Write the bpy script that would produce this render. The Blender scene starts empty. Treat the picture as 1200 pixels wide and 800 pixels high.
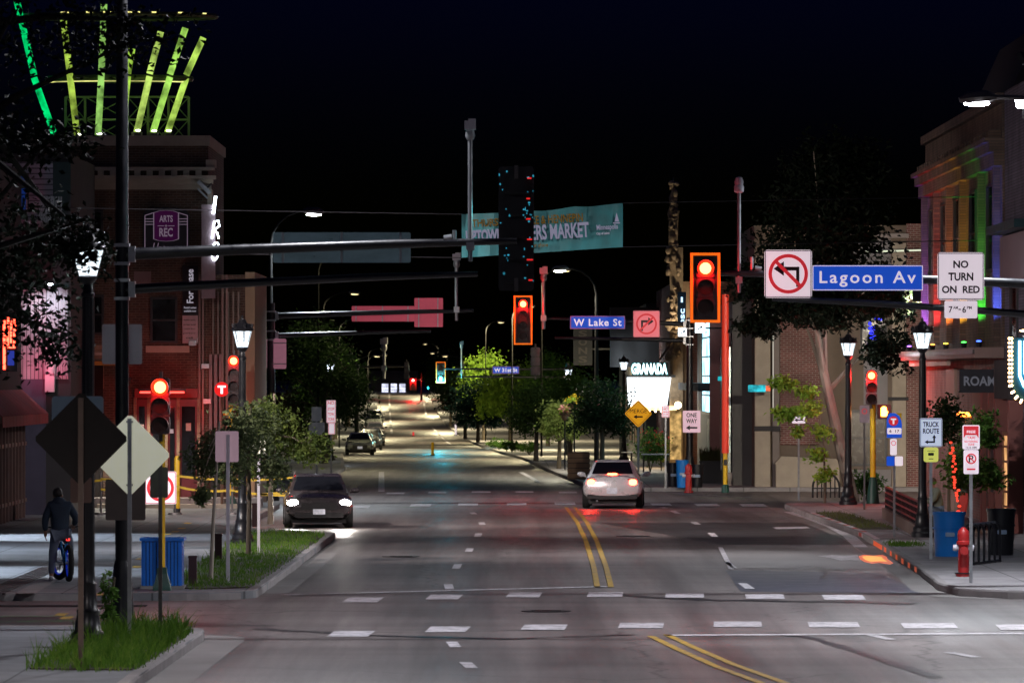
import bpy, bmesh, math, random
from math import pi, sin, cos, radians as R
from mathutils import Vector as V, Matrix
sc = bpy.context.scene
COL = sc.collection
F, H, HZ, CX = 6667.0, 4.0, 440.0, 600.0
rnd = random.Random(7)

# ------------------------------------------------------------------ terrain
PROF = [(-400,0),(215,0),(250,-.08),(300,-.42),(364,-1.08),(430,-1.6),(500,-1.75),(600,-1.4),(700,-.75),(780,.4),(830,1.35),(900,2.0),(1100,2.2),(3000,2.2)]
def interp(tab, y):
    if y <= tab[0][0]: return tab[0][1]
    for (a,za),(b,zb) in zip(tab, tab[1:]):
        if y <= b: return za+(zb-za)*(y-a)/(b-a)
    return tab[-1][1]
def gz(y):
    s = 0
    for k in (-18,-9,0,9,18): s += interp(PROF, y+k)
    return s/5 if y > 240 else interp(PROF, y)
def at(px, py, d): return V(((px-CX)/F*d, d, H-(py-HZ)/F*d))
def gp(px, py, up=0.0):
    lo, hi = 40, 835
    for _ in range(50):
        m = (lo+hi)/2
        if HZ+(H-gz(m)-up)*F/m > py: lo = m
        else: hi = m
    return V(((px-CX)/F*lo, lo, gz(lo)+up))

# ------------------------------------------------------------------ materials
def newmat(name):
    m = bpy.data.materials.new(name); m.use_nodes = True
    nt = m.node_tree; nt.nodes.clear()
    out = nt.nodes.new('ShaderNodeOutputMaterial')
    return m, nt, out
def nd(nt, typ, **kw):
    n = nt.nodes.new(typ)
    for k, v in kw.items():
        if k in n.inputs: n.inputs[k].default_value = v
        else: setattr(n, k, v)
    return n
def c4(c): return (c[0], c[1], c[2], 1)
MATS = {}
def mat(name, col, rough=.6, metal=0, var=.25, scale=6, bump=.0, bscale=None, spec=.5, stretch=(1,1,1), coat=0, selfglow=0):
    if name in MATS: return MATS[name]
    m, nt, out = newmat(name); L = nt.links.new
    p = nd(nt, 'ShaderNodeBsdfPrincipled', Roughness=rough, Metallic=metal)
    p.inputs['Specular IOR Level'].default_value = spec
    p.inputs['Coat Weight'].default_value = coat
    if selfglow: p.inputs['Emission Color'].default_value=c4(col); p.inputs['Emission Strength'].default_value=selfglow   # added emission imitates light sent back by sheeting or falling on the surface
    tc = nd(nt, 'ShaderNodeTexCoord'); mp = nd(nt, 'ShaderNodeMapping'); mp.inputs['Scale'].default_value = stretch
    L(tc.outputs['Object'], mp.inputs[0])
    n1 = nd(nt, 'ShaderNodeTexNoise', Scale=scale, Detail=6.0, Roughness=.62); L(mp.outputs[0], n1.inputs['Vector'])
    n2 = nd(nt, 'ShaderNodeTexNoise', Scale=scale*.17, Detail=3.0); L(mp.outputs[0], n2.inputs['Vector'])
    ad = nd(nt, 'ShaderNodeMath', operation='ADD'); L(n1.outputs['Fac'], ad.inputs[0]); L(n2.outputs['Fac'], ad.inputs[1])
    mr = nd(nt, 'ShaderNodeMapRange'); L(ad.outputs[0], mr.inputs[0])
    mr.inputs[1].default_value = .65; mr.inputs[2].default_value = 1.35; mr.inputs[3].default_value = 1-var; mr.inputs[4].default_value = 1+var
    mx = nd(nt, 'ShaderNodeMix', data_type='RGBA', blend_type='MULTIPLY'); mx.inputs[0].default_value = 1
    mx.inputs[6].default_value = c4(col); L(mr.outputs[0], mx.inputs[7]); L(mx.outputs[2], p.inputs['Base Color'])
    rr = nd(nt, 'ShaderNodeMapRange'); L(n1.outputs['Fac'], rr.inputs[0])
    rr.inputs[1].default_value=.3; rr.inputs[2].default_value=.7; rr.inputs[3].default_value=max(.02,rough-.08); rr.inputs[4].default_value=min(1,rough+.08)
    L(rr.outputs[0], p.inputs['Roughness'])
    if bump:
        b = nd(nt, 'ShaderNodeBump', Strength=bump, Distance=.02)
        n3 = nd(nt, 'ShaderNodeTexNoise', Scale=bscale or scale*4, Detail=5.0); L(mp.outputs[0], n3.inputs['Vector'])
        L(n3.outputs['Fac'], b.inputs['Height']); L(b.outputs[0], p.inputs['Normal'])
    L(p.outputs[0], out.inputs[0]); MATS[name] = m; return m
def emat(name, col, strength, var=0, scale=3):
    if name in MATS: return MATS[name]
    m, nt, out = newmat(name); L = nt.links.new
    e = nd(nt, 'ShaderNodeEmission', Strength=strength); e.inputs[0].default_value = c4(col)
    if var:
        tc = nd(nt, 'ShaderNodeTexCoord'); n1 = nd(nt, 'ShaderNodeTexNoise', Scale=scale, Detail=4.0); L(tc.outputs['Object'], n1.inputs['Vector'])
        mr = nd(nt, 'ShaderNodeMapRange'); L(n1.outputs['Fac'], mr.inputs[0])
        mr.inputs[1].default_value=.35; mr.inputs[2].default_value=.65; mr.inputs[3].default_value=strength*(1-var); mr.inputs[4].default_value=strength*(1+var)
        L(mr.outputs[0], e.inputs[1])
    L(e.outputs[0], out.inputs[0]); MATS[name] = m; return m
def brick(name, c1, c2, mortar, axis='y', bw=.22, bh=.075, rough=.85, ms=.012):
    """axis = normal of the wall the bricks run on"""
    if name in MATS: return MATS[name]
    m, nt, out = newmat(name); L = nt.links.new
    p = nd(nt, 'ShaderNodeBsdfPrincipled', Roughness=rough)
    tc = nd(nt, 'ShaderNodeTexCoord'); sp = nd(nt, 'ShaderNodeSeparateXYZ'); L(tc.outputs['Object'], sp.inputs[0])
    cb = nd(nt, 'ShaderNodeCombineXYZ'); L(sp.outputs['X' if axis=='y' else 'Y'], cb.inputs[0]); L(sp.outputs['Y' if axis=='z' else 'Z'], cb.inputs[1])
    if axis == 'z': L(sp.outputs['X'], cb.inputs[0])
    b = nd(nt, 'ShaderNodeTexBrick', Scale=1.0); L(cb.outputs[0], b.inputs['Vector'])
    b.inputs['Color1'].default_value=c4(c1); b.inputs['Color2'].default_value=c4(c2); b.inputs['Mortar'].default_value=c4(mortar)
    b.inputs['Brick Width'].default_value=bw; b.inputs['Row Height'].default_value=bh; b.inputs['Mortar Size'].default_value=ms
    n1 = nd(nt, 'ShaderNodeTexNoise', Scale=1.3, Detail=7.0); L(tc.outputs['Object'], n1.inputs['Vector'])
    mr = nd(nt, 'ShaderNodeMapRange'); L(n1.outputs['Fac'], mr.inputs[0]); mr.inputs[1].default_value=.3; mr.inputs[2].default_value=.7; mr.inputs[3].default_value=.6; mr.inputs[4].default_value=1.3
    mx = nd(nt, 'ShaderNodeMix', data_type='RGBA', blend_type='MULTIPLY'); mx.inputs[0].default_value=1
    L(b.outputs['Color'], mx.inputs[6]); L(mr.outputs[0], mx.inputs[7]); L(mx.outputs[2], p.inputs['Base Color'])
    bp = nd(nt, 'ShaderNodeBump', Strength=.5, Distance=.01); bp.invert = True; L(b.outputs['Fac'], bp.inputs['Height']); L(bp.outputs[0], p.inputs['Normal'])
    L(p.outputs[0], out.inputs[0]); MATS[name] = m; return m
def leafmat(name, col, col2, trans=.35):
    if name in MATS: return MATS[name]
    m, nt, out = newmat(name); L = nt.links.new
    tc = nd(nt, 'ShaderNodeTexCoord'); n1 = nd(nt, 'ShaderNodeTexNoise', Scale=2.2, Detail=8.0, Roughness=.8); L(tc.outputs['Object'], n1.inputs['Vector'])
    cr = nd(nt, 'ShaderNodeValToRGB'); L(n1.outputs['Fac'], cr.inputs[0])
    cr.color_ramp.elements[0].position=.36; cr.color_ramp.elements[0].color=c4(col)
    cr.color_ramp.elements[1].position=.64; cr.color_ramp.elements[1].color=c4(col2)
    p = nd(nt, 'ShaderNodeBsdfPrincipled', Roughness=.6); p.inputs['Specular IOR Level'].default_value=.12; L(cr.outputs[0], p.inputs['Base Color'])
    t = nd(nt, 'ShaderNodeBsdfTranslucent'); L(cr.outputs[0], t.inputs[0])
    mx = nd(nt, 'ShaderNodeMixShader'); mx.inputs[0].default_value = trans
    L(p.outputs[0], mx.inputs[1]); L(t.outputs[0], mx.inputs[2]); L(mx.outputs[0], out.inputs[0]); MATS[name]=m; return m

# ------------------------------------------------------------------ mesh builder
def scatter(name,mbs,m,parent,smooth=True):      # each small piece its own mesh
    for q in mbs: q.build(name,m,parent,smooth)
class MB:
    def __init__(s): s.v=[]; s.f=[]; s.x=Matrix.Identity(4)
    def add(s, vs, fs):
        o=len(s.v); s.v += [s.x@V(v) for v in vs]; s.f += [[i+o for i in f] for f in fs]; return s
    def box(s, x0,x1,y0,y1,z0,z1):
        return s.add([(x0,y0,z0),(x1,y0,z0),(x1,y1,z0),(x0,y1,z0),(x0,y0,z1),(x1,y0,z1),(x1,y1,z1),(x0,y1,z1)],
          [(0,3,2,1),(4,5,6,7),(0,1,5,4),(1,2,6,5),(2,3,7,6),(3,0,4,7)])
    def cbox(s, c, d): return s.box(c[0]-d[0]/2,c[0]+d[0]/2,c[1]-d[1]/2,c[1]+d[1]/2,c[2]-d[2]/2,c[2]+d[2]/2)
    def prism(s, pts, y0, y1):             # outline in XZ extruded along Y (points counter-clockwise seen from -Y)
        n=len(pts); vs=[(x,y0,z) for x,z in pts]+[(x,y1,z) for x,z in pts]
        fs=[tuple(range(n)), tuple(range(2*n-1,n-1,-1))]+[(i,i+n,(i+1)%n+n,(i+1)%n) for i in range(n)]
        return s.add(vs,fs)
    def slab(s, pts, z0, z1):              # outline in XY extruded along Z
        n=len(pts); vs=[(x,y,z0) for x,y in pts]+[(x,y,z1) for x,y in pts]
        fs=[tuple(range(n-1,-1,-1)), tuple(range(n,2*n))]+[(i,(i+1)%n,(i+1)%n+n,i+n) for i in range(n)]
        return s.add(vs,fs)
    def tube(s, pts, r, n=8, cap=True):    # r number or list
        pts=[V(p) for p in pts]; k=len(pts); rs=r if isinstance(r,(list,tuple)) else [r]*k
        vs=[]; fs=[]
        prev=None
        for i,p in enumerate(pts):
            t=(pts[min(i+1,k-1)]-pts[max(i-1,0)]).normalized()
            if prev is None:
                a=V((0,0,1)) if abs(t.z)<.9 else V((1,0,0)); u=t.cross(a).normalized()
            else: u=(prev-t*prev.dot(t)).normalized()
            prev=u; w=t.cross(u)
            for j in range(n):
                an=2*pi*j/n; vs.append(p+(u*cos(an)+w*sin(an))*rs[i])
        for i in range(k-1):
            for j in range(n): fs.append((i*n+j,i*n+(j+1)%n,(i+1)*n+(j+1)%n,(i+1)*n+j))
        if cap: fs.append(tuple(range(n-1,-1,-1))); fs.append(tuple(range((k-1)*n,k*n)))
        return s.add(vs,fs)
    def lathe(s, prof, c=(0,0,0), n=16, axis='z', a0=0):
        vs=[];fs=[]; k=len(prof)
        for r,h in prof:
            for j in range(n):
                a=2*pi*j/n+a0; x,y=r*cos(a),r*sin(a)
                q=(x,y,h) if axis=='z' else ((h,x,y) if axis=='x' else (y,h,x))
                vs.append((q[0]+c[0],q[1]+c[1],q[2]+c[2]))
        for i in range(k-1):
            for j in range(n): fs.append((i*n+j,i*n+(j+1)%n,(i+1)*n+(j+1)%n,(i+1)*n+j))
        fs.append(tuple(range(n-1,-1,-1))); fs.append(tuple(range((k-1)*n,k*n)))
        return s.add(vs,fs)
    def ball(s, c, r, n=12, m=8):
        r = r if isinstance(r,(tuple,list)) else (r,r,r)
        vs=[];fs=[]
        for i in range(m+1):
            t=pi*i/m
            for j in range(n):
                a=2*pi*j/n; vs.append((c[0]+r[0]*sin(t)*cos(a),c[1]+r[1]*sin(t)*sin(a),c[2]-r[2]*cos(t)))
        for i in range(m):
            for j in range(n): fs.append((i*n+j,i*n+(j+1)%n,(i+1)*n+(j+1)%n,(i+1)*n+j))
        return s.add(vs,fs)
    def quad(s,a,b,c,d): return s.add([a,b,c,d],[(0,1,2,3)])
    def ring(s, cx,cz, r0,r1, y0,y1, n=28, a0=0, a1=2*pi):   # annulus in XZ
        full=abs(a1-a0-2*pi)<1e-6; k=n if full else n+1
        for i in range(n):
            b0=a0+(a1-a0)*i/n; b1=a0+(a1-a0)*(i+1)/n
            s.prism([(cx+r0*cos(b0),cz+r0*sin(b0)),(cx+r1*cos(b0),cz+r1*sin(b0)),(cx+r1*cos(b1),cz+r1*sin(b1)),(cx+r0*cos(b1),cz+r0*sin(b1))],y0,y1)
        return s
    def disc(s,cx,cz,r,y0,y1,n=24): return s.prism([(cx+r*cos(2*pi*i/n),cz+r*sin(2*pi*i/n)) for i in range(n)],y0,y1)
    def build(s, name, m, parent=None, smooth=False, label=None, fix=True):
        me=bpy.data.meshes.new(name); me.from_pydata([tuple(v) for v in s.v],[],s.f); 
        if fix:
            bm=bmesh.new(); bm.from_mesh(me); bmesh.ops.recalc_face_normals(bm,faces=bm.faces); bm.to_mesh(me); bm.free()
        me.materials.append(m)
        if smooth:
            for p in me.polygons: p.use_smooth=True
            try: me.set_sharp_from_angle(angle=R(38))
            except Exception: pass
        o=bpy.data.objects.new(name,me); COL.objects.link(o)
        if parent: o.parent=parent
        if label: o['label']=label
        return o
def rrect(w,h,r=.03,cx=0,cz=0,n=4):
    pts=[]
    for sx,sz,a in ((1,-1,-pi/2),(1,1,0),(-1,1,pi/2),(-1,-1,pi)):
        for i in range(n+1):
            t=a+pi/2*i/n; pts.append((cx+sx*(w/2-r)+r*cos(t), cz+sz*(h/2-r)+r*sin(t)))
    return pts
def tag(o,label,cat,group=None,kind=None):
    if label: o['label']=label
    if cat: o['category']=cat
    if group: o['group']=group
    if kind: o['kind']=kind
    return o
def thing(name,label,cat,loc,rz=0,group=None):
    o=bpy.data.objects.new(name,None); COL.objects.link(o); o.empty_display_size=.2
    o.location=loc; o.rotation_euler=(0,0,rz); return tag(o,label,cat,group)
def struct(name,mb,m,smooth=False):
    o=mb.build(name,m,None,smooth); o['kind']='structure'; return o
def copytree(o,parent=None):
    c=o.copy(); COL.objects.link(c)
    if parent: c.parent=parent
    for ch in list(o.children): copytree(ch,c)
    return c
def dup(root,loc,rz,label,sc_=None):
    c=copytree(root); c.location=loc; c.rotation_euler=(0,0,rz); c['label']=label
    if sc_: c.scale=(sc_,)*3
    return c
def text(s,m,parent,cx,cz,w,h,y=-.01,name='lettering',bold=.02,shear=0,vert=False,space=1.0,mirror=False):
    cu=bpy.data.curves.new('t','FONT'); cu.body=s; cu.size=1; cu.offset=bold; cu.shear=shear; cu.space_character=space; cu.align_x='CENTER'
    cu.resolution_u=3
    ob=bpy.data.objects.new('t',cu); COL.objects.link(ob)
    dg=bpy.context.evaluated_depsgraph_get(); dg.update()
    me=bpy.data.meshes.new_from_object(ob.evaluated_get(dg)); bpy.data.objects.remove(ob); bpy.data.curves.remove(cu)
    xs=[v.co.x for v in me.vertices]; ys=[v.co.y for v in me.vertices]
    x0,x1,y0,y1=min(xs),max(xs),min(ys),max(ys)
    for v in me.vertices:
        u=((v.co.x-x0)/(x1-x0)-.5); t=((v.co.y-y0)/(y1-y0)-.5)
        if vert: v.co=(cx-t*w, y, cz+u*h)
        else: v.co=(cx+u*w, y, cz+t*h)
    me.materials.append(m); me.name='lettering'
    o=bpy.data.objects.new(name,me); COL.objects.link(o)
    if parent: o.parent=parent
    return o
def arrow(mb,cx,cz,L,ang,w=.035,hd=.11,y0=-.012,y1=-.008):  # straight arrow, tip direction ang
    d=V((cos(ang),sin(ang))); n=V((-d.y,d.x)); c=V((cx,cz)); t=c+d*L/2; b=c-d*L/2; k=t-d*hd
    P=[b-n*w/2,k-n*w/2,k-n*hd*.62,t,k+n*hd*.62,k+n*w/2,b+n*w/2]
    mb.prism([(p.x,p.y) for p in P],y0,y1); return mb
def spot(name,loc,target,energy,col,size=120,blend=.6,rad=.15,parent=None):
    l=bpy.data.lights.new(name,'SPOT'); l.energy=energy; l.color=col; l.spot_size=R(size); l.spot_blend=blend; l.shadow_soft_size=rad
    o=bpy.data.objects.new(name,l); COL.objects.link(o); o.location=loc
    o.rotation_euler=(V(target)-V(loc)).to_track_quat('-Z','Y').to_euler()
    if parent: o.parent=parent
    return o
def point(name,loc,energy,col,rad=.12,parent=None):
    l=bpy.data.lights.new(name,'POINT'); l.energy=energy; l.color=col; l.shadow_soft_size=rad
    o=bpy.data.objects.new(name,l); COL.objects.link(o); o.location=loc
    if parent: o.parent=parent
    return o

# ------------------------------------------------------------------ palette
BLACKP = mat('black_paint',(.012,.012,.015),.35,0,.3,5,.1)
STEEL  = mat('galvanised_steel',(.38,.39,.41),.42,.8,.25,9,.05)
DKSTEEL= mat('weathered_steel',(.12,.11,.11),.5,.6,.3,7,.1)
WHITEP = mat('white_sign_sheet',(.62,.54,.60),.45,0,.08,5,selfglow=.95)
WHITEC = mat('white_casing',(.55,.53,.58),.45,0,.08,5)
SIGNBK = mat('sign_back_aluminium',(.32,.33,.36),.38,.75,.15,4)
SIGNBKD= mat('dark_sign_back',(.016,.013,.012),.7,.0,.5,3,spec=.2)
SIGNBKL= mat('pale_sign_back',(.86,.85,.66),.5,.0,.22,2.5,selfglow=.30)  # bare back given added emission in place of lamp light
BLUEP  = mat('blue_sign_sheet',(.006,.060,.46),.4,0,.12,4,selfglow=.85)
REDP   = mat('red_sign_sheet',(.5,.02,.03),.45,0,.12,4,selfglow=.7)
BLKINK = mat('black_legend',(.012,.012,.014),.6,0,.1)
WHTINK = mat('white_legend',(.70,.62,.70),.5,0,.06,selfglow=.85)
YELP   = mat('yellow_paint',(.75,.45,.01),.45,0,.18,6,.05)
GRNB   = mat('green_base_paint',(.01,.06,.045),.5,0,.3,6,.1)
ORANGE = mat('orange_warning_sheet',(.75,.30,.01),.45,0,.1,4,selfglow=.75)
ORBORD = mat('orange_reflective_tape',(.85,.14,.006),.5,0,.1,4,selfglow=.95)
RUBBER = mat('tyre_rubber',(.012,.012,.012),.8,0,.3,20,.2)
CHROME = mat('wheel_alloy',(.35,.35,.37),.3,.9,.1)
GLASSD = mat('dark_glass',(.008,.009,.012),.08,0,.2,2,spec=.7)
CONC   = mat('concrete',(.26,.25,.25),.85,0,.25,2.2,.3,30)
STONE  = mat('tan_stone',(.36,.31,.25),.8,0,.2,2.5,.25,18)
DKWALL = mat('dark_render',(.035,.033,.036),.85,0,.35,1.5,.2)
GREYW  = mat('grey_panel_wall',(.20,.19,.20),.75,0,.2,1.2,.1)
BRICKY = brick('red_brown_brick',(.095,.048,.030),(.06,.032,.022),(.12,.09,.07))
BRICKX = brick('red_brown_brick_side',(.13,.055,.035),(.09,.038,.026),(.15,.12,.10),'x')
BRKTAN = brick('tan_brick',(.26,.18,.11),(.20,.14,.085),(.2,.17,.14))
BARK   = mat('bark',(.12,.095,.07),.9,0,.4,7,.6,25,stretch=(1,1,.25))
BARKL  = mat('pale_bark',(.22,.18,.14),.9,0,.35,7,.5,25,stretch=(1,1,.25))
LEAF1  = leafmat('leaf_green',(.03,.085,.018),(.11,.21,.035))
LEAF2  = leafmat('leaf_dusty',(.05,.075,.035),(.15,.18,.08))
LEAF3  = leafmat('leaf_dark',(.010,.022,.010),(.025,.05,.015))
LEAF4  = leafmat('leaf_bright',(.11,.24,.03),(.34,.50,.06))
GRASS  = leafmat('grass_blade',(.04,.10,.015),(.20,.27,.05))
_r=GRASS.node_tree.nodes['Color Ramp'].color_ramp; _e=_r.elements.new(.52); _e.color=(.09,.19,.02,1); _e=_r.elements.new(.72); _e.color=(.30,.26,.10,1)
PLASTB = mat('blue_bin_plastic',(.012,.16,.66),.4,0,.15,3)
def glowglass(name,col,strength,tr=.8):
    m,nt,out=newmat(name); L=nt.links.new
    e=nd(nt,'ShaderNodeEmission',Strength=strength); e.inputs[0].default_value=c4(col); t=nd(nt,'ShaderNodeBsdfTransparent'); x=nd(nt,'ShaderNodeMixShader'); x.inputs[0].default_value=tr
    L(e.outputs[0],x.inputs[1]); L(t.outputs[0],x.inputs[2]); L(x.outputs[0],out.inputs[0]); MATS[name]=m; return m
LAMPW  = glowglass('lantern_white',(.80,.92,1.0),3.0,.6)
def hexa(n): return n
SKY=.013; KL=2.1; KF=3.6; LANW=800; KM=1.75
# ------------------------------------------------------------------ camera, world
cam = bpy.data.cameras.new('camera'); cob = bpy.data.objects.new('camera', cam); COL.objects.link(cob)
cob.location=(0,0,H); cob.rotation_euler=(R(90),0,0); cam.lens=F*36/1200; cam.sensor_width=36; cam.sensor_fit='HORIZONTAL'
cam.shift_y=40/1200; cam.clip_start=.5; cam.clip_end=6000; sc.camera=cob
cam.dof.use_dof=True; cam.dof.focus_distance=150; cam.dof.aperture_fstop=6.3
sc.view_settings.view_transform='Standard'; sc.view_settings.look='None'; sc.view_settings.exposure=0
sc.cycles.sample_clamp_indirect=4; sc.cycles.max_bounces=6; sc.cycles.transparent_max_bounces=8
w=bpy.data.worlds.new('World'); sc.world=w; w.use_nodes=True; nt=w.node_tree; nt.nodes.clear()
sky=nt.nodes.new('ShaderNodeTexSky'); sky.sky_type='NISHITA'; sky.sun_disc=False; sky.sun_elevation=R(1.0); sky.sun_rotation=R(180); sky.altitude=200
tint=nd(nt,'ShaderNodeMix',data_type='RGBA',blend_type='MULTIPLY'); tint.inputs[0].default_value=1; tint.inputs[7].default_value=(.02,.05,1.5,1)
bg=nd(nt,'ShaderNodeBackground',Strength=SKY); ow=nt.nodes.new('ShaderNodeOutputWorld')
nt.links.new(sky.outputs[0],tint.inputs[6]); nt.links.new(tint.outputs[2],bg.inputs[0]); nt.links.new(bg.outputs[0],ow.inputs[0])
sl=bpy.data.lights.new('moon','SUN'); sl.energy=.006; sl.angle=R(.5); sl.color=(.8,.88,1); so=bpy.data.objects.new('moon',sl); COL.objects.link(so); so.rotation_euler=(R(50),0,R(150))

# ------------------------------------------------------------------ ground & road
def strip(mb, lf, rf, ys, up=0.0):
    vs=[]; fs=[]
    for y in ys: vs += [(lf(y),y,gz(y)+up),(rf(y),y,gz(y)+up)]
    for i in range(len(ys)-1): fs.append((2*i,2*i+1,2*i+3,2*i+2))
    mb.add(vs,fs); return mb
YS=[-120,0,40,80,120,160,200,215,225,235,245,255,270,285,300,315,330,345,360,375,390,405,420,440,460,480,500,520,540,560,580,600,620,640,660,680,700,720,740,760,780,800,815,830,850,880,920,1000,1200,2000]
struct('ground', strip(MB(),lambda y:-900,lambda y:900,YS,-.05), mat('earth',(.03,.028,.025),.95,0,.3,.6,.4))
LEFT=[(200,-8.0),(206,-7.0),(242,-7.1),(300,-8.9),(364,-10.8),(411,-11.6),(500,-12.8),(600,-14),(700,-16.6),(830,-19.6),(1000,-24)]
RIGHT=[(196,3.6),(200,2.7),(242,1.45),(330,0.1),(411,-1.36),(500,-3.9),(600,-6.9),(700,-9.1),(830,-12.1),(1000,-15)]
le=lambda y:interp(LEFT,y); re=lambda y:interp(RIGHT,y)
# asphalt: dark, worn, slightly shiny, tyre tracks along the street, seams, patches
m,nt,out=newmat('asphalt'); L=nt.links.new
p=nd(nt,'ShaderNodeBsdfPrincipled',Roughness=.5); p.inputs['Specular IOR Level'].default_value=.5
tc=nd(nt,'ShaderNodeTexCoord')
def noise(sc_,stretch,detail=5):
    mp=nd(nt,'ShaderNodeMapping'); mp.inputs['Scale'].default_value=stretch; L(tc.outputs['Object'],mp.inputs[0])
    n=nd(nt,'ShaderNodeTexNoise',Scale=sc_,Detail=detail,Roughness=.65); L(mp.outputs[0],n.inputs['Vector']); return n.outputs['Fac']
def mrange(s,a,b,c,d):
    r=nd(nt,'ShaderNodeMapRange'); L(s,r.inputs[0]); r.inputs[1].default_value=a; r.inputs[2].default_value=b; r.inputs[3].default_value=c; r.inputs[4].default_value=d; return r.outputs[0]
def mul(a,b):
    r=nd(nt,'ShaderNodeMath',operation='MULTIPLY'); L(a,r.inputs[0]); L(b,r.inputs[1]); return r.outputs[0]
tr=mrange(noise(1.0,(.9,.018,1),3),.33,.67,.60,1.38)
bl=mrange(noise(1.0,(.10,.07,1),4),.32,.68,.72,1.28)
fi=mrange(noise(22,(1,1,1),8),.3,.7,.6,1.4)
cs=mrange(noise(1.0,(.05,.5,1),3),.35,.65,.82,1.18)
# cracks: thin lines of a Voronoi distance-to-edge
vo=nd(nt,'ShaderNodeTexVoronoi',feature='DISTANCE_TO_EDGE',Scale=.11); mp=nd(nt,'ShaderNodeMapping'); mp.inputs['Scale'].default_value=(1.2,.8,1)
wn=nd(nt,'ShaderNodeTexNoise',Scale=.5,Detail=5.0); L(tc.outputs['Object'],wn.inputs['Vector'])
va=nd(nt,'ShaderNodeVectorMath',operation='MULTIPLY_ADD'); L(wn.outputs['Color'],va.inputs[0]); va.inputs[1].default_value=(2.2,2.2,0); L(tc.outputs['Object'],va.inputs[2])
L(va.outputs[0],mp.inputs[0]); L(mp.outputs[0],vo.inputs['Vector'])
ck=mrange(vo.outputs['Distance'],.001,.006,.45,1)
tot=mul(mul(mul(tr,bl),mul(fi,cs)),ck)
mx=nd(nt,'ShaderNodeMix',data_type='RGBA',blend_type='MULTIPLY'); mx.inputs[0].default_value=1; mx.inputs[6].default_value=(.142,.120,.116,1); L(tot,mx.inputs[7]); L(mx.outputs[2],p.inputs['Base Color'])
L(mrange(noise(1.0,(.8,.03,1),4),.3,.7,.36,.62),p.inputs['Roughness'])
b=nd(nt,'ShaderNodeBump',Strength=.35,Distance=.02); L(noise(40,(1,1,1),3),b.inputs['Height']); L(b.outputs[0],p.inputs['Normal'])
L(p.outputs[0],out.inputs[0]); ASPH=m; MATS['asphalt']=m
WIDE=lambda s:(lambda y: s*70 if y<216 else (le(y)-.2 if s<0 else re(y)+.2))
struct('road', strip(MB(),WIDE(-1),WIDE(1),[-120,0,40,80,120,160,200,215.9]+[y for y in YS if y>215.95 and y<=1000],0), ASPH)

# ------------------------------------------------------------------ pavements with kerbs
SW=.14
def arc(cx,cy,r,a0,a1,n=8): return [(cx+r*cos(R(a0+(a1-a0)*i/n)),cy+r*sin(R(a0+(a1-a0)*i/n))) for i in range(n+1)]
# sidewalk materials: concrete squares with joints
def pav(name,c,scale=1.6,var=.3):
    m,nt,out=newmat(name); L=nt.links.new
    p=nd(nt,'ShaderNodeBsdfPrincipled',Roughness=.75); tc=nd(nt,'ShaderNodeTexCoord')
    b=nd(nt,'ShaderNodeTexBrick',Scale=1.0); b.offset=0; L(tc.outputs['Object'],b.inputs['Vector'])
    b.inputs['Color1'].default_value=c4(c); b.inputs['Color2'].default_value=c4([k*.82 for k in c]); b.inputs['Mortar'].default_value=c4([k*.35 for k in c])
    b.inputs['Brick Width'].default_value=scale; b.inputs['Row Height'].default_value=scale*1.5; b.inputs['Mortar Size'].default_value=.018
    n=nd(nt,'ShaderNodeTexNoise',Scale=.9,Detail=8.0,Roughness=.7); L(tc.outputs['Object'],n.inputs['Vector'])
    r=nd(nt,'ShaderNodeMapRange'); L(n.outputs['Fac'],r.inputs[0]); r.inputs[1].default_value=.3; r.inputs[2].default_value=.7; r.inputs[3].default_value=1-var; r.inputs[4].default_value=1+var
    x=nd(nt,'ShaderNodeMix',data_type='RGBA',blend_type='MULTIPLY'); x.inputs[0].default_value=1; L(b.outputs['Color'],x.inputs[6]); L(r.outputs[0],x.inputs[7]); L(x.outputs[2],p.inputs['Base Color'])
    bp=nd(nt,'ShaderNodeBump',Strength=.3,Distance=.01); n2=nd(nt,'ShaderNodeTexNoise',Scale=30,Detail=4.0); L(tc.outputs['Object'],n2.inputs['Vector']); L(n2.outputs['Fac'],bp.inputs['Height']); L(bp.outputs[0],p.inputs['Normal'])
    L(p.outputs[0],out.inputs[0]); MATS[name]=m; return m
PAVL=pav('pavement_grey',(.17,.175,.19)); PAVR=pav('pavement_concrete',(.30,.28,.29))
kA=[(-4.95,20),(-4.86,60),(-4.80,74),(-4.66,86)]+arc(-6.1,86.3,1.45,0,90,6)[1:]+[(-9,87.9),(-45,88.4)]
pavA=kA+[(-45,20)]
kB=[(-45,101.2),(-9,101.2)]+arc(-6.2,102.8,1.6,-90,0,6)+[(-4.5,115),(-4.36,139)]+arc(-5.0,139.5,.66,0,60,4)+[(-6.9,145),(-7.0,147),(-7.0,171)]+arc(-10,171.5,3,5,90,6)+[(-45,174.5)]
pavB=kB
kC=[(45,102.0),(10.4,101.6),(8.9,102.0),(8.1,103.2),(7.95,106),(8.2,115),(8.42,127),(8.62,140),(8.3,160),(8.2,170)]+arc(11.2,171,3,180,95,6)+[(45,174.5)]
pavC=kC[::-1]
def pav_strip(side,ys):
    mb=MB(); f=le if side<0 else re
    for a,b_ in zip(ys,ys[1:]):
        xa,xb=f(a),f(b_); za,zb=gz(a)+SW,gz(b_)+SW; oa,ob=side*45,side*45
        if side<0: oa,ob=-45,-45
        else: oa,ob=45,45
        mb.quad((xa,a,za),(xb,b_,zb),(ob,b_,zb),(oa,a,za)); mb.quad((xa,a,za-.25),(xb,b_,zb-.25),(xb,b_,zb),(xa,a,za))
    y=ys[0]; mb.quad((f(y),y,gz(y)-.1),(oa,y,gz(y)-.1),(oa,y,gz(y)+SW),(f(y),y,gz(y)+SW)); return mb
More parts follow.
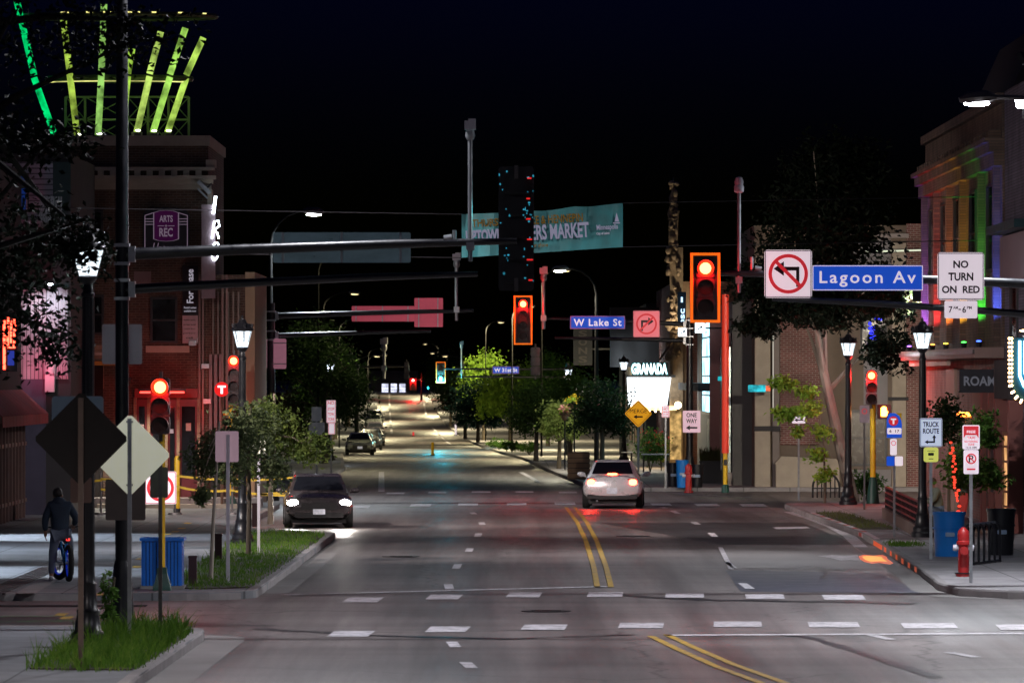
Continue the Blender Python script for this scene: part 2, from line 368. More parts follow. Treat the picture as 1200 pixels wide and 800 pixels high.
def clip_ccw(p):
    a=sum(p[i][0]*p[(i+1)%len(p)][1]-p[(i+1)%len(p)][0]*p[i][1] for i in range(len(p))); return p if a>0 else p[::-1]
struct('pavement_near_left', MB().slab(clip_ccw(pavA),-.04,SW), PAVL)
struct('pavement_left', MB().slab(clip_ccw(pavB),-.04,SW), PAVL)
struct('pavement_right', MB().slab(clip_ccw(pavC),-.04,SW), PAVR)
YD=[196.5,197.5,200,206,215]+[y for y in YS if 215<y<=1000]
YE=[203.5,206,215]+[y for y in YS if 215<y<=1000]
struct('pavement_far_right', pav_strip(1,YD), PAVR)
struct('pavement_far_left', pav_strip(-1,YE), PAVL)
def kerb(name,path,side,m=None):      # stone kerb, a swept box just proud of the slab; side=+1 when the road lies left of the path direction
    mb=MB(); P=[V((x,y)) for x,y in path]
    prof=[(-.16,SW+.004),(-.16,-.03),(.012,-.03),(.012,SW-.02),(-.012,SW+.012),]
    vs=[];fs=[];k=len(prof)
    for i,q in enumerate(P):
        t=(P[min(i+1,len(P)-1)]-P[max(i-1,0)]).normalized(); n=V((-t.y,t.x))*side
        j=.030*(rnd.random()-.5)
        for o,z in prof: 
            c=q+n*(o+j); vs.append((c.x,c.y,z+gz(q.y)+j*.4))
    for i in range(len(P)-1):
        for j in range(k): fs.append((i*k+j,i*k+(j+1)%k,(i+1)*k+(j+1)%k,(i+1)*k+j))
    mb.add(vs,fs); return struct(name,mb,m or mat('kerb_stone',(.24,.22,.22),.85,0,.35,2.5,.4,14))
def dens(path,step=1.2):
    o=[]
    for (a,b_) in zip(path,path[1:]):
        n=max(1,int((V(b_)-V(a)).length/step)); o+=[tuple(V(a).lerp(V(b_),i/n)) for i in range(n)]
    return o+[path[-1]]
kerb('kerb_near_left',dens(kA),-1); kerb('kerb_left',dens(kB),-1); kerb('kerb_right',dens(kC),1)
kerb('kerb_far_right',dens([(re(y),y) for y in YD if y<420],3),1); kerb('kerb_far_left',dens([(le(y),y) for y in YE if y<420],3),-1)

# concrete gutters and the bus pad, lying flush on the asphalt
GUT=mat('gutter_concrete',(.19,.175,.17),.7,0,.35,1.6,.3,20)
def offs(path,d0,d1,z):
    mb=MB(); P=[V(q) for q in path]
    for i in range(len(P)-1):
        def n(i):
            t=(P[min(i+1,len(P)-1)]-P[max(i-1,0)]).normalized(); return V((-t.y,t.x))
        a,b_=P[i],P[i+1]; na,nb=n(i),n(i+1)
        q=[a+na*d0,b_+nb*d0,b_+nb*d1,a+na*d1]; mb.quad(*[(v.x,v.y,z) for v in q])
    return mb
struct('gutter_near_left', offs(dens(kA[:7]),-.02,-.62,.006), GUT)
struct('gutter_left', offs(dens(kB[8:16]),-.02,-.50,.006), GUT)
struct('gutter_right', offs(dens(kC[2:12]),.02,.5,.006), GUT)
def gq(pts,up): return [tuple(gp(x,y,0)+V((0,0,up))) for x,y in pts]
mb=MB(); mb.quad(*gq([(848,639.5),(1000,640.5),(1035,667),(857,665.5)],.006)); struct('bus_pad',mb,mat('bus_pad_concrete',(.21,.19,.185),.6,0,.3,1.1,.2,25))
mb=MB(); mb.quad(*gq([(850,668),(1030,671),(1082,695),(868,693)],.005)); struct('asphalt_patch',mb,mat('patch_asphalt',(.058,.058,.078),.5,0,.3,1.4,.2,25))
mb=MB(); mb.quad(*gq([(700,612),(985,612),(1000,638),(846,638)],.0045)); struct('asphalt_patch',mb,mat('patch_asphalt_dark',(.045,.042,.042),.5,0,.3,1.4,.2,25))
mb=MB(); mb.quad(*gq([(-200,724),(40,722),(330,716),(330,735),(40,738),(-200,738)][:2]+[(330,733),(-200,739)],.005)); struct('asphalt_patch',mb,mat('patch_asphalt_dark',(.045,.042,.042)))

# ------------------------------------------------------------------ road markings
def wornpaint(name,c):
    m,nt,out=newmat(name); L=nt.links.new
    p=nd(nt,'ShaderNodeBsdfPrincipled',Roughness=.6); tc=nd(nt,'ShaderNodeTexCoord')
    n=nd(nt,'ShaderNodeTexNoise',Scale=3.5,Detail=9.0,Roughness=.75); L(tc.outputs['Object'],n.inputs['Vector'])
    cr=nd(nt,'ShaderNodeValToRGB'); L(n.outputs['Fac'],cr.inputs[0])
    cr.color_ramp.elements[0].position=.40; cr.color_ramp.elements[0].color=c4([.09+.30*k for k in c]); cr.color_ramp.elements[1].position=.54; cr.color_ramp.elements[1].color=c4(c)
    L(cr.outputs[0],p.inputs['Base Color']); L(p.outputs[0],out.inputs[0]); MATS[name]=m; return m
PW=wornpaint('worn_white_paint',(.64,.60,.64)); PY=wornpaint('worn_yellow_paint',(.55,.33,.03)); PG=wornpaint('worn_green_paint',(.05,.30,.10)); PR=wornpaint('red_light_streak',(.5,.05,.03))
UP=.011
cw=MB()
def gflat(x,y): d=26668/(y-440); return (x-600)/F*d, d
far=[(407,448,703),(504,542,699.6),(597,636,697.2),(691,732,696.8),(782,827,697.6),(876,921,699),(967,1015,700)]
near=[(390,438,742.8),(504,551,737.5),(615,666,735),(728,780,733),(839,895,731.5),(950,1009,732),(1060,1123,733.3),(1172,1240,735)]
for rows,ln in ((far,2.2),(near,1.9)):
    for x0,x1,y in rows:
        a,d=gflat(x0,y); b_,_=gflat(x1,y); sk=.35
        cw.quad((a-sk*.2,d-ln/2,UP),(b_-sk*.2,d-ln/2,UP),(b_+sk*.0,d+ln/2,UP),(a+sk*.0,d+ln/2,UP))
for x0,x1,y in [(413,433,594),(481,505,592),(537,560,591),(594,617,590.5),(650,674,590),(763,786,591),(815,842,591.5),(868,897,592),(385,407,595)]:
    a,d=gflat(x0,y); b_,_=gflat(x1,y); cw.quad((a,d-1.7,UP),(b_,d-1.7,UP),(b_,d+1.7,UP),(a,d+1.7,UP))
for x0,x1,y in [(453,474,578),(502,523,577),(553,575,576.5),(604,625,576.5),(655,676,577)]:
    a,d=gflat(x0,y); b_,_=gflat(x1,y); cw.quad((a,d-1.2,UP),(b_,d-1.2,UP),(b_,d+1.2,UP),(a,d+1.2,UP))
struct('crosswalk_markings',cw,PW)
ln=MB()
def seg(p,q,w,up=UP,mb=ln,n=1):
    a=gp(*p); b_=gp(*q)
    pts=[a.lerp(b_,i/n) for i in range(n+1)]
    t=(b_-a); t.z=0; t.normalize(); nn=V((-t.y,t.x,0))*w/2
    for s,e in zip(pts,pts[1:]):
        s=V((s.x,s.y,gz(s.y)+up)); e=V((e.x,e.y,gz(e.y)+up)); mb.quad(s-nn,e-nn,e+nn,s+nn)
seg((333,697),(712,687.3),.34); seg((780,744.5),(1290,742),.42); seg((205,700),(262,699),.2)
for p,q in [((553,783),(545,776)),((534,758.5),(529,752)),((527,690.5),(525,684.5)),((534,666.5),(537,661)),((549,646.5),(551,642.5)),((559.5,629),(561,625)),((565.5,615),(564,612)),((556,602.5),(553,600.5)),
            ((1044,749.5),(1022,744.5)),((1145,770.5),(1112,764.5)),((879,690),(870,683.5)),((818,614.5),(812,611.5)),((838,629),(833,624.5)),((795,602),(788,598.5)),((780,595.5),(775,594))]: seg(p,q,.17)
seg((844,641),(857,667),.11); seg((861,666),(852,659),.11)
# beyond Lake
seg((447,576),(447,553),.22,n=6); seg((610,553),(632,565),.2,n=4); seg((456,461.5),(459,508),.22,n=12); seg((495,461.5),(500,488),.22,n=8); seg((506,500),(529,521),.22,n=8)
seg((433,524),(470,523.6),.4)
seg((780,577.5),(880,583),.12); seg((800,574.5),(872,577),.12)
struct('lane_markings',ln,PW)
g=MB()
for p,q in [((816,583.5),(872,584.5)),((822,589),(886,589)),((785,579),(860,580.5)),((470,594.5),(492,594)),((561,593),(584,592.5)),((-60,723),(95,722)),((-60,729),(95,727.5))]: seg(p,q,.13,mb=g)
struct('bike_lane_markings',g,PG)
yl=MB()
for off in (-.13,.13):
    pts=[gp(708,688),gp(703,664),gp(693,634),gp(682,612),gp(668,594)]
    for a,b_ in zip(pts,pts[1:]):
        yl.quad((a.x+off-.055,a.y,UP),(a.x+off+.055,a.y,UP),(b_.x+off+.055,b_.y,UP),(b_.x+off-.055,b_.y,UP))
    pts=[gp(772,744.5),gp(800,758),gp(850,780),gp(905,800),gp(990,830)]
    for a,b_ in zip(pts,pts[1:]):
        yl.quad((a.x+off-.06,a.y+off*2,UP),(a.x+off+.06,a.y+off*2,UP),(b_.x+off+.06,b_.y+off*2,UP),(b_.x+off-.06,b_.y+off*2,UP))
struct('centre_line',yl,PY)
ts=MB()
for pl_,w_ in (([(700,696),(790,701),(850,703.5),(960,705),(1090,708)],.22),([(905,742),(945,746),(980,756),(1040,775),(1110,797)],.16),([(925,667),(945,663),(960,665),(985,668),(1015,664)],.12),([(960,665),(970,672),(962,678)],.10),([(300,736),(420,744),(600,748.5),(770,742.5)],.15)):
    pts=[]
    for (x0,y0),(x1,y1) in zip(pl_,pl_[1:]):
        for i in range(6): u=i/6; pts.append(gp(x0+(x1-x0)*u,y0+(y1-y0)*u+rnd.uniform(-.5,.5)))
    for a,b_ in zip(pts,pts[1:]):
        k=w_*rnd.uniform(.6,1.2); ts.quad((a.x-k/2,a.y-k,.0085),(a.x+k/2,a.y+k,.0085),(b_.x+k/2,b_.y+k,.0085),(b_.x-k/2,b_.y-k,.0085))
struct('tar_seals',ts,mat('tar_seal',(.022,.020,.022),.35,0,.3,3))
for i,(px,py,lb) in enumerate(((640,716,'iron manhole cover between the two near crosswalks'),(742,628,'iron manhole cover right of the double yellow line'),(470,652,'iron manhole cover in the oncoming lane'))):
    q=gp(px,py); t=thing('manhole_cover',lb,'manhole cover',(q.x,q.y,0)); MB().lathe([(.42,.0),(.42,.012),(.34,.012)],n=24).build('rim',mat('manhole_iron',(.035,.03,.03),.45,.6,.3,9,.2),t)
    m_=MB(); m_.lathe([(.34,0),(.34,.010)],n=24)
    for k_ in range(-3,4): m_.box(-.25,.25,k_*.09-.02,k_*.09+.02,.010,.015)
    m_.build('lid',MATS['manhole_iron'],t)
# yellow dots trail on the left pavement
yd=MB()
for x,y in [(118,696.5),(161,664),(196,626),(205,623),(213,619),(220,613),(165,655),(72,720),(78,724),(184,631)]:
    q=gp(x,y,SW if y<705 else 0); z=(SW if y<705 else 0)+.01; yd.quad((q.x-.09,q.y-.5,z),(q.x+.09,q.y-.5,z),(q.x+.09,q.y+.5,z),(q.x-.09,q.y+.5,z))
struct('yellow_pavement_dots',yd,PY)
# light streaks along the right kerb built as white and red painted strips
wk=MB(); rk=MB(); pts=dens([(8.36,160),(8.5,150),(8.62,140),(8.54,134)],1.0)
for i,(a,b_) in enumerate(zip(pts,pts[1:])):
    (rk if i%3==1 and i<20 else wk).quad((a[0]-.018,a[1],.03),(b_[0]-.018,b_[1],.03),(b_[0]-.018,b_[1],SW-.012),(a[0]-.018,a[1],SW-.012))
    (rk if i%3==1 and i<20 else wk).quad((a[0]-.0,a[1],SW+.018),(b_[0]-.0,b_[1],SW+.018),(b_[0]+.14,b_[1],SW+.018),(a[0]+.14,a[1],SW+.018))
struct('kerb_white_light_streak',wk,PW); struct('kerb_red_light_streak',rk,PR)
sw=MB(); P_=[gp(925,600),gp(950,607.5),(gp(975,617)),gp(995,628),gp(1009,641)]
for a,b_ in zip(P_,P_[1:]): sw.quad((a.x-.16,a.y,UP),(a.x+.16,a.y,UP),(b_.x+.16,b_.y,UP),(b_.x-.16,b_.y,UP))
sw.quad(*gq([(905,618),(945,617),(950,619),(910,620)],UP)); sw.add(gq([(958,651.5),(975,650.5),(990,651),(1005,650.5),(1007,655),(1010,658),(996,656.5),(985,657),(972,653.5)],UP),[tuple(range(9))]); struct('gutter_white_light_streak',sw,PW)  # white light streak by the kerb laid down in marking paint
og=MB(); og.add(gq([(1006,652),(1012,650.2),(1024,651),(1034,650),(1039,652.5),(1040,655),(1047,660),(1043,661.5),(1030,659.5),(1022,660.5),(1013,658.5),(1008,655.5)],UP),[tuple(range(12))]); struct('gutter_red_light_patch',og,mat('orange_light_patch',(.80,.13,.02),.5,0,.5,5,selfglow=.55))  # reflected light of passing cars built as a glowing orange patch
yg=MB(); yg.add(gq([(1010,652.5),(1016,651.5),(1026,652),(1033,652.5),(1035,655),(1040,658.3),(1030,658),(1020,658.6),(1014,656.5)],UP+.004),[tuple(range(9))]); struct('gutter_amber_light_patch',yg,mat('amber_light_patch',(.85,.42,.05),.5,0,.4,5,selfglow=.8))  # brighter amber core of that reflection, also glowing by itself
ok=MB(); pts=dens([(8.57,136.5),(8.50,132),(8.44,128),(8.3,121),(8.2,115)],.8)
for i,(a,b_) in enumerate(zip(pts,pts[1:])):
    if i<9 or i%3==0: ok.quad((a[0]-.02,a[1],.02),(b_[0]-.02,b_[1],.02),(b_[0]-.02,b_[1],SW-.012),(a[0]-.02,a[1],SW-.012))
struct('kerb_orange_light_streak',ok,mat('orange_light_streak',(.8,.10,.02),.5,0,.35,4,selfglow=.3))  # orange light along the kerb face painted on, with slight glow
# trench drain gratings on the left pavement
dr=MB(); G=mat('drain_iron',(.025,.02,.02),.5,.6,.3,6,.2)
def grate(a,b_,w,z,n):
    a,b_=V(a),V(b_); t=(b_-a).normalized(); nn=V((-t.y,t.x))
    for k in range(n):
        o=nn*((k+.5)/n-.5)*w; h=nn*(w/n*.32)
        q=[a+o-h,b_+o-h,b_+o+h,a+o+h]; dr.slab([(v.x,v.y) for v in clip2(q)],z-.02,z+.008)
def clip2(q):
    p=[(v.x,v.y) for v in q]; return [V(x) for x in clip_ccw(p)]
a=gp(-10,695,SW); b_=gp(62,664,SW); grate((a.x,a.y),(b_.x,b_.y),.5,SW,6)
grate((-14,98.7),(-6.35,98.9),.75,.0,6)
struct('drain_grating',dr,G)
lt=MB(); a=gp(18,695,SW); b_=gp(66,668,SW); lt.quad((a.x,a.y,SW+.006),(a.x+.35,a.y,SW+.006),(b_.x+.35,b_.y,SW+.006),(b_.x,b_.y,SW+.006)); struct('pale_paving_band',lt,CONC)
# ------------------------------------------------------------------ pedestrian lamps
def lamp_post(label,loc,h):
    t=thing('street_lamp',label,'street lamp',loc,0,'black lantern street lamps')
    k=1.0
    MB().lathe([(.27,0),(.27,.10),(.24,.13),(.24,.22),(.19,.27),(.17,.42),(.155,.5),(.165,.54),(.135,.58),(.115,.9),(.125,.93),(.105,.97),(.10,1.1)],n=16).build('base',BLACKP,t,True)
    mb=MB().lathe([(.098,1.08),(.075,h-.98),(.095,h-.97),(.095,h-.93),(.07,h-.9),(.06,h-.80),(.11,h-.75),(.13,h-.72)],n=16)
    for i in range(10):
        a=2*pi*i/10; mb.tube([(.088*cos(a),.088*sin(a),1.15),(.07*cos(a),.07*sin(a),h-1.0)],.012,5)
    mb.build('pole',BLACKP,t,True)
    pa=MB(); fr=MB(); n=6; z0,z1=h-.70,h-.30; r0,r1=.125,.235
    for i in range(n):
        a=2*pi*i/n+pi/6+.25; b_=2*pi*(i+1)/n+pi/6+.25
        A0=V((r0*cos(a),r0*sin(a),z0));B0=V((r0*cos(b_),r0*sin(b_),z0));A1=V((r1*cos(a),r1*sin(a),z1));B1=V((r1*cos(b_),r1*sin(b_),z1))
        f=.95
        pa.quad(A0*1,B0*1,B1*1,A1*1)
        fr.tube([A0*1.03,A1*1.03],.034,5)
    for (r,z,q) in ((r0,z0,.022),(r1,z1,.024)):
        fr.tube([(r*cos(2*pi*i/n+pi/6+.25),r*sin(2*pi*i/n+pi/6+.25),z) for i in range(n+1)],q,5)
    fr.lathe([(.03,z0),(.03,z1)],n=6)
    pn=pa.build('lantern_glass',LAMPW,t); point('lantern_bulb',(0,0,h-.5),LANW if h<5.5 else LANW*.25,(.82,.92,1),.06,t); fr.build('lantern_frame',BLACKP,t)
    MB().lathe([(.27,h-.30),(.275,h-.28),(.17,h-.17),(.10,h-.12),(.08,h-.06),(.035,h-.04),(.03,h-.02),(.035,h+.0),(.01,h+.05)],n=12,a0=.25).build('lantern_roof',BLACKP,t,True)
    return t
def gb(px,py,up=SW): 
    q=gp(px,py,up); return V((q.x,q.y,gz(q.y)+up))
L0=lamp_post('tallest black lantern lamp, on the grassy kerb tip behind the dark diamond sign',gb(103,760),5.95)
LP=[L0]
def lamp(lbl,loc,h):
    t=lamp_post(lbl,loc,h); LP.append(t)
lamp('black lantern lamp beside the red signal and young trees on the left kerb',gb(284,637),5.2)
lamp('black lantern lamp beside the blue barrel and TRUCK ROUTE sign on the right',gb(1081,629),5.2)
lamp('black lantern lamp beside the leaning tree trunk on the right pavement',gb(994,591),5.15)
def dlamp(lbl,px,d,h=5.1,side=1):
    x=(px-600)/F*d; LP.append(dup(LP[1],(x,d,gz(d)+SW),rnd.random(),lbl,h/5.2))
dlamp('distant lantern lamp above the red and white parking sign past the dark car',387,278,5.0)
dlamp('lantern lamp just left of the bright theatre marquee',731,268,5.0)
dlamp('distant lantern lamp among trees under the W Lake St sign',666,325,5.2)

# ------------------------------------------------------------------ traffic signals
def emi(name,c,s): return emat(name,c,s)
REDL=emat('red_signal_light',(1,.047,.014),45); GRNL=emat('green_signal_light',(.02,.75,.80),40); RIMR=emat('red_signal_rim',(1,.012,.003),6); ORL=emat('hand_signal_light',(1,.22,.02),40)
LENSD=mat('unlit_lens',(.05,.015,.012),.25,0,.1)
HOUS=mat('signal_housing_black',(.05,.022,.024),.45,0,.2,8)
HOUSY=mat('signal_housing_yellow',(.45,.26,.02),.5,0,.2,6)
def signal(label,loc,n=3,lit=0,litmat=REDL,rz=0,sec=.34,border=True,w=.56,hm=None,extra=None,spotcol=(1,.012,.012),energy=35,plate=True,parent=None,slots=False):
    """head whose lowest edge centre is loc; faces -Y"""
    t=thing('traffic_signal',label,'traffic light',loc,rz)
    hm=hm or HOUS; h=n*sec; W=.34
    if plate:
        mb=MB(); 
        if slots:
            mb.prism(rrect(w,h+.22,.05,0,h/2),-.01,.01)
            for i in range(int((h+.1)/.09)):
                for sx in (-1,1): mb.cbox((sx*(w/2-.055),.018,-.03+i*.09),(.06,.014,.035))
        else: mb.prism(rrect(w,h+.22,.05,0,h/2),-.01,.01)
        mb.build('backplate',hm,t)
    if border:
        mb=MB(); bw=.05; hh=h+.22
        mb.box(-w/2,w/2,-.016,-.0105,h/2+hh/2-bw,h/2+hh/2).box(-w/2,w/2,-.016,-.0105,h/2-hh/2,h/2-hh/2+bw)
        mb.box(-w/2,-w/2+bw,-.016,-.0105,h/2-hh/2+bw,h/2+hh/2-bw).box(w/2-bw,w/2,-.016,-.0105,h/2-hh/2+bw,h/2+hh/2-bw)
        mb.build('border',ORBORD,t)
    for i in range(n):
        zc=h-sec*(i+.5); mb=MB()
        mb.prism(rrect(W,sec-.012,.05,0,zc),-.10,.10).prism(rrect(W*.8,sec*.8,.06,0,zc),.10,.15)
        ho=mb.build('housing',hm,t)
        ls=MB().disc(0,zc,.105 if (i==lit and litmat is REDL) else .135,-.118,-.102).build('lens',litmat if i==lit else LENSD,ho)
        if i==lit and litmat is REDL: MB().ring(0,zc,.105,.152,-.116,-.104).build('lens_rim',RIMR,ho)
        v=MB(); k=12; P0=[];
        for j in range(k+1):
            a=R(-35+250*j/k); P0.append((.158*cos(a),zc+.158*sin(a)))
        vs=[];fs=[]
        for (x,z) in P0: vs+=[(x,-.10,z),(x,-.31 if z>zc else -.26,z),(x*.96,-.10,zc+(z-zc)*.96),(x*.96,-.31 if z>zc else -.26,zc+(z-zc)*.96)]
        for j in range(k):
            o=4*j; fs+=[(o,o+1,o+5,o+4),(o+2,o+6,o+7,o+3),(o+1,o+3,o+7,o+5)]
        v.add(vs,fs); v.build('visor',hm,ho)
        if i==lit and energy: point('signal_glow',(0,-.40,zc-.02),energy,spotcol,.13,t)
    MB().cbox((0,.16,h+.02),(.06,.06,.2)).build('bracket',DKSTEEL,t); MB().cbox((0,.16,-.02),(.06,.06,.2)).build('bracket',DKSTEEL,t)
    return t

# ------------------------------------------------------------------ signs
def sign(label,name,cat,loc,panels,post=None,rz=0,group=None,front=True):
    """panels: list of (cx,cz,shape,mat) local to base; post=(height,radius,mat,x)"""
    t=thing(name,label,cat,loc,rz,group)
    if post:
        ph,pr,pm,px=post; a_,b_=(.012,.012+pr*1.3) if front else (-.012-pr*1.3,-.012); MB().prism([(px-pr,0),(px+pr,0),(px+pr,ph),(px-pr,ph)],a_,b_).build('post',pm,t)
    return t
def panel(t,cx,cz,w,h,m,r=.03,border=None,name='panel',y=0,bw=.018,inset=.012):
    MB().prism(rrect(w,h,r,cx,cz),y-.004,y+.004).build(name,m,t)
    if border:
        o=MB(); W,Hh=w/2-inset,h/2-inset
        o.box(cx-W,cx+W,y-.009,y-.0045,cz+Hh-bw,cz+Hh).box(cx-W,cx+W,y-.009,y-.0045,cz-Hh,cz-Hh+bw).box(cx-W,cx-W+bw,y-.009,y-.0045,cz-Hh+bw,cz+Hh-bw).box(cx+W-bw,cx+W,y-.009,y-.0045,cz-Hh+bw,cz+Hh-bw)
        o.build('border',border,t)
def diamond(t,cx,cz,hd,m,name='panel',roll=0,border=None):
    c=V((cx,cz)); k=hd; pts=[]
    for i in range(4):
        a=pi/2*i+roll
        for j in (-1,1):
            # rounded tips
            u=V((cos(a),sin(a))); v=V((-sin(a),cos(a))); q=c+u*(k-.03)+v*j*.03
            pts.append((q.x,q.y))
        
    MB().prism(pts,-.004,.004).build(name,m,t)
    if border:
        mb=MB(); s=(k-.055)
        for i in range(4):
            a=pi/2*i; b_=a+pi/2
            p0=V((cos(a),sin(a)))*s; p1=V((cos(b_),sin(b_)))*s; q0=p0*.955;q1=p1*.955
            mb.prism([(cx+p0.x,cz+p0.y),(cx+p1.x,cz+p1.y),(cx+q1.x,cz+q1.y),(cx+q0.x,cz+q0.y)],-.009,-.0045)
        mb.build('border',border,t)
def hz(loc,py): # height above loc.z of image row py at loc
    return H-(py-HZ)/F*loc.y-loc.z

# back of the two diamond signs
q=gb(95,783); t=sign('dark rusty back of a diamond warning sign on a thin post, nearest the camera','warning_sign','road sign',q,None,(hz(q,466),.035,mat('rusty_post',(.10,.07,.055),.6,.5,.4,6,.2),0),front=False)
diamond(t,0,hz(q,514),.63,SIGNBKD)
MB().cbox((0,.0,hz(q,480)),(.03,.03,.03)).build('bolt',STEEL,t); MB().cbox((0,0,hz(q,548)),(.03,.03,.03)).build('bolt',STEEL,t)
q=gb(152,752); t=sign('pale back of a diamond warning sign on a galvanised post, overlapped by the dark one','warning_sign','road sign',q,None,(hz(q,490),.03,STEEL,0),front=False)
diamond(t,0,hz(q,533),.60,SIGNBKL,roll=.0); t.rotation_euler=(0,0,R(0))
for z in (494,568): MB().cbox((0,.0,hz(q,z)),(.10,.012,.03)).build('clamp',STEEL,t)
q=gb(188,742); t=sign('small grey sign back on a slim post in front of the yellow pole','parking_sign','road sign',q,None,(hz(q,520),.028,DKSTEEL,0),front=False)
panel(t,-.02,hz(q,565),.27,.46,mat('grey_sign_back',(.13,.13,.11),.5,.3,.2))
q=gb(266,684); t=sign('pink lit back of a square sign on a white post beside the sapling','parking_sign','road sign',q,None,(hz(q,509),.033,mat('white_post',(.60,.57,.63),.5,.1,.15),.02),front=False)
panel(t,0,hz(q,523),.43,.57,mat('pink_light_back_tint',(.60,.40,.47),.5,.1,.12,3,selfglow=.25))  # pink light put into the panel colour and a little emission
t.rotation_euler=(0,0,0)
q=gb(303,648); t=sign('plain white post among the young trees, sign hidden by leaves','sign_post','post',q,None,(2.4,.03,MATS['white_post'],0)); panel(t,0,2.3,.3,.3,SIGNBKL)
q=gb(371,556); q.y=226; q=V(((371-600)/F*226,226,gz(226)+SW)); t=sign('white sign backs on a teal lit post behind the dark car','road_sign','road sign',q,None,(hz(q,476),.035,STEEL,0)); panel(t,0,hz(q,485),.40,.56,WHITEC); panel(t,0,hz(q,502),.64,.50,WHITEC)
q=V(((388-600)/F*222,222,gz(222)+SW)); t=sign('tall red and white parking sign right of the white sign backs','parking_sign','road sign',q,None,(hz(q,470),.03,STEEL,0)); panel(t,.0,hz(q,482),.36,.88,WHITEP,border=REDP)
for k,zz in enumerate((472,479,485,491)): text(('NO','STOP','TOW','ZONE')[k],REDP,t,0,hz(q,zz),.24,.12)
panel(t,.02,hz(q,502),.26,.44,WHITEP,border=REDP,y=.001)
# prohibition sign low on a barricade foot at left
q=gb(188,598); q=V(((188-600)/F*126,126,SW)); t=sign('white square sign with a red ring standing low behind the yellow pole','prohibition_sign','road sign',q,None,(1.3,.03,STEEL,0))
panel(t,0,1.38,.70,.72,WHITEP,border=mat('pink_edge',(.6,.2,.25),.5)); MB().ring(0,1.38,.235,.30,-.013,-.006).build('ring',REDP,t)
MB().box(-.3,.3,-.25,.25,0,.06).build('foot',BLACKP,t)
# right side signs
q=gb(1048,629); t=sign('transit stop sign, blue with red T roundel and a yellow corner, on a post','transit_sign','bus stop sign',q,None,(hz(q,486),.028,STEEL,0))
z=hz(q,498); 
MB().prism([(-.18,z-.30),(.18,z-.30),(.18,z+.27),(.14,z+.29),(-.10,z+.29),(-.16,z+.24),(-.18,z+.12)],-.004,.004).build('panel',BLUEP,t)
MB().prism([(.02,z+.29),(.178,z+.29),(.178,z+.02),(.17,z+.10),(.12,z+.22)],-.009,-.005).build('yellow_corner',YELP,t)
MB().disc(-.02,z+.10,.115,-.013,-.006).build('roundel',REDP,t); text('T',WHTINK,t,-.02,z+.095,.13,.13,-.018,bold=.06)
panel(t,0,z-.14,.34,.15,WHITEP,y=-.008,name='route_panel'); text('6  17',BLKINK,t,0,z-.14,.24,.07,-.018)
panel(t,-.02,hz(q,523.5),.16,.39,WHITEP,name='small_panel'); MB().ring(-.02,hz(q,519),.045,.06,-.012,-.006,16).build('ring',REDP,t)
panel(t,-.09,hz(q,540),.19,.23,BLUEP,name='blue_panel'); panel(t,.11,hz(q,540),.19,.23,WHITEP,name='map_panel')
q=gb(1091,655); t=sign('TRUCK ROUTE sign with bent arrows above a small yellow bus sign','truck_route_sign','road sign',q,None,(hz(q,493),.03,STEEL,0))
z=hz(q,506.5); panel(t,0,z,.47,.60,mat('cool_white_sheet',(.50,.56,.72),.45,0,.06,selfglow=.8),border=BLKINK,bw=.01)
text('TRUCK',BLKINK,t,0,z+.17,.34,.11,bold=.03); text('ROUTE',BLKINK,t,0,z+.03,.34,.11,bold=.03)
a=MB(); arrow(a,-.05,z-.20,.17,pi,.035,.07); a.box(.0,.085,-.012,-.0085,z-.2175,z-.1825); arrow(a,.067,z-.12,.15,pi/2,.035,.07); a.build('arrows',BLKINK,t)
z=hz(q,532.5); panel(t,.0,z,.31,.31,mat('yellow_green_sheet',(.60,.62,.12),.45,0,.08,selfglow=.7),r=.05,name='bus_panel'); MB().prism(rrect(.12,.06,.015,0,z+.01),-.012,-.006).box(-.08,.08,-.012,-.006,z+.075,z+.085).box(-.05,.05,-.012,-.006,z-.095,z-.08).build('bus_symbol',BLKINK,t)
q=gb(1138,683); t=sign('red and white parking restriction sign above a crossed P sign, beside the right hydrant','parking_sign','road sign',q,None,(hz(q,500),.03,STEEL,0))
z=hz(q,512); panel(t,0,z,.32,.45,WHITEP); MB().prism([(-.14,z-.02),(-.10,z+.04),(.10,z+.04),(.14,z-.02),(.14,z+.205),(-.14,z+.205)],-.009,-.0045).build('red_band',REDP,t)
text('FREE',WHTINK,t,0,z+.10,.16,.05,-.014); text('TAXI',REDP,t,0,z-.01,.15,.05,-.012); text('NO PARKING',REDP,t,0,z-.08,.25,.045); text('ZONE',REDP,t,0,z-.135,.12,.04); text('12-5 AM',BLKINK,t,0,z-.19,.2,.035)
z=hz(q,541); panel(t,0,z,.28,.45,WHITEP,name='lower_panel',y=.001); text('P',BLKINK,t,0,z+.06,.09,.13); o=MB().ring(0,z+.06,.075,.10,-.016,-.011,20); o.x=Matrix.Translation((0,0,z+.06))@Matrix.Rotation(R(45),4,'Y'); o.box(-.085,.085,-.018,-.012,-.011,.011); o.build('ring',REDP,t); MB().box(-.08,.08,-.012,-.006,z-.15,z-.12).build('red_arrow',REDP,t)
q=gb(1013,597); t=sign('small dim parking sign left of the yellow signal pole','parking_sign','road sign',q,None,(hz(q,476),.028,DKSTEEL,0)); z=hz(q,485); panel(t,0,z,.28,.5,mat('dim_sign',(.30,.24,.28),.5)); MB().ring(0,z+.08,.06,.08,-.012,-.006,16).build('ring',REDP,t)
q=gb(936,586); t=sign('small pale arrow sign on a slim post by the brick wall','arrow_sign','road sign',q,None,(hz(q,487),.028,STEEL,0)); z=hz(q,492); panel(t,0,z,.42,.20,WHITEP); a=MB(); arrow(a,0,z,.28,pi,.04,.1); a.build('arrow',BLKINK,t)
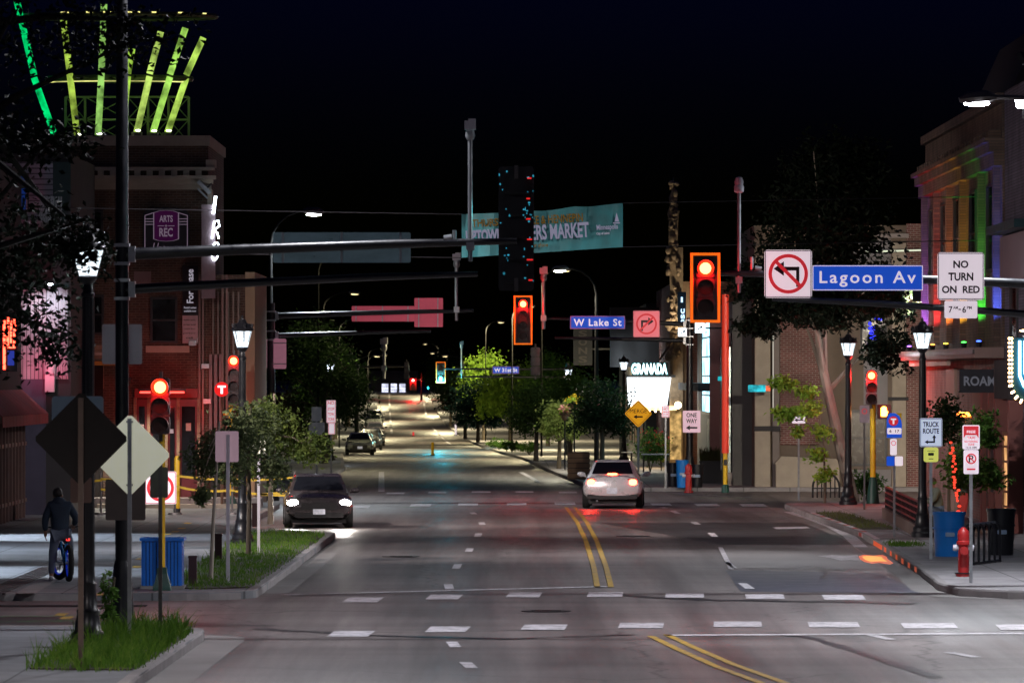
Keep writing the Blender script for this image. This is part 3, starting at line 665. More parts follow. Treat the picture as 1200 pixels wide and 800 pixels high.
# far right corner
q=gb(748,557); t=sign('orange MERGE diamond sign with a left arrow','merge_sign','road sign',q,None,(hz(q,470),.04,STEEL,0)); z=hz(q,484.5); diamond(t,0,z,.54,ORANGE,border=BLKINK)
text('MERGE',BLKINK,t,0,z+.10,.66,.16,bold=.0); a=MB(); arrow(a,-.01,z-.12,.36,pi,.06,.13); a.build('arrow',BLKINK,t)
q=gb(780,572); t=sign('small pink parking sign right of the MERGE diamond','parking_sign','road sign',q,None,(hz(q,476),.03,STEEL,0)); z=hz(q,482); panel(t,0,z,.27,.40,WHITEP,border=REDP); text('NO',REDP,t,0,z+.09,.13,.07); text('PARKING',REDP,t,0,z-.02,.2,.05); text('6-9 AM',REDP,t,0,z-.10,.17,.045)

# ------------------------------------------------------------------ mast arms
def mast(label,loc,h,arms,r=.11,brk=None,base=True):
    t=thing('signal_mast',label,'signal mast',loc,0)
    MB().lathe([(r,0),(r*.96,h*.55),(r*.8,h)],n=14).build('pole',BLACKP,t,True)
    if base: MB().lathe([(r*2.0,0),(r*2.0,.1),(r*1.75,.2),(r*1.5,.7),(r*1.25,.95),(r*1.05,1.05)],n=14).build('base',BLACKP,t,True)
    for (z0,x1,z1,ra,rb) in arms:
        s=1 if x1>0 else -1
        MB().tube([(s*r*.6,0,z0),(x1*.33,0,z0+(z1-z0)*.4),(x1*.7,0,z0+(z1-z0)*.8),(x1,0,z1)],[ra,ra*.85,(ra+rb)/2,rb],12).build('arm',BLACKP,t,True)
        MB().cbox((s*(r+.05),0,z0),(.1,.24,.24)).cbox((0,0,z0+.14),(r*2.2,r*2.2,.05)).cbox((0,0,z0-.14),(r*2.2,r*2.2,.05)).build('clamp',STEEL,t)
    return t
# near-left mast over Lagoon
qa=V(((143-600)/F*86.6,86.6,SW)); s_=86.6/F
zz=lambda py:H-(py-HZ)*s_-SW
mA=mast('tall black signal mast on the left kerb with two long arms over the road',qa,zz(-60),[(zz(298),(606-143)*s_,zz(282.5),.095,.045),(zz(339),(560-143)*s_,zz(321),.075,.04)],r=.105)
def camera_pole(label,px,pyb,pyt,d,y=0,k=1.0,dome=False):
    x=(px-600)/F*d; z0=H-(pyb-HZ)/F*d; z1=H-(pyt-HZ)/F*d; hgt=z1-z0
    t=thing('traffic_camera',label,'traffic camera',(x,d,z0),0,'cameras on thin risers above the signal arms')
    pr=.034*k
    MB().lathe([(pr,-.25*k),(pr,hgt-.28*k)],n=10).cbox((0,0,-.02),(.12*k,.2*k,.12*k)).build('riser',STEEL,t,True)
    if dome: MB().lathe([(.05,hgt-.30),(.09,hgt-.28),(.09,hgt-.18),(.075,hgt-.16),(.085,hgt-.1),(.06,hgt-.02),(.01,hgt)],n=14).build('camera_dome',WHITEC,t,True)
    else: 
        MB().cbox((0,-.02*k,hgt-.08*k),(.17*k,.34*k,.13*k)).cbox((.03*k,-.02*k,hgt-.0),(.11*k,.36*k,.03*k)).build('camera_body',WHITEC,t)
        MB().lathe([(.05*k,hgt-.30*k),(.075*k,hgt-.24*k),(.06*k,hgt-.15*k)],n=10).build('mount',STEEL,t,True)
    return t
camera_pole('tall riser with box camera over the arm end of the left mast',551,287,141,86.6)
camera_pole('riser with round camera above the arm beside the large red signal',866,327,207,105,dome=True)
camera_pole('riser with camera at the end of the reddened far left arm',535,362,297,182,k=1.5)
camera_pole('riser with camera between the far red signal and W Lake St sign',637,372,313,198,k=1.6)
camera_pole('far riser with camera above the W 31st St arm, right of the turquoise signal',541,436,400,430,k=1.7)
camera_pole('far riser with camera above the left arm at the third crossing',450,431,396,395,k=3.0)
# back of the long sign + big signal back on the near-left arm
def armsign(label,name,x0,x1,y0,y1,d,m,back=False,straps=(),yo=-.14):
    cx=(x0+x1)/2; w=(x1-x0)/F*d; h=(y1-y0)/F*d
    t=thing(name,label,'road sign',((cx-600)/F*d,d+yo,H-((y0+y1)/2-HZ)/F*d-h/2),0)
    if m: panel(t,0,h/2,w,h,m,r=.025)
    for sx in straps:
        X=(sx-cx)/F*d; MB().cbox((X,-.018,h/2),(.035,.024,h)).build('strap',STEEL,t)
    return t,w,h
SKB=mat('painted_teal_sheen',(.14,.21,.25),.33,.5,.5,1.3,selfglow=.10,stretch=(1,1,3))  # teal reflection put into the colour, with slight own glow
t,w_,h_=armsign('long bare aluminium back of a street sign on the left mast arm','street_name_sign',319.5,481,272,307.5,86.6,SKB,straps=(331,400,469),yo=.16)
wv=emat('teal_reflection',(.02,.6,.8),.35)
qs=V(((605-600)/F*86.6,86.6+.05,H-(332-HZ)/F*86.6))
sB=signal('tall black signal head seen from behind at the tip of the left mast arm',qs+V((0,.15,0)),5,1,GRNL,pi,.335,False,.54,hm=mat('matt_black_head',(.008,.008,.010),.5),energy=25,spotcol=(.05,.9,.9),slots=True)
# reflected glints on that head built as small glowing beads and bars
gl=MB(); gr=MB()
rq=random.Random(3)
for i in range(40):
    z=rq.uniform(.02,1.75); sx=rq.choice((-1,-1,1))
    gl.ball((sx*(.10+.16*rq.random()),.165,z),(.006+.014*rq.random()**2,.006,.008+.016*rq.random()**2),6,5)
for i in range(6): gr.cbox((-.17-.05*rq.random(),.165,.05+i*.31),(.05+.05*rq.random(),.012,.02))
gl.build('cyan_glint_bead',emat('glint_cyan',(.05,.45,.65),.55,.6,9),sB); gr.build('red_glint_bar',emat('glint_red',(1,.03,.03),.9),sB)
t=thing('detector','small detector camera fixed near the tip of the left mast arm','detector',at(528,279,86.5)); MB().tube([(-.10,0,0),(.02,0,.02)],.04,8).tube([(.06,0,-.03),(.06,0,.12)],.03,8).cbox((0,0,-.03),(.22,.03,.03)).build('body',STEEL,t)
# white sign back behind the mast pole and sign backs on the near lamp
t=thing('road_sign','white square sign back fixed behind the left mast pole','road sign',at(143,427,87.0)); panel(t,0,.31,.61,.61,mat('white_back',(.42,.40,.44),.5,.2,.1))
t=thing('road_sign','wide brown-grey sign back low on the left mast pole','road sign',at(147,610,86.45)); panel(t,0,.32,.61,.62,mat('brown_grey_back',(.16,.12,.11),.5,.3,.25,3))
t=thing('road_sign','blue tinted sign back fixed to the nearest lamp post above the diamonds','road sign',at(91,504,80.3)); panel(t,0,.24,.73,.48,mat('blue_back',(.30,.42,.50),.45,.4,.25,2),r=.05)
t=thing('road_sign','small brown sign back low on the nearest lamp post','road sign',at(95,588,80.3)); panel(t,0,.17,.30,.36,mat('brown_back',(.22,.13,.10),.5,.3,.2))
# pedestrian signal pole, yellow, with signal (left)
q=gb(190,690); q.y=102.4; q.x=(190-600)/F*q.y
t=thing('signal_pole','yellow signal pole with dark green flared base on the left kerb','signal pole',q)
MB().lathe([(.055,.38),(.055,3.1)],n=12).build('pole',YELP,t,True); MB().lathe([(.23,0),(.22,.06),(.13,.30),(.12,.40),(.07,.42)],n=4,a0=pi/4).build('base',GRNB,t)
s1=signal('red traffic signal on the yellow pole at left, above the pale diamond',at(188,509,102.2),3,0,rz=0,border=False,plate=False,w=.5,energy=60)
t=thing('signal_pole','short yellow signal pole beside the red T sign near the trees','signal pole',V(((271-600)/F*166.2,166.2,SW)))
MB().lathe([(.07,.3),(.07,3.0)],n=10).build('pole',YELP,t,True); MB().lathe([(.2,0),(.12,.3),(.08,.36)],n=8).build('base',GRNB,t); MB().cbox((-.12,-.02,2.75),(.3,.1,.08)).build('bracket',YELP,t)
signal('red signal with four sections beside the lit T roundel at left',at(274,475,165.6),4,0,border=False,plate=False,sec=.37,energy=40)
t=thing('transit_sign','red T roundel on a brown post left of the four-section signal','bus stop sign',V(((260-600)/F*166,166,SW)))
zt=H-(456-HZ)/F*166-SW; MB().lathe([(.04,0),(.04,zt)],n=8).build('post',mat('brown_post',(.12,.06,.04),.6),t)
MB().disc(0,zt,.215,-.07,-.03).build('roundel',emat('roundel_red',(.9,.02,.02),1.0),t); text('T',emat('roundel_white',(1,.9,.95),1.6),t,0,zt-.01,.24,.24,-.075,bold=.05)
# Lagoon right mast
d=105.0; q=V((10.15,d,SW)); f_=lambda py:H-(py-HZ)/F*d-SW; X=lambda px:(px-600)/F*d-q.x
mast('signal mast off the right kerb whose two arms carry the Lagoon Av sign',q,9.3,[(f_(334),X(842),f_(320),.095,.05),(f_(371),X(905),f_(350),.075,.045)],r=.13)
signal('largest red signal with orange border at the tip of the right mast arm',at(826.5,371,d-.25),3,0,sec=.355,w=.55,energy=60)
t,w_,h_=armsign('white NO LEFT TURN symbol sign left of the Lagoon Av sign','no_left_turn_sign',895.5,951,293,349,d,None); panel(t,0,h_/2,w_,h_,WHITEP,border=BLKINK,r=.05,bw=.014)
a=MB(); c=h_/2; a.box(.145,.205,-.012,-.0085,c-.24,c+.06).box(-.08,.205,-.012,-.0085,c+.06,c+.13); a.prism([(-.08,c-.04),(-.08,c+.23),(-.27,c+.095)],-.012,-.0085); a.build('arrow',BLKINK,t)
o=MB().ring(0,c,.30,.365,-.018,-.0135,36); o.x=Matrix.Translation((0,0,c))@Matrix.Rotation(R(45),4,'Y'); o.box(-.32,.32,-.02,-.0135,-.032,.032); o.build('ring',REDP,t)
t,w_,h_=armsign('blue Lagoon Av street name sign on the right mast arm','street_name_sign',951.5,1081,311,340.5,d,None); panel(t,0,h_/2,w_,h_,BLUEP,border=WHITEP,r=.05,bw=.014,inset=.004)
text('Lagoon Av',WHTINK,t,0,h_/2-.02,w_*.87,.29,bold=.012,space=1.25)
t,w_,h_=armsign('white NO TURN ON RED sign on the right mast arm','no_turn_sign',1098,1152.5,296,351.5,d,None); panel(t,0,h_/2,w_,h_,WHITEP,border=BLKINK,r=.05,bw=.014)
text('NO',BLKINK,t,0,h_*.75,.28,.14,bold=.035); text('TURN',BLKINK,t,0,h_*.49,.46,.15,bold=.035); text('ON  RED',BLKINK,t,0,h_*.22,.70,.14,bold=.035)
t,w_,h_=armsign('small white 7AM-6PM time plate under NO TURN ON RED','time_plate',1106,1144.5,352.5,373,d,None,yo=-.16); panel(t,0,h_/2,w_,h_,WHITEP,r=.03); text('7',BLKINK,t,-.19,h_/2,.07,.12); text('AM',BLKINK,t,-.10,h_/2+.035,.09,.055); MB().box(-.045,.0,-.014,-.008,h_/2-.008,h_/2+.012).build('dash',BLKINK,t); text('6',BLKINK,t,.06,h_/2,.07,.12); text('PM',BLKINK,t,.155,h_/2+.035,.09,.055)
t=thing('detector','small detector on a stalk right of the tall riser by the no left turn sign','detector',at(886,315,d)); MB().tube([(.10,0,0),(-.02,0,.02)],.04,8).tube([(-.08,0,-.01),(-.08,0,.22)],.03,8).cbox((.0,0,-.05),(.25,.03,.03)).build('body',STEEL,t)
# Lake left mast (near side) with two sign backs
d=182.0; q=V(((318-600)/F*d,d,0)); f_=lambda py:H-(py-HZ)/F*d
mast('distant left signal mast beside the white backplates with reddened arms',q,f_(355),[(f_(370),(555-318)/F*d,f_(364),.10,.05),(f_(393),(505-318)/F*d,f_(388),.08,.045)],r=.13)
t,w_,h_=armsign('long reddened back of a street sign on the distant left arm','street_name_sign',412,485.5,358.5,376.5,d,mat('red_light_back_tint',(.50,.07,.11),.35,.3,.35,1.2,selfglow=.35),straps=(417,448,478),yo=.2)
t,w_,h_=armsign('square reddened sign back at the end of the distant left arm','regulatory_sign',485.5,519,349,383,d,MATS['red_light_back_tint'],straps=(490.5,513),yo=.2)
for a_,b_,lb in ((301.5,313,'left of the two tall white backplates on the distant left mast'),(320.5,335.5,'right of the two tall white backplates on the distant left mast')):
    t=thing('signal_backplate',lb,'backplate',at((a_+b_)/2,432,d-.3),0,'white backplates on the distant left mast'); w_=(b_-a_)/F*d; panel(t,0,.48,w_,.96,mat('pink_light_plate_tint',(.50,.20,.28),.4,.3,.3,2,selfglow=.35),r=.05); MB().cbox((0,-.02,.16),(w_,.03,.03)).cbox((0,-.02,.82),(w_,.03,.03)).build('strap',STEEL,t)
# the reddening above is put into the back colours, with slight own glow; Lake right mast
d=198.0; q=V(((808-600)/F*d,d,SW)); f_=lambda py:H-(py-HZ)/F*d-SW
mast('signal mast on the far right corner carrying W Lake St and ONE WAY signs',q,f_(372),[(f_(380),(636-808)/F*d,f_(373),.085,.045),(f_(399),(650-808)/F*d,f_(396),.075,.045)],r=.12)
signal('red signal with orange border left of the W Lake St sign',at(613,400,d-.25),4,0,sec=.37,w=.64,energy=180)
MB().tube([at(636,373,d),at(613,373,d)],.05,8).build('arm_tip',BLACKP,None); bpy.data.objects['arm_tip'].parent=None
o=bpy.data.objects['arm_tip']; bpy.data.objects.remove(o)
t,w_,h_=armsign('blue W Lake St street name sign on the distant right arm','street_name_sign',668,732.5,370,385.5,d,None); panel(t,0,h_/2,w_,h_,BLUEP,border=mat('pink_edge',(.6,.2,.25)),r=.04,bw=.03,inset=.004); text('W Lake St',WHTINK,t,0,h_/2,w_*.87,.25,bold=.02,space=1.15)  # border tinted pink for the red signal light beside it
t,w_,h_=armsign('red-lit NO RIGHT TURN symbol sign right of the W Lake St sign','no_right_turn_sign',742,773,364,395,d,None); panel(t,0,h_/2,w_,h_,mat('red_light_sheet_tint',(.62,.13,.16),.45,0,.15,2,selfglow=.8),border=MATS['pink_edge'],r=.04); c=h_/2  # red signal light put into the sheet colour
a=MB(); a.box(-.19,-.12,-.012,-.0085,c-.24,c+.06).box(-.19,.06,-.012,-.0085,c+.05,c+.13); a.prism([(.06,c-.05),(.25,c+.09),(.06,c+.23)],-.012,-.0085); a.build('arrow',BLKINK,t)
o=MB().ring(0,c,.30,.365,-.018,-.0135,30); o.x=Matrix.Translation((0,0,c))@Matrix.Rotation(R(-45),4,'Y'); o.box(-.32,.32,-.02,-.0135,-.032,.032); o.build('ring',REDP,t)
t,w_,h_=armsign('white ONE WAY sign with left arrow on the far right corner mast','one_way_sign',800,820.5,481,506.5,d,None,yo=-.2); panel(t,0,h_/2,w_,h_,mat('pink_light_sheet_tint',(.62,.40,.48),.45,0,.1,3,selfglow=.75),border=None); text('ONE',BLKINK,t,0,h_*.80,.36,.15,bold=.02); text('WAY',BLKINK,t,0,h_*.53,.38,.15,bold=.02); a=MB(); arrow(a,0,h_*.22,.40,pi,.06,.14); a.build('arrow',BLKINK,t)  # pink cast of the red signals put into the sheet
signal('grey louvred signal head hanging below the distant right arm, seen from behind',at(627.5,440,d+.1),3,None,rz=pi,sec=.33,border=False,w=.45,energy=0,hm=mat('grey_housing',(.16,.15,.15),.5,.2,.3),plate=False)
# yellow pole by the crossing; red light on its upper part painted on
q=gb(850,577); t=thing('crossing_pole','tall pole, red light tint above and yellow below, with push button at the crossing','signal pole',q)
MB().lathe([(.115,1.3),(.115,hz(q,345))],n=12).build('upper_pole',mat('red_light_pole_tint',(.6,.035,.015),.45,0,.25,3,selfglow=.35,stretch=(1,1,.4)),t,True); MB().lathe([(.075,.25),(.075,1.36)],n=12).build('lower_pole',YELP,t,True); MB().lathe([(.13,0),(.12,.22),(.08,.27)],n=10).build('base',GRNB,t,True); MB().cbox((0,-.10,1.0),(.12,.07,.18)).build('push_button',BLACKP,t)
# right kerb signal with yellow pole and pedestrian hand
q=gb(1023,590); q.y=172; q.x=(1023-600)/F*172; t=thing('signal_pole','yellow pole with green base carrying the red signal by the leaning tree','signal pole',q)
MB().lathe([(.085,.75),(.085,hz(q,472))],n=12).build('pole',YELP,t,True); MB().lathe([(.2,0),(.12,.7),(.09,.8)],n=10).build('base',GRNB,t,True)
signal('red signal on the yellow pole right of the leaning tree',at(1021,474,171.7),3,0,border=False,plate=False,energy=200,sec=.35)
t=thing('pedestrian_signal','orange hand pedestrian signal beside the red signal at right','pedestrian signal',at(1036,490,171.6)); MB().prism(rrect(.42,.44,.05,0,.2),0,.2).build('housing',HOUS,t); MB().prism([(-.09,.06),(.07,.06),(.12,.2),(.08,.22),(.07,.33),(.03,.35),(0,.36),(-.04,.35),(-.09,.32)],-.02,-.005).build('hand',ORL,t)
spot('hand_glow',(0,-.1,.2),(0,-5,0),10,(1,.3,.05),150,parent=t)
# 31st crossing
d=430.0
signal('far signal with turquoise light and orange border',at(516.5,447,d),3,2,emat('turquoise_signal_light',(.02,.85,1),60),sec=.46,w=.72,energy=900,spotcol=(.05,.85,1)).scale=(1,1,1); sg_=[o for o in bpy.data.objects if o.get('label','').startswith('far signal with turquoise')][0]; spot('signal_beam',(0,-.5,.23),(2.5,-130,-5.5),6500,(.03,.75,1),11,1.0,.15,sg_)
q=V(((665-600)/F*d,d,gz(d))); f_=lambda py:H-(py-HZ)/F*d-q.z
mast('far mast hidden by trees carrying the W 31st St sign',q,f_(425),[(f_(432.5),(515-665)/F*d,f_(432),.10,.06),(f_(442),(535-665)/F*d,f_(441),.10,.06)],r=.16)
t,w_,h_=armsign('tiny blue W 31st St street name sign far down the street','street_name_sign',577,608.5,429,438,d,None); panel(t,0,h_/2,w_,h_,BLUEP,border=mat('pink_edge',(.6,.2,.25)),bw=.05,inset=.005); text('W 31st St',WHTINK,t,0,h_/2,w_*.86,h_*.5,bold=.03)
d=395.0; q=V(((418-600)/F*d,d,gz(d))); f_=lambda py:H-(py-HZ)/F*d-q.z
mast('far left mast at the third crossing half hidden by trees',q,f_(425),[(f_(430),(476-418)/F*d,f_(429),.09,.06)],r=.16)
signal('far signal head seen from behind at the third crossing, left of the red dot',at(476.5,444,d),3,None,rz=pi,sec=.4,border=False,w=.4,energy=0,hm=MATS['grey_housing'],plate=False)
d=790.0
signal('farthest red signal on the crest of the hill',at(484,456,d),3,0,emat('far_red',(1,.04,.03),220),sec=.5,border=False,w=.9,energy=900)
q=V(((494-600)/F*d,d,gz(d))); f_=lambda py:H-(py-HZ)/F*d-q.z
mast('farthest mast on the hill crest right of the red signal',q,f_(437),[(f_(445),(484-494)/F*d,f_(445),.08,.05)],r=.10)
signal('tiny turquoise signal on the hill crest',at(502,456,d+8),3,2,emat('far_cyan',(.02,.6,.7),25),sec=.4,border=False,w=.5,energy=0)
# yellow lane marker posts in the far roadway
for px,y0,y1,c,lb in ((507,533.5,518,YELP,'yellow flexible marker post in the middle of the far roadway'),(484.5,511,506,REDP,'small red marker post farther up the roadway'),(534,510,497,WHITEP,'white and red marker post at the far right kerb')):
    q=gp(px,y0); q.z=gz(q.y); t=thing('marker_post',lb,'marker post',q); hgt=(y0-y1)/F*q.y; MB().lathe([(.09,0),(.09,hgt)],n=8).build('post',c,t); MB().lathe([(.16,0),(.15,.06)],n=8).build('foot',BLACKP,t)

# ------------------------------------------------------------------ cobra street lights
LEDM=emat('led_lens',(.9,.95,1),120); LEDW=emat('led_lens_warm',(1,.86,.62),110)
def cobra(label,loc,h,arm,energy,col=(.9,.95,1),lens=None,rise=.9,name='cobra_street_light',size=140,pole=True,arcr=False,pr=.085,k=1.0,tilt=0,pm=None,blend=.5):
    t=thing('roadway_light',label,'street light',loc,0,'tall roadway lights')
    s=1 if arm>0 else -1
    if pole:
        MB().lathe([(pr*1.25,0),(pr,h*.5),(pr*.7,h-rise)],n=10).build('pole',pm or DKSTEEL,t,True)
    pts=[(0,0,h-rise)]+[(arm*(1-cos(a)),0,h-rise+rise*sin(a)) for a in (R(20),R(40),R(60),R(80))]+[(arm,0,h)]
    MB().tube(pts,.045*k,8).build('arm',pm or DKSTEEL,t,True)
    MB().tube([(arm-s*.05,0,h),(arm+s*.1,0,h+.01),(arm+s*.45*k,0,h-.02),(arm+s*.62*k,0,h-.05)],[.05*k,.12*k,.13*k,.05*k],8).build('head',DKSTEEL,t,True)
    MB().ball((arm+s*.30*k,0,h-.12*k),(.24*k,.09*k,.05*k),10,6).build('lens',lens or LEDM,t,True)
    spot('street_light_lamp',(arm+s*.3*k,0,h-.2*k),(arm+s*.3*k+tilt,0,h-8),energy,col,size,blend,.15,t)
    return t
# ------------------------------------------------------------------ buildings
def blg(name,label,cat='building'): return thing(name,label,cat,(0,0,0))
def B(parent,name,m,*boxes,label=None):
    for b_ in boxes: o=MB().box(*b_).build(name,m,parent,label=label)
    return o
def win_y(parent,x0,x1,z0,z1,y,fm,gm,t=.07,mull=1):      # window in a wall facing -Y
    f=MB(); f.box(x0,x1,y-.06,y,z0,z0+t).box(x0,x1,y-.06,y,z1-t,z1).box(x0,x0+t,y-.06,y,z0+t,z1-t).box(x1-t,x1,y-.06,y,z0+t,z1-t)
    for k in range(mull): 
        zc=z0+(z1-z0)*(k+1)/(mull+1); f.box(x0+t,x1-t,y-.05,y,zc-.025,zc+.025)
    o=f.build('window',fm,parent); MB().box(x0+t,x1-t,y-.02,y-.003,z0+t,z1-t).build('pane',gm,o); return o
def win_x(parent,y0,y1,z0,z1,x,fm,gm,t=.08,s=-1,mull=1):
    f=MB(); a,b_=(x-.06,x) if s<0 else (x,x+.06)
    f.box(a,b_,y0,y1,z0,z0+t).box(a,b_,y0,y1,z1-t,z1).box(a,b_,y0,y0+t,z0+t,z1-t).box(a,b_,y1-t,y1,z0+t,z1-t)
    for k in range(mull):
        zc=z0+(z1-z0)*(k+1)/(mull+1); f.box(a+.01,b_-.01 if s<0 else b_,y0+t,y1-t,zc-.025,zc+.025)
    o=f.build('window',fm,parent); a,b_=(x-.02,x-.003) if s<0 else (x+.003,x+.02); MB().box(a,b_,y0+t,y1-t,z0+t,z1-t).build('pane',gm,o); return o
def XZ(px,py,d): return (px-600)/F*d, H-(py-HZ)/F*d
FRM=mat('window_frame_dark',(.03,.028,.03),.5); FRMW=mat('window_frame_white',(.5,.48,.5),.5)

# --- ARTS + REC brick corner block (front plane Y=168)
d=168.0
A=blg('brick_corner_building','tall brick corner building at left with stone parapet and dark red doors')
x0,_=XZ(40,0,d); x1,_=XZ(244,0,d); xw,_=XZ(297,0,d); zt=XZ(0,171,d)[1]; zw=XZ(0,322,d)[1]
B(A,'wall',BRICKY,(x0,x1,d,d+9,0,zt)); B(A,'parapet_cap',STONE,(x0-.1,x1+.06,d-.12,d+9.1,zt,zt+.30))
zc0=XZ(0,216,d)[1]
cn=MB(); cn.box(x0-.1,x1+.16,d-.26,d-.003,zc0,zc0+.14).box(x0-.1,x1+.10,d-.16,d-.003,zc0-.16,zc0).box(x0-.1,x1+.24,d-.38,d-.003,zc0+.14,zc0+.25)
for i in range(14): cn.box(x0+.1+i*.36,x0+.28+i*.36,d-.32,d-.263,zc0+.25,zc0+.40)
cn.box(x0-.1,x1+.2,d-.30,d-.003,zc0+.40,zc0+.50); cn.build('cornice',STONE,A)
B(A,'corbel',STONE,(x1-.06,x1+.22,d-.22,d+.5,zc0+.5,zc0+.72),(x1-.02,x1+.12,d-.1,d+.5,zc0-.7,zc0-.16))
B(A,'side_wing',BRICKY,(x1+.003,xw,d+.02,d+8,0,zw))
B(A,'wing_corner_pier',mat('pale_brown_stone',(.27,.19,.12),.8,0,.2,2),(xw-.24,xw+.04,d-.06,d+8.1,0,zw+.08))
pl=MB()
for i in range(6): pl.box(x1+.12+i*.15,x1+.17+i*.15,d-.05,d+.017,2.0,zw-.5)
pl.build('metal_ribs',mat('brown_ribs',(.16,.12,.10),.5,.3),A)
# upper windows/doors
for a,b_,t0,b0 in ((100,121,246,297),(176,208,348,402),(108,122,345,392)):
    win_y(A,XZ(a,0,d)[0],XZ(b_,0,d)[0],XZ(0,b0,d)[1],XZ(0,t0,d)[1],d,FRM,GLASSD)
B(A,'stone_panel',mat('mauve_panel',(.20,.13,.13),.8,0,.2,2),(XZ(157,0,d)[0],XZ(177,0,d)[0],d-.03,d-.003,XZ(0,333,d)[1],XZ(0,318,d)[1]))
B(A,'stone_band',STONE,(XZ(171,0,d)[0],XZ(222,0,d)[0],d-.05,d-.003,XZ(0,413,d)[1],XZ(0,405,d)[1]),(XZ(80,0,d)[0],XZ(121,0,d)[0],d-.05,d-.003,XZ(0,416,d)[1],XZ(0,413,d)[1]))
B(A,'lit_wall_patch',BRKTAN,(XZ(78,0,d)[0],XZ(122,0,d)[0],d-.02,d-.003,XZ(0,455,d)[1],XZ(0,404,d)[1]))  # yellowish lit part of the wall built in as tan brick
B(A,'yellow_beam',mat('ochre_paint',(.40,.22,.03),.6),(XZ(108,0,d)[0],XZ(136,0,d)[0],d-.14,d-.055,XZ(0,428,d)[1],XZ(0,423,d)[1]))
RDOOR=mat('dark_red_door',(.10,.010,.016),.45,0,.4,2)
B(A,'storefront_band',mat('dark_red_fascia',(.18,.03,.03),.6),(XZ(158,0,d)[0],XZ(232,0,d)[0],d-.12,d-.003,XZ(0,466,d)[1],XZ(0,455,d)[1]))
for a,b_ in ((160,173),(176,194),(196,208),(210,232)):
    o=B(A,'door',RDOOR,(XZ(a,0,d)[0],XZ(b_,0,d)[0],d-.06,d-.003,.35,XZ(0,468,d)[1]))
    MB().box(XZ(a,0,d)[0]+.08,XZ(b_,0,d)[0]-.08,d-.075,d-.062,1.0,XZ(0,476,d)[1]).build('pane',GLASSD,o)
dd=MB()
for a in (234,238,261,266): dd.box(XZ(a,0,d)[0]-.03,XZ(a,0,d)[0]+.03,d-.10,d-.055,.3,XZ(0,322,d)[1])
dd.build('downpipe',mat('pipe_brown',(.15,.08,.07),.4,.4),A)
B(A,'grey_shutter',mat('shutter_mauve',(.20,.15,.15),.6,0,.2,1.5),(XZ(245,0,d)[0],XZ(260,0,d)[0],d-.05,d-.003,1.0,XZ(0,415,d)[1]))
B(A,'dark_doorway',mat('doorway_black',(.008,.006,.006),.8),(XZ(110,0,d)[0],XZ(121,0,d)[0],d-.06,d-.003,.3,XZ(0,428,d)[1]),(XZ(247,0,d)[0],XZ(258,0,d)[0],d-.11,d-.06,.3,2.4))
B(A,'ledge',CONC,(XZ(80,0,d)[0],xw+.3,d-1.6,d-.13,SW,.42)); B(A,'step',STONE,(XZ(120,0,d)[0],xw+.1,d-2.2,d-1.62,SW,.26))
wl=MB()
for a,b_ in ((242,347),(241,429),(243,470),(226,402)): x,z=XZ(a,b_+0,d); wl.cbox((x,d-.12,z),(.22,.13,.14))
wl.build('wall_bracket',STEEL,A)
for px,py,w_p,h_p,c_ in ((167,500,4,6,(.4,.3,.3)),(185,498,5,8,(.35,.3,.22)),(201,505,5,5,(.3,.32,.4)),(221,500,6,9,(.4,.28,.26))):
    x,z=XZ(px,py,d); B(A,'poster',mat('poster_%d'%px if False else 'poster_'+'abcd'[(167,185,201,221).index(px)],c_,.6,0,.3,9),(x-w_p/80,x+w_p/80,d-.085,d-.078,z-h_p/80,z+h_p/80))
for px in (158.5,174.5,195,209,233):
    x=XZ(px,0,d)[0]; B(A,'brick_pier',BRKTAN,(x-.045,x+.045,d-.11,d-.003,.30,XZ(0,466,d)[1]))
# sign on the wall
t=thing('wall_sign','arched dark ARTS REC wall sign with purple shield on the brick building','shop sign',((195-600)/F*d,d-.02,XZ(0,297,d)[1]))
w_=54/F*d; h_=54/F*d
arch=[(-w_/2,0),(w_/2,0),(w_/2,h_*.86)]+[(w_/2*cos(R(a)),h_*.86+h_*.14*sin(R(a))) for a in (30,60,90,120,150)]+[(-w_/2,h_*.86)]
MB().prism(arch,-.10,0).build('panel',mat('sign_navy',(.018,.014,.025),.5),t)
LIL=emat('sign_lilac',(.42,.30,.42),.30); o=MB()  # lettering glows faintly in place of light falling on it
for s in (-1,1):
    o.box(s*w_*.46-.012,s*w_*.46+.012,-.12,-.10,0.0,h_*.82)
    for k in range(3): o.box(min(s*w_*.46,s*w_*.27),max(s*w_*.46,s*w_*.27),-.12,-.101,h_*(.62+k*.06),h_*(.62+k*.06)+.02)
    o.tube([(s*w_*.46,-.11,h_*.82),(s*w_*.27,-.11,h_*.88)],.012,5)
o.build('outline',LIL,t)
sh=[(-.34,.42),(-.2,.37),(0,.35),(.2,.37),(.34,.42),(.34,1.20),(.2,1.25),(0,1.27),(-.2,1.25),(-.34,1.20)]
MB().prism([(x*1.12,z*1.0) for x,z in sh],-.13,-.101).build('shield_rim',LIL,t); MB().prism([(x*1.03,z*.985+.012) for x,z in sh],-.15,-.131).build('shield',emat('shield_purple',(.16,.02,.15),.14),t)  # shield likewise given a faint emission instead of lamp light
text('ARTS',LIL,t,0,1.02,.40,.20,-.16,bold=.03); text('REC',LIL,t,0,.62,.40,.26,-.16,bold=.03); o=MB().box(-.25,-.06,-.16,-.152,.80,.82).box(.06,.25,-.16,-.152,.80,.82); o.build('rule',LIL,t); text('+',LIL,t,0,.81,.08,.08,-.16)
text('Uptown',LIL,t,0,.10,.8,.42,-.12,shear=.35,bold=0)
t=thing('lease_banner','vertical For Lease banner, black above and pale below, on the brick building','banner',((223-600)/F*d,d-.06,XZ(0,402,d)[1])); w_=18/F*d
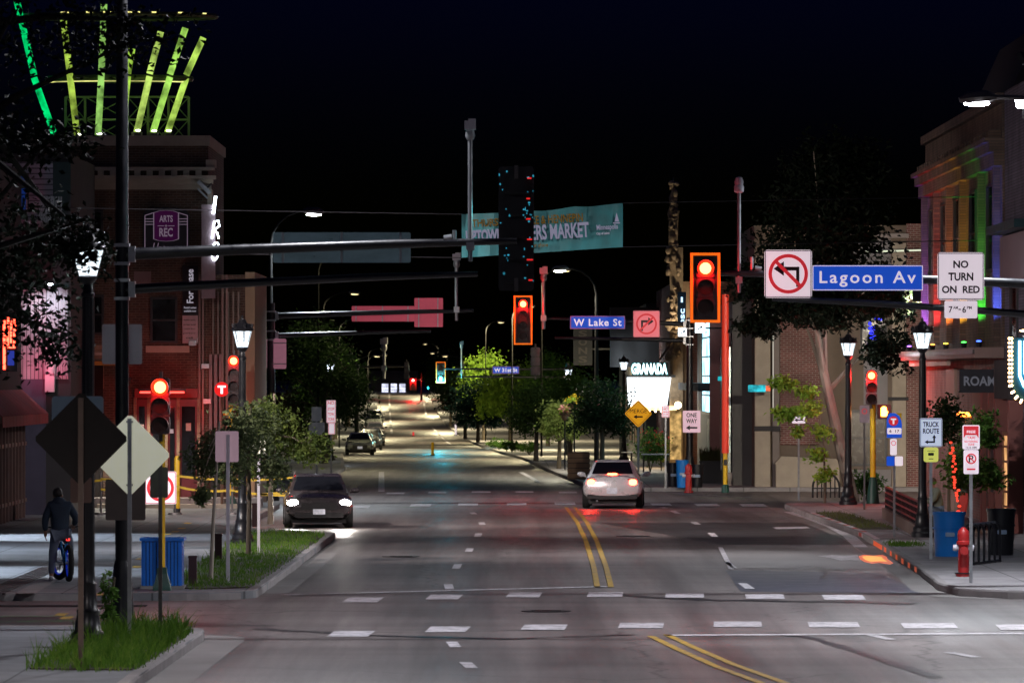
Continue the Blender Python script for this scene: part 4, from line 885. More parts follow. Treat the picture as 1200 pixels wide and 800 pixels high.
MB().box(-w_/2,w_/2,-.03,0,.82,2.28).build('black_cloth',mat('banner_black',(.015,.014,.02),.7),t); MB().box(-w_/2,w_/2,-.03,0,0,.815).build('pale_cloth',mat('banner_pale',(.45,.34,.36),.7),t)
text('For Lease',emat('banner_letters',(.55,.5,.6),.55),t,-.0,1.68,.20,1.0,-.035,vert=True)  # printed letters emit a little instead of being lit
for k in range(2): text(('Retail suites','available now')[k],emat('banner_letters',(.5,.5,.5),.3),t,0,1.05-k*.10,.36,.06,-.035)
for k in range(5): text(('flexible space','street level','ground floor','parking','call')[k],BLKINK,t,-.02,.68-k*.13,.36 if k<4 else .2,.05,-.035)
t=thing('neon_blade_sign','vertical blade sign with white neon IRO letters at the brick corner','neon sign',((246-600)/F*d,d-.9,XZ(0,350,d)[1])); w_=16/F*d
MB().box(-w_/2,w_/2,0,.18,0,2.75).build('panel',mat('blade_mauve',(.22,.16,.18),.6),t); MB().box(-w_/2,-w_/2+.3,.18,.9,.5,.6).box(-w_/2,-w_/2+.3,.18,.9,2.2,2.3).build('bracket',DKSTEEL,t)
NEW=emat('neon_white',(.75,.9,1),14); nx=.13
MB().tube([(nx+.02,-.05,2.48),(nx+.09,-.05,3.0)],.045,6).build('neon_letter',NEW,t)
MB().tube([(nx-.02,-.05,1.75),(nx+.05,-.05,2.25),(nx+.17,-.05,2.28),(nx+.2,-.05,2.12),(nx+.04,-.05,2.0),(nx+.14,-.05,1.92),(nx+.18,-.05,1.75)],.026,6).build('neon_letter',NEW,t)
MB().tube([(nx+.08+.10*cos(a)+.03*sin(a),-.05,1.38+.26*sin(a)) for a in [i*pi/8 for i in range(17)]],.026,6).build('neon_letter',NEW,t)
t=thing('floodlight','pale floodlight housing on a bracket at the brick cornice corner','floodlight',((240-600)/F*d,d-.35,XZ(0,220,d)[1])); m_=MB(); m_.x=Matrix.Rotation(R(45),4,'Y'); m_.cbox((0,0,0),(.5,.2,.12)).cbox((.1,.0,-.16),(.4,.15,.05)); m_.build('housing',STEEL,t); MB().tube([(.1,0,0),(.3,.2,.2)],.03,6).build('bracket',DKSTEEL,t)
# --- light crown on the roof
yc=d+2.2; k=yc/F; zb=H+(440-163)*k; z1=H+(440-90)*k; z2=H+(440-15)*k; xc=(140-600)*k
t=thing('rooftop_light_crown','ring of flaring green and yellow lit columns on the brick building roof','roof crown',(xc,yc,zb-.12))
cols=[(66,162,41,92,18,-10),(93,161,84,88,76,20),(118,161,122,88,125,8),(146,158,153,92,158,60),(163,157,178,92,191,40),(181,157,201,92,219,35),(197,156,219,92,239,45)]
GC=[(.0,.75,.18),(.42,.62,.08),(.30,.60,.13),(.42,.72,.08),(.50,.72,.14),(.40,.76,.12),(.50,.78,.12)]
for i,(a,ya,b_,yb,c,ycp) in enumerate(cols):
    off=-1.2*cos((i-3)/3*1.3)
    L=lambda px,py:((px-600)*k-xc, off, H+(440-py)*k-(zb-.12))
    m_=emat('column_glow_%s'%'abcdefg'[i],GC[i],.75,.7,2.2); 
    MB().tube([L(a,ya),L(b_,yb)],.10,10).tube([L(b_,yb-3),L(c,ycp)],.10,10).build('light_column',m_,t,True)
    MB().lathe([(.17,-.10),(.17,0)],(L(a,ya)[0],off,L(a,ya)[2]),10).build('column_foot',DKSTEEL,t); MB().ball((L(a,ya)[0]+.05,off-.14,L(a,ya)[2]+.05),(.08,.03,.03),8,5).build('foot_lamp',emat('foot_lamp_white',(1,1,.8),7),t)
    spot('column_uplight',(L(a,ya)[0],off-.3,L(a,ya)[2]+.1),L(c,ycp),6,GC[i],50,.5,.05,t)
def hoop(r,z,rr,m,name,a0=R(195),a1=R(345),yo=0,n=24,sq=.45):
    pts=[(r*cos(a0+(a1-a0)*i/n),sq*r*sin(a0+(a1-a0)*i/n)+yo,z) for i in range(n+1)]; return MB().tube(pts,rr,6).build(name,m,t)
hoop(2.15,z1-zb+.05,.09,mat('ring_steel',(.08,.09,.05),.5,.3),'ring',0,2*pi,n=40); hoop(2.13,z1-zb-.06,.018,emat('ring_edge_light',(.8,.8,.25),.9,.6,2),'ring_edge_light')
hoop(2.9,z2-zb,.08,MATS['ring_steel'],'ring',0,2*pi,n=40)
ge=MB()
for a,b_ in ((235,243),(252,256),(262,268),(276,284),(291,294),(309,313),(331,335)):
    ge.tube([(2.9*cos(R(q_)),-.45*2.9*abs(sin(R(q_)))-.08,z2-zb+.05) for q_ in range(a,b_+1)],.02,5)
ge.build('ring_edge_light',emat('ring_dash_light',(.85,.75,.25),1.6),t)
la=MB(); LM=mat('pale_lattice',(.20,.26,.16),.5,.3)
zz0=.05; zz1=(440-108)*k+H-zb
for px in (75,98,148,172,196,220): la.cbox(((px-600)*k-xc,.6,(zz0+zz1)/2),(.07,.07,zz1-zz0))
for pa,pb in ((75,98),(98,148),(148,172),(172,196),(196,220)):
    a=(pa-600)*k-xc; b_=(pb-600)*k-xc; h2=(zz0+zz1)/2
    for (u,v) in ((zz0,h2),(h2,zz1)): la.tube([(a,.6,u),(b_,.6,v)],.018,5).tube([(a,.6,v),(b_,.6,u)],.018,5)
    la.cbox(((a+b_)/2,.6,h2),(b_-a,.06,.06)); la.cbox(((a+b_)/2,.6,zz1),(b_-a,.06,.06))
la.build('lattice',LM,t)
spot('crown_fill_light',(0,-.6,.2),(0,.6,3),10,(.6,.9,.2),140,.5,.1,t)

# --- left frontage: dark storefront building running along the pavement, then a sided end wall
S=blg('storefront_building','dark storefront building at far left with red striped awning and blue upper window')
B(S,'wall',DKWALL,(-26,-13.45,112,156,0,9.6))
st=MB()
for i in range(22): 
    y=134+i*1.0; st.box(-13.45,-13.27,y,y+.12,SW,2.75)
st.box(-13.44,-13.30,133,156,.55,.65).box(-13.44,-13.30,133,156,2.1,2.2); st.build('storefront_frame',mat('frame_redbrown',(.12,.075,.07),.5,.2),S)
B(S,'storefront_glass',GLASSD,(-13.40,-13.38,133,156,.3,2.7))
aw=MB(); xa,xb=-13.44,-12.72
for i in range(14):
    y=142+i*1.0
    aw.add([(xa,y,3.62),(xb,y,2.98),(xb,y+.97,2.98),(xa,y+.97,3.62),(xa,y,3.58),(xb,y,2.94),(xb,y+.97,2.94),(xa,y+.97,3.58)],[(0,1,2,3),(4,7,6,5),(0,4,5,1),(2,6,7,3)])
    aw.box(xb-.01,xb+.01,y,y+.97,2.70,2.975)
aw.add([(xa,156,3.6),(xb,156,2.97),(xa,156,2.97)],[(0,1,2)]); aw.build('awning',mat('awning_red',(.20,.03,.035),.7,0,.4,2.5),S)
E=blg('sided_building','pale sided building end wall between the dark storefront and the brick corner building')
d=158.0; ex0,_=XZ(-60,0,d); ex1,_=XZ(83,0,d)
SID=brick('vertical_metal_siding',(.42,.38,.42),(.36,.33,.37),(.10,.09,.10),'y',.11,9,.5,.012); CLAP=brick('clapboard',(.42,.40,.47),(.38,.36,.43),(.12,.11,.14),'y',30,.15,.6,.02)
B(E,'wall',DKWALL,(ex0,ex1,d,d+9,0,XZ(0,180,d)[1]))
B(E,'upper_cladding',CLAP,(XZ(-20,0,d)[0],XZ(62,0,d)[0],d-.03,d-.003,XZ(0,262,d)[1],XZ(0,190,d)[1]))
B(E,'dark_cladding',mat('dark_teal_wall',(.05,.09,.09),.7),(XZ(62.3,0,d)[0],ex1,d-.03,d-.003,XZ(0,336,d)[1],XZ(0,190,d)[1]))
B(E,'string_course',mat('mauve_trim',(.35,.31,.38),.6),(XZ(-20,0,d)[0],XZ(64,0,d)[0],d-.12,d-.033,XZ(0,266,d)[1],XZ(0,258,d)[1]),(XZ(-20,0,d)[0],XZ(80,0,d)[0],d-.10,d-.003,XZ(0,340,d)[1],XZ(0,336,d)[1]))
BLUG=emat('blue_room_glow',(.015,.05,.28),.30,.5,1.5)
win_y(E,XZ(-10,0,d)[0],XZ(34,0,d)[0],XZ(0,248,d)[1],XZ(0,203,d)[1],d-.03,FRM,BLUG,.06,0)
B(E,'window_trim',mat('pale_trim',(.6,.58,.62),.5),(XZ(31,0,d)[0],XZ(32.4,0,d)[0],d-.13,d-.095,XZ(0,246,d)[1],XZ(0,208,d)[1]))  # pale strip along the window edge
B(E,'metal_siding',SID,(XZ(18,0,d)[0],XZ(80,0,d)[0],d-.05,d-.003,XZ(0,444,d)[1],XZ(0,336.5,d)[1]))
B(E,'lower_panel',mat('navy_panel',(.06,.055,.09),.6,0,.3,2),(XZ(22,0,d)[0],XZ(54,0,d)[0],d-.09,d-.052,.1,XZ(0,444,d)[1]))
sg=MB()
for i in range(9): sg.box(XZ(56+i*2.8,0,d)[0]-.018,XZ(56+i*2.8,0,d)[0]+.018,d-.12,d-.052,XZ(0,440,d)[1],XZ(0,337,d)[1])
sg.build('siding_ribs',mat('rib_grey',(.35,.36,.40),.5,.3),E)
MB().lathe([(.17,0),(.17,.98)],(XZ(59,0,d)[0],d-.26,XZ(0,438,d)[1]),14).build('round_vent',WHITEC,E,True); B(E,'vent_box',WHITEC,(XZ(54,0,d)[0],XZ(65,0,d)[0],d-.42,d-.123,XZ(0,459,d)[1],XZ(0,439,d)[1]))
B(E,'balcony',mat('balcony_grey',(.20,.20,.19),.6),(XZ(52,0,d)[0],XZ(76,0,d)[0],d-1.3,d-.033,XZ(0,268,d)[1],XZ(0,262,d)[1])); ba=MB()
for i in range(9): ba.box(XZ(52+i*3,0,d)[0]-.02,XZ(52+i*3,0,d)[0]+.02,d-1.28,d-1.24,XZ(0,262,d)[1],XZ(0,232,d)[1])
ba.build('balcony_rail',STEEL,E)
t=thing('utility_shed','pale lean-to utility shed with sloping top beside the sided wall','shed',((82-600)/F*164,164,SW)); z0_=XZ(0,462,164)[1]-SW; z1_=XZ(0,433,164)[1]-SW
MB().prism([(-.32,0),(.32,0),(.32,z0_+.45),(-.32,z1_)],-.4,.4).build('body',mat('shed_pale',(.45,.38,.42),.6,0,.15,3),t); MB().prism([(-.36,z1_+.02),(.36,z0_+.46),(.36,z0_+.52),(-.36,z1_+.08)],-.45,.45).build('roof',mat('shed_roof',(.12,.14,.13),.6),t)
t=thing('neon_sign','red neon outline sign on the dark storefront at the far left edge','neon sign',at(10,428,140)); NR=emat('neon_red',(1,.06,.03),9)
o=MB(); o.tube([(-.1,-.05,-.1),(-.1,-.05,1.1)],.035,6).tube([(-.02,-.05,.45),(.14,-.05,.43),(.16,-.05,1.15),(.0,-.05,1.2),(-.02,-.05,.45)],.035,6).tube([(.06,-.05,.55),(.07,-.05,1.1)],.03,6); o.build('neon_tube',NR,t); MB().box(-.2,.22,0,.05,-.15,1.3).build('panel',BLACKP,t); MB().box(-.02,.14,-.03,-.003,.0,.36).build('blue_plate',emat('neon_blue',(.05,.08,.6),.5),t)
MB().box(-1.2,-.2,0,.05,.2,.26).build('bracket',BLACKP,t)

# --- right frontage: two-storey building with coloured uplights
X0=12.5
Rb=blg('rainbow_lit_building','two storey building at right washed by purple, red, amber, green and blue uplights')
RY0,RY1=145.0,172.0
PLB=brick('pale_brick_side',(.17,.105,.075),(.12,.075,.055),(.09,.065,.055),'x')
B(Rb,'wall',PLB,(X0,X0+9,RY0,RY1,4.6,11.2)); B(Rb,'ground_floor_wall',brick('pink_brick_side',(.22,.12,.10),(.17,.09,.08),(.18,.15,.14),'x'),(X0+.02,X0+9,RY0+.02,RY1-.02,0,4.6))
co=MB(); co.box(X0-.34,X0-.003,RY0,RY1,9.7,9.95).box(X0-.22,X0-.003,RY0,RY1,9.35,9.7).box(X0-.45,X0-.003,RY0,RY1,9.95,10.07).box(X0-.15,X0-.003,RY0,RY1,10.95,11.2)
for i in range(28): co.box(X0-.3,X0-.003,RY0+.4+i*.95,RY0+.75+i*.95,10.07,10.28)
co.build('cornice',PLB,Rb)
ys=[171.4,166.6,161.9,157.0,150.8,146.0]; cols_=[(.35,.12,1),(1,.05,.06),(1,.30,.05),(1,.62,.05),(.06,1,.08),(.05,.12,1)]
for y in ys: MB().box(X0-.16,X0-.003,y-.27,y+.27,4.9,9.345).build('pilaster',PLB,Rb)
for a,b_ in zip(ys,ys[1:]):
    m_=(a+b_)/2; n=1 if a-b_<5.5 else 1
    win_x(Rb,m_-1.0,m_+1.0,6.7,9.0,X0-.001,FRM,GLASSD)
cp=MB().box(X0-.75,X0-.003,RY0-.5,RY1,4.45,4.72); cp.build('canopy',mat('canopy_pink',(.26,.17,.15),.7,0,.25,1.5),Rb); B(Rb,'canopy_gutter',DKSTEEL,(X0-.80,X0-.753,RY0-.5,RY1,4.55,4.66)); B(Rb,'canopy_strip',mat('pale_strip',(.4,.33,.28),.7),(X0-.5,X0-.4,RY0+12,RY1,4.28,4.447))
for y,c,nm in zip([q_-.95 for q_ in ys],cols_,'abcdef'):
    MB().lathe([(.07,0),(.09,.14)],(X0-.60,y,4.72),10).build('uplight',BLACKP,Rb); MB().ball((X0-.60,y,4.88),(.07,.07,.02),8,4).build('uplight_lens',emat('uplight_'+nm,c,6),Rb)
    spot('uplight_beam',(X0-.60,y,4.98),(X0-.16,y+.65,6.0),900,c,50,.8,.03,Rb); spot('uplight_beam_high',(X0-.60,y,4.98),(X0-.22,y+.5,9.9),850,c,30,.8,.03,Rb)
BOARD=mat('plywood_board',(.24,.16,.13),.75,0,.2,1.2)
B(Rb,'boarding',BOARD,(X0-.06,X0+.015,160,163,.2,4.2),(X0-.05,X0+.015,150.5,154,1.5,4.2)); B(Rb,'storefront_glass',GLASSD,(X0-.03,X0+.015,154.5,159.5,.6,3.0))
B(Rb,'storefront_column',mat('redbrown_column',(.20,.07,.06),.6,0,.2,1.5),(X0-.14,X0+.015,149.6,150.2,SW,4.2),(X0-.14,X0+.015,145.3,145.9,SW,4.2),(X0-.14,X0+.015,147.4,147.9,SW,4.2))
o=B(Rb,'service_panel',DKWALL,(X0-.12,X0-.003+.0,146.3,147.2,1.0,2.6))
for i in range(2):
    win_x(Rb,148.0,149.4,.5+i*0,2.9,X0+.018,FRM,GLASSD) if i==0 else None
# taller mass behind, only its broken dark roofline shows
T=blg('dark_roof_building','dark taller building whose gabled roofline rises behind the rainbow lit facade'); B(T,'wall',DKWALL,(14.2,24,160,176,0,12.2)); MB().prism([(14.2,12.2),(17.5,12.2),(15.6,13.2),(15.0,14.0)],161,175).build('gable',DKWALL,T)
# nearer building with warm window and bulb sign
N=blg('corner_shop_building','nearest right building with pale brick upper wall and warm lit ground window')
B(N,'wall',brick('grey_brick_side',(.13,.11,.15),(.10,.085,.12),(.06,.05,.06),'y'),(X0+.01,X0+9,136,RY0-.55,0,11.2)); 
B(N,'blue_canopy',mat('dark_teal_canopy',(.02,.06,.07),.5),(X0-.5,X0,136,144,7.55,7.75)); B(N,'mauve_fascia',mat('mauve_fascia',(.22,.15,.17),.7,0,.2,1.5),(X0-.12,X0+.005,137,144.4,6.2,7.5)); win_x(N,140.5,142.5,4.6,6.6,X0+.009,FRM,GLASSD)
B(N,'red_column',MATS['redbrown_column'],(X0-.30,X0+.005,143.6,144.2,SW,3.4),(X0-.34,X0+.005,139.2,139.7,SW,3.4))
for wx in (14.2,16.8,19.2):
    for wz in (4.9,8.0): win_y(N,wx,wx+1.3,wz,wz+1.9,135.997,FRM,GLASSD)
WARM=emat('warm_window',(1,.50,.20),.7,.6,1.5); o=win_x(N,140.2,143.2,.35,2.6,X0-.10,mat('window_frame_tan',(.2,.10,.06),.6),WARM,.1,mull=5)
B(N,'fascia',DKWALL,(X0-.26,X0+.005,137,144.4,3.42,4.4))
t=thing('bulb_marquee_sign','curved blue blade sign edged with glowing bulbs at the right picture edge','marquee sign',at(1205,478,131)); k=131/F
pts=[(-.36,1.62),(-.36,.62)]+[(-.36+.36*(1-cos(R(a))),.62-.45*sin(R(a))) for a in (20,45,70,90)]+[(.45,.17),(.45,1.62)]
MB().prism(pts,0,.30).build('panel',mat('teal_sign_panel',(.02,.10,.14),.5),t)
bu=[]
for z in [.62+i*.098 for i in range(11)]:
    for dx in (-.44,-.385): bu.append(MB().ball((dx,-.03,z),.030,8,6))
for a in (12,30,48,66,84): 
    for r_ in (.03,-.02): bu.append(MB().ball((-.36+.36*(1-cos(R(a)))-(.05+r_)*cos(R(a)),-.03,.62-.45*sin(R(a))-(.05+r_)*sin(R(a))),.030,8,6))
scatter('bulb',bu,emat('warm_bulb',(1,.62,.28),13),t)
MB().tube([(-.2,-.04,1.55),(-.2,-.04,.75),(-.1,-.04,.5),(.1,-.04,.42)],.035,6).tube([(-.08,-.04,1.55),(-.08,-.04,.8),(.02,-.04,.62)],.035,6).build('neon_tube',emat('neon_cool',(.35,.75,1),8),t); MB().box(-.1,1.2,.05,.25,1.62,1.70).build('hanger',DKSTEEL,t)
MB().ball((-.05,-.03,1.78),(.16,.05,.03),8,5).build('top_bulb',MATS['warm_bulb'],t)
t=thing('blade_sign','dark ROAM blade sign with grey letters hanging over the right pavement','shop sign',at(1149,460,146)); k=146/F  # grey letters given slight emission in place of street light
MB().box(-.54,.52,0,.10,0,.60).build('panel',mat('sign_charcoal',(.022,.024,.035),.6),t); text('ROAM',emat('roam_letters',(.5,.5,.6),.16),t,-.02,.30,.82,.25,-.012,bold=.03); MB().box(.3,1.2,.03,.07,.60,.66).build('bracket',DKSTEEL,t)

# --- far corner building across the cross street (front plane Y=198)
d=198.0
Cc=blg('corner_bank_building','brick and stone corner building behind the leaning tree, pale pilasters and stone plinth')
cx0,_=XZ(884,0,d); ztop=XZ(0,264,d)[1]
B(Cc,'wall',mat('dim_grey_wall',(.15,.115,.09),.85,0,.25,1.2,.1),(cx0,20,d,d+14,0,ztop))
B(Cc,'pilaster',STONE,(XZ(885,0,d)[0]-.02,XZ(902,0,d)[0],d-.30,d-.003,0,XZ(0,300,d)[1])); B(Cc,'pilaster',mat('mauve_stone',(.19,.16,.15),.8,0,.2,2),(XZ(905,0,d)[0],XZ(913,0,d)[0],d-.22,d-.003,0,XZ(0,300,d)[1])); B(Cc,'pilaster',STONE,(XZ(1045,0,d)[0],XZ(1061,0,d)[0],d-.3,d-.003,0,XZ(0,285,d)[1]))
B(Cc,'brick_bay',brick('red_bay_brick',(.17,.055,.05),(.12,.04,.035),(.26,.2,.18),'y'),(XZ(914,0,d)[0],XZ(961,0,d)[0],d-.10,d-.003,1.6,XZ(0,330,d)[1])); B(Cc,'brick_bay',MATS['red_bay_brick'] if 'red_bay_brick' in MATS else BRICKY,(XZ(1062,0,d)[0],XZ(1100,0,d)[0],d-.16,d-.003,0,XZ(0,262,d)[1]))
B(Cc,'plinth',STONE,(XZ(908,0,d)[0],XZ(982,0,d)[0],d-.9,d-.31,0,XZ(0,543,d)[1])); MB().prism([(XZ(906,0,d)[0],XZ(0,543,d)[1]),(XZ(984,0,d)[0],XZ(0,543,d)[1]),(XZ(978,0,d)[0],XZ(0,537,d)[1]),(XZ(914,0,d)[0],XZ(0,534,d)[1])],d-.95,d-.28).build('plinth_cap',STONE,Cc)
B(Cc,'dark_band',DKWALL,(cx0-.03,XZ(914,0,d)[0],d-.33,d-.306,XZ(0,505,d)[1],XZ(0,499,d)[1]),(XZ(1040,0,d)[0],XZ(1064,0,d)[0],d-.33,d-.306,XZ(0,469,d)[1],XZ(0,465,d)[1]))
B(Cc,'cornice',mat('grey_cornice',(.30,.26,.25),.7),(XZ(990,0,d)[0],XZ(1064,0,d)[0],d-.45,d-.003,XZ(0,279,d)[1],XZ(0,274,d)[1])); B(Cc,'pale_panel',GREYW,(XZ(1000,0,d)[0],XZ(1044,0,d)[0],d-.06,d-.003,XZ(0,345,d)[1],XZ(0,280,d)[1]),(XZ(1012,0,d)[0],XZ(1040,0,d)[0],d-.06,d-.003,XZ(0,474,d)[1],XZ(0,418,d)[1]),(XZ(998,0,d)[0],XZ(1044,0,d)[0],d-.08,d-.003,.1,XZ(0,550,d)[1])); 
win_y(Cc,XZ(990,0,d)[0],XZ(1040,0,d)[0],XZ(0,546,d)[1],XZ(0,480,d)[1],d,FRM,mat('brown_glass',(.06,.045,.035),.25),.1,1); win_y(Cc,XZ(1008,0,d)[0],XZ(1040,0,d)[0],XZ(0,415,d)[1],XZ(0,352,d)[1],d,FRM,GLASSD,.08,1)
BN=[]
for i in range(7): 
    x,z=XZ(1014+rnd.random()*16,368+i*5.5,d); BN.append(MB().ball((x,d-.2,z),(.16*rnd.random()+.05,.04,.07),7,5))
scatter('blue_neon',BN,emat('blue_neon',(.03,.04,1),2.2),Cc)
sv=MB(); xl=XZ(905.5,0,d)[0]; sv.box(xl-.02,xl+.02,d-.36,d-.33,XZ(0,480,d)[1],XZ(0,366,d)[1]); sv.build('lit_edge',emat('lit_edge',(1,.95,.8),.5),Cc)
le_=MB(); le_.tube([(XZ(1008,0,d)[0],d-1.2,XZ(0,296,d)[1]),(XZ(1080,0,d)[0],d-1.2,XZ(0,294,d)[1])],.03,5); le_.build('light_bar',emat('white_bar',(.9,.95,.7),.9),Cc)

# --- right frontage beyond the cross street, facade X=7.6
G1=blg('glass_front_building','dark glass and grey panel building left of the brick corner building')
B(G1,'wall',mat('cool_grey_wall',(.085,.085,.085),.7,0,.25,1.3,.1),(7.75,17,200,238,0,6.6)); B(G1,'dark_bay',GLASSD,(7.70,7.747,200.4,207,.6,5.5)); 
B(G1,'tile_plinth',mat('tile_plinth',(.30,.26,.24),.5,0,.3,3),(7.55,7.747,200.2,207,0,.6))
B(G1,'chrome_pier',mat('chrome_pier',(.4,.45,.42),.25,.8,.3,1.5,stretch=(3,3,.3)),(7.5,7.699,201.6,202.4,.605,5.0),(7.5,7.699,204.6,205.3,.605,5.0),(7.5,7.699,200.3,200.6,.605,5.0))
PINK=mat('pink_pillar',(.42,.18,.16),.7,0,.25,1.4)
for yy in (206.9,): B(G1,'pillar',PINK,(7.2,7.745,yy,yy+.5,0,XZ(0,375,207)[1]))
B(G1,'fascia',mat('dark_fascia',(.02,.018,.022),.6),(6.9,7.745,211,236,XZ(0,458,214)[1],XZ(0,449,214)[1]))
CY=emat('cool_window',(.45,.85,1),2.2,.6,1.3)
win_x(G1,209,216,XZ(0,442,212)[1],XZ(0,378,212)[1],7.744,FRM,CY,.1,mull=3); win_x(G1,217,231,XZ(0,486,222)[1],XZ(0,372,222)[1],7.744,FRM,CY,.1,mull=4); win_x(G1,212,215.5,.5,XZ(0,462,212)[1],7.743,FRM,GLASSD)
B(G1,'grey_door',mat('grey_door',(.22,.24,.23),.5),(7.69,7.745,219,224,.2,2.3))
for px,py0,py1,d_,lb,w_ in ((800.5,394,384,212,'left of the two small white lit square signs right of the distant arm',.36),(820.5,390,378,206,'right of the two small white lit square signs right of the distant arm',.36)):
    t=thing('lit_sign',lb,'lit sign',at(px,py0,d_),0,'small white lit square signs'); hh=(py0-py1)/F*d_; MB().box(-w_/2,w_/2,0,.12,0,hh).build('box',emat('lit_sign_face',(.8,.93,1),3.2,.15,4),t); o=MB(); arrow(o,0,hh*.5,.24,R(35),.04,.1,-.012,-.004); o.build('arrow',BLKINK,t); MB().box(w_/2,w_/2+.7,.04,.08,hh*.4,hh*.55).build('bracket',BLACKP,t)
t=thing('vertical_blade_sign','thin blue-white vertical blade sign left of the large red signal','blade sign',at(799,382,216)); MB().box(-.16,.16,.02,.14,0,1.3).build('panel',mat('blade_navy',(.02,.03,.05),.6),t); text('bsc',emat('blade_letters',(.5,.75,1),2.0),t,0,.35,.22,.62,-.01,vert=True); text('l',MATS['blade_letters'],t,0,1.0,.07,.2,-.01)
t=thing('teal_lantern_sign','small teal lit box sign beside the pale pilaster','lit sign',at(887,459,196.5)); MB().prism(rrect(.6,.24,.03,0,.12),-.1,.1).build('box',emat('teal_box',(.04,.55,.65),.9,.5,5),t); MB().box(.302,.46,-.08,.08,.03,.21).build('orange_end',emat('orange_box',(1,.18,.08),1.0),t); MB().box(.1,.14,.1,1.2,.10,.14).build('bracket',BLACKP,t)
B(G1,'teal_light',emat('teal_strip',(.02,.45,.5),1.0,.5,3),(7.45,7.66,200.6,206,XZ(0,446,203)[1],XZ(0,441,203)[1]))
# --- theatre
d=245.0
Th=blg('theatre_building','ornate theatre front with gilded tower, bright white marquee and GRANADA letters')
fx=XZ(779,0,d)[0]
B(Th,'wall',brick('theatre_brick',(.22,.07,.05),(.16,.05,.04),(.2,.15,.13),'y'),(fx+.4,18,d,d+30,0,XZ(0,330,d)[1]))
TW=MB(); tx0,tx1=XZ(782,0,d)[0],XZ(800,0,d)[0]
TW.box(tx0+.1,tx1,d-.5,d-.003,0,XZ(0,290,d)[1])
GOLD=mat('gilded_stone',(.34,.26,.17),.7,0,.7,3,.9,5)
for i in range(90):
    z=XZ(0,rnd.uniform(215,420),d)[1]; x=rnd.uniform(tx0-.05,tx1-.15) 
    if z>XZ(0,290,d)[1]: x=tx0+.15+ (x-tx0)*.45
    TW.ball((x,d-.56+rnd.uniform(-.12,.02),z),(rnd.uniform(.06,.16),.1,rnd.uniform(.06,.20)),7,5)
TW.box(tx0+.05,tx0+.45,d-.4,d-.05,XZ(0,290,d)[1],XZ(0,258,d)[1]).lathe([(.22,XZ(0,258,d)[1]),(.26,XZ(0,250,d)[1]),(.14,XZ(0,240,d)[1]),(.2,XZ(0,232,d)[1]),(.05,XZ(0,222,d)[1]),(.015,XZ(0,208,d)[1])],(tx0+.25,d-.25,0),10)
TW.build('ornate_tower',GOLD,Th,True)
B(Th,'canopy_brace',mat('tan_steel',(.3,.2,.12),.5),(tx1+.003,tx1+.3,d-.3,d-.003,0,XZ(0,330,d)[1])); MB().tube([(XZ(797,0,d)[0],d-.6,XZ(0,387,d)[1]),(XZ(772,0,d)[0],d-2.0,XZ(0,421,d)[1])],.05,6).build('stay',MATS['tan_steel'],Th)
B(Th,'dark_panels',mat('ribbed_dark',(.02,.02,.022),.6),(XZ(715,0,270)[0],XZ(780,0,270)[0],270,271,XZ(0,430,270)[1],XZ(0,360,270)[1]))
d2=240.0; m0,m1=XZ(738,0,d2)[0],XZ(783,0,d2)[0]; mz0,mz1=XZ(0,476,d2)[1],XZ(0,442,d2)[1]
MQ=MB().prism([(m0,mz1),(m0+.06,mz0),(m1-.06,mz0),(m1+.12,mz1)][::1],d2-.3,d2+6); MQ.build('marquee',emat('marquee_white',(.88,.95,1),2.6),Th)
B(Th,'marquee_rim',mat('marquee_rim',(.2,.2,.22),.4,.5),(m0-.05,m1+.3,d2-.36,d2+6,mz1,mz1+.10)); B(Th,'marquee_soffit',emat('soffit_warm',(1,.66,.30),3.0,.4,5),(m0+.14,m1+.35,d2-.2,d2+6,mz0-.16,mz0-.005))
scatter('soffit_bulb',[MB().ball((m0+.3+i*.26,d2-.1,mz0-.2),.05,6,4) for i in range(6)]+[MB().ball((m1+.42,d2+.2,mz0+.05),.15,8,6)],emat('bulb_warm_bright',(1,.75,.4),14),Th)
B(Th,'letter_backing',mat('letter_backing',(.01,.012,.014),.6),(m0+.10,m1-.02,d2-.10,d2-.02,mz1+.103,mz1+.62))
text('GRANADA',emat('granada_letters',(.82,.97,1),3.4),Th,(m0+m1)/2+.02,mz1+.36,(m1-m0)*.93,.46,d2-.14,bold=.035,name='lettering')
o=text('GRANADA',emat('granada_halo',(.05,.45,.5),.8),Th,(m0+m1)/2+.02,mz1+.36,(m1-m0)*.97,.53,d2-.115,bold=.09,name='lettering_edge')
B(Th,'warm_entrance',emat('warm_entrance',(1,.62,.22),.55,.8,2.5),(XZ(785,0,d)[0],XZ(798,0,d)[0],d-.56,d-.51,.4,XZ(0,480,d)[1]))
spot('tower_floodlight',(tx0+.75,d-2.2,4.7),(tx0+.25,d-.3,9),520,(1,.80,.55),70,.6,.1,Th)
spot('marquee_light',((m0+m1)/2,d2+2,mz0-.3),((m0+m1)/2-.3,d2,0),220,(1,.82,.55),150,.6,.3,Th)
# blade sign farther on
t=thing('tall_shop_sign','dim vertical grey sign above the trees under the W Lake St sign','blade sign',at(683,428,330)); MB().box(-.55,.55,0,.3,0,2.2).build('panel',mat('dim_sign_panel',(.03,.027,.027),.6),t)
for i,ch in enumerate('SONS'): text(ch,mat('dim_letters',(.10,.08,.07),.6),t,0,1.85-i*.5,.5,.38,-.012,bold=.03)
MB().box(.55,2.0,.1,.2,.9,1.0).build('bracket',BLACKP,t)
G2=blg('grey_shop_building','dark shop building behind the trees beyond the theatre'); B(G2,'wall',mat('shop_wall',(.045,.04,.04),.8,0,.3,.8),(6.5,18,275.5,345,-.8,7.5)); 
for i in range(5): win_x(G2,280+i*13,288+i*13,.4,2.8,6.498,FRM,emat('shop_dim_window',(1,.7,.4),.10,.6,.6))
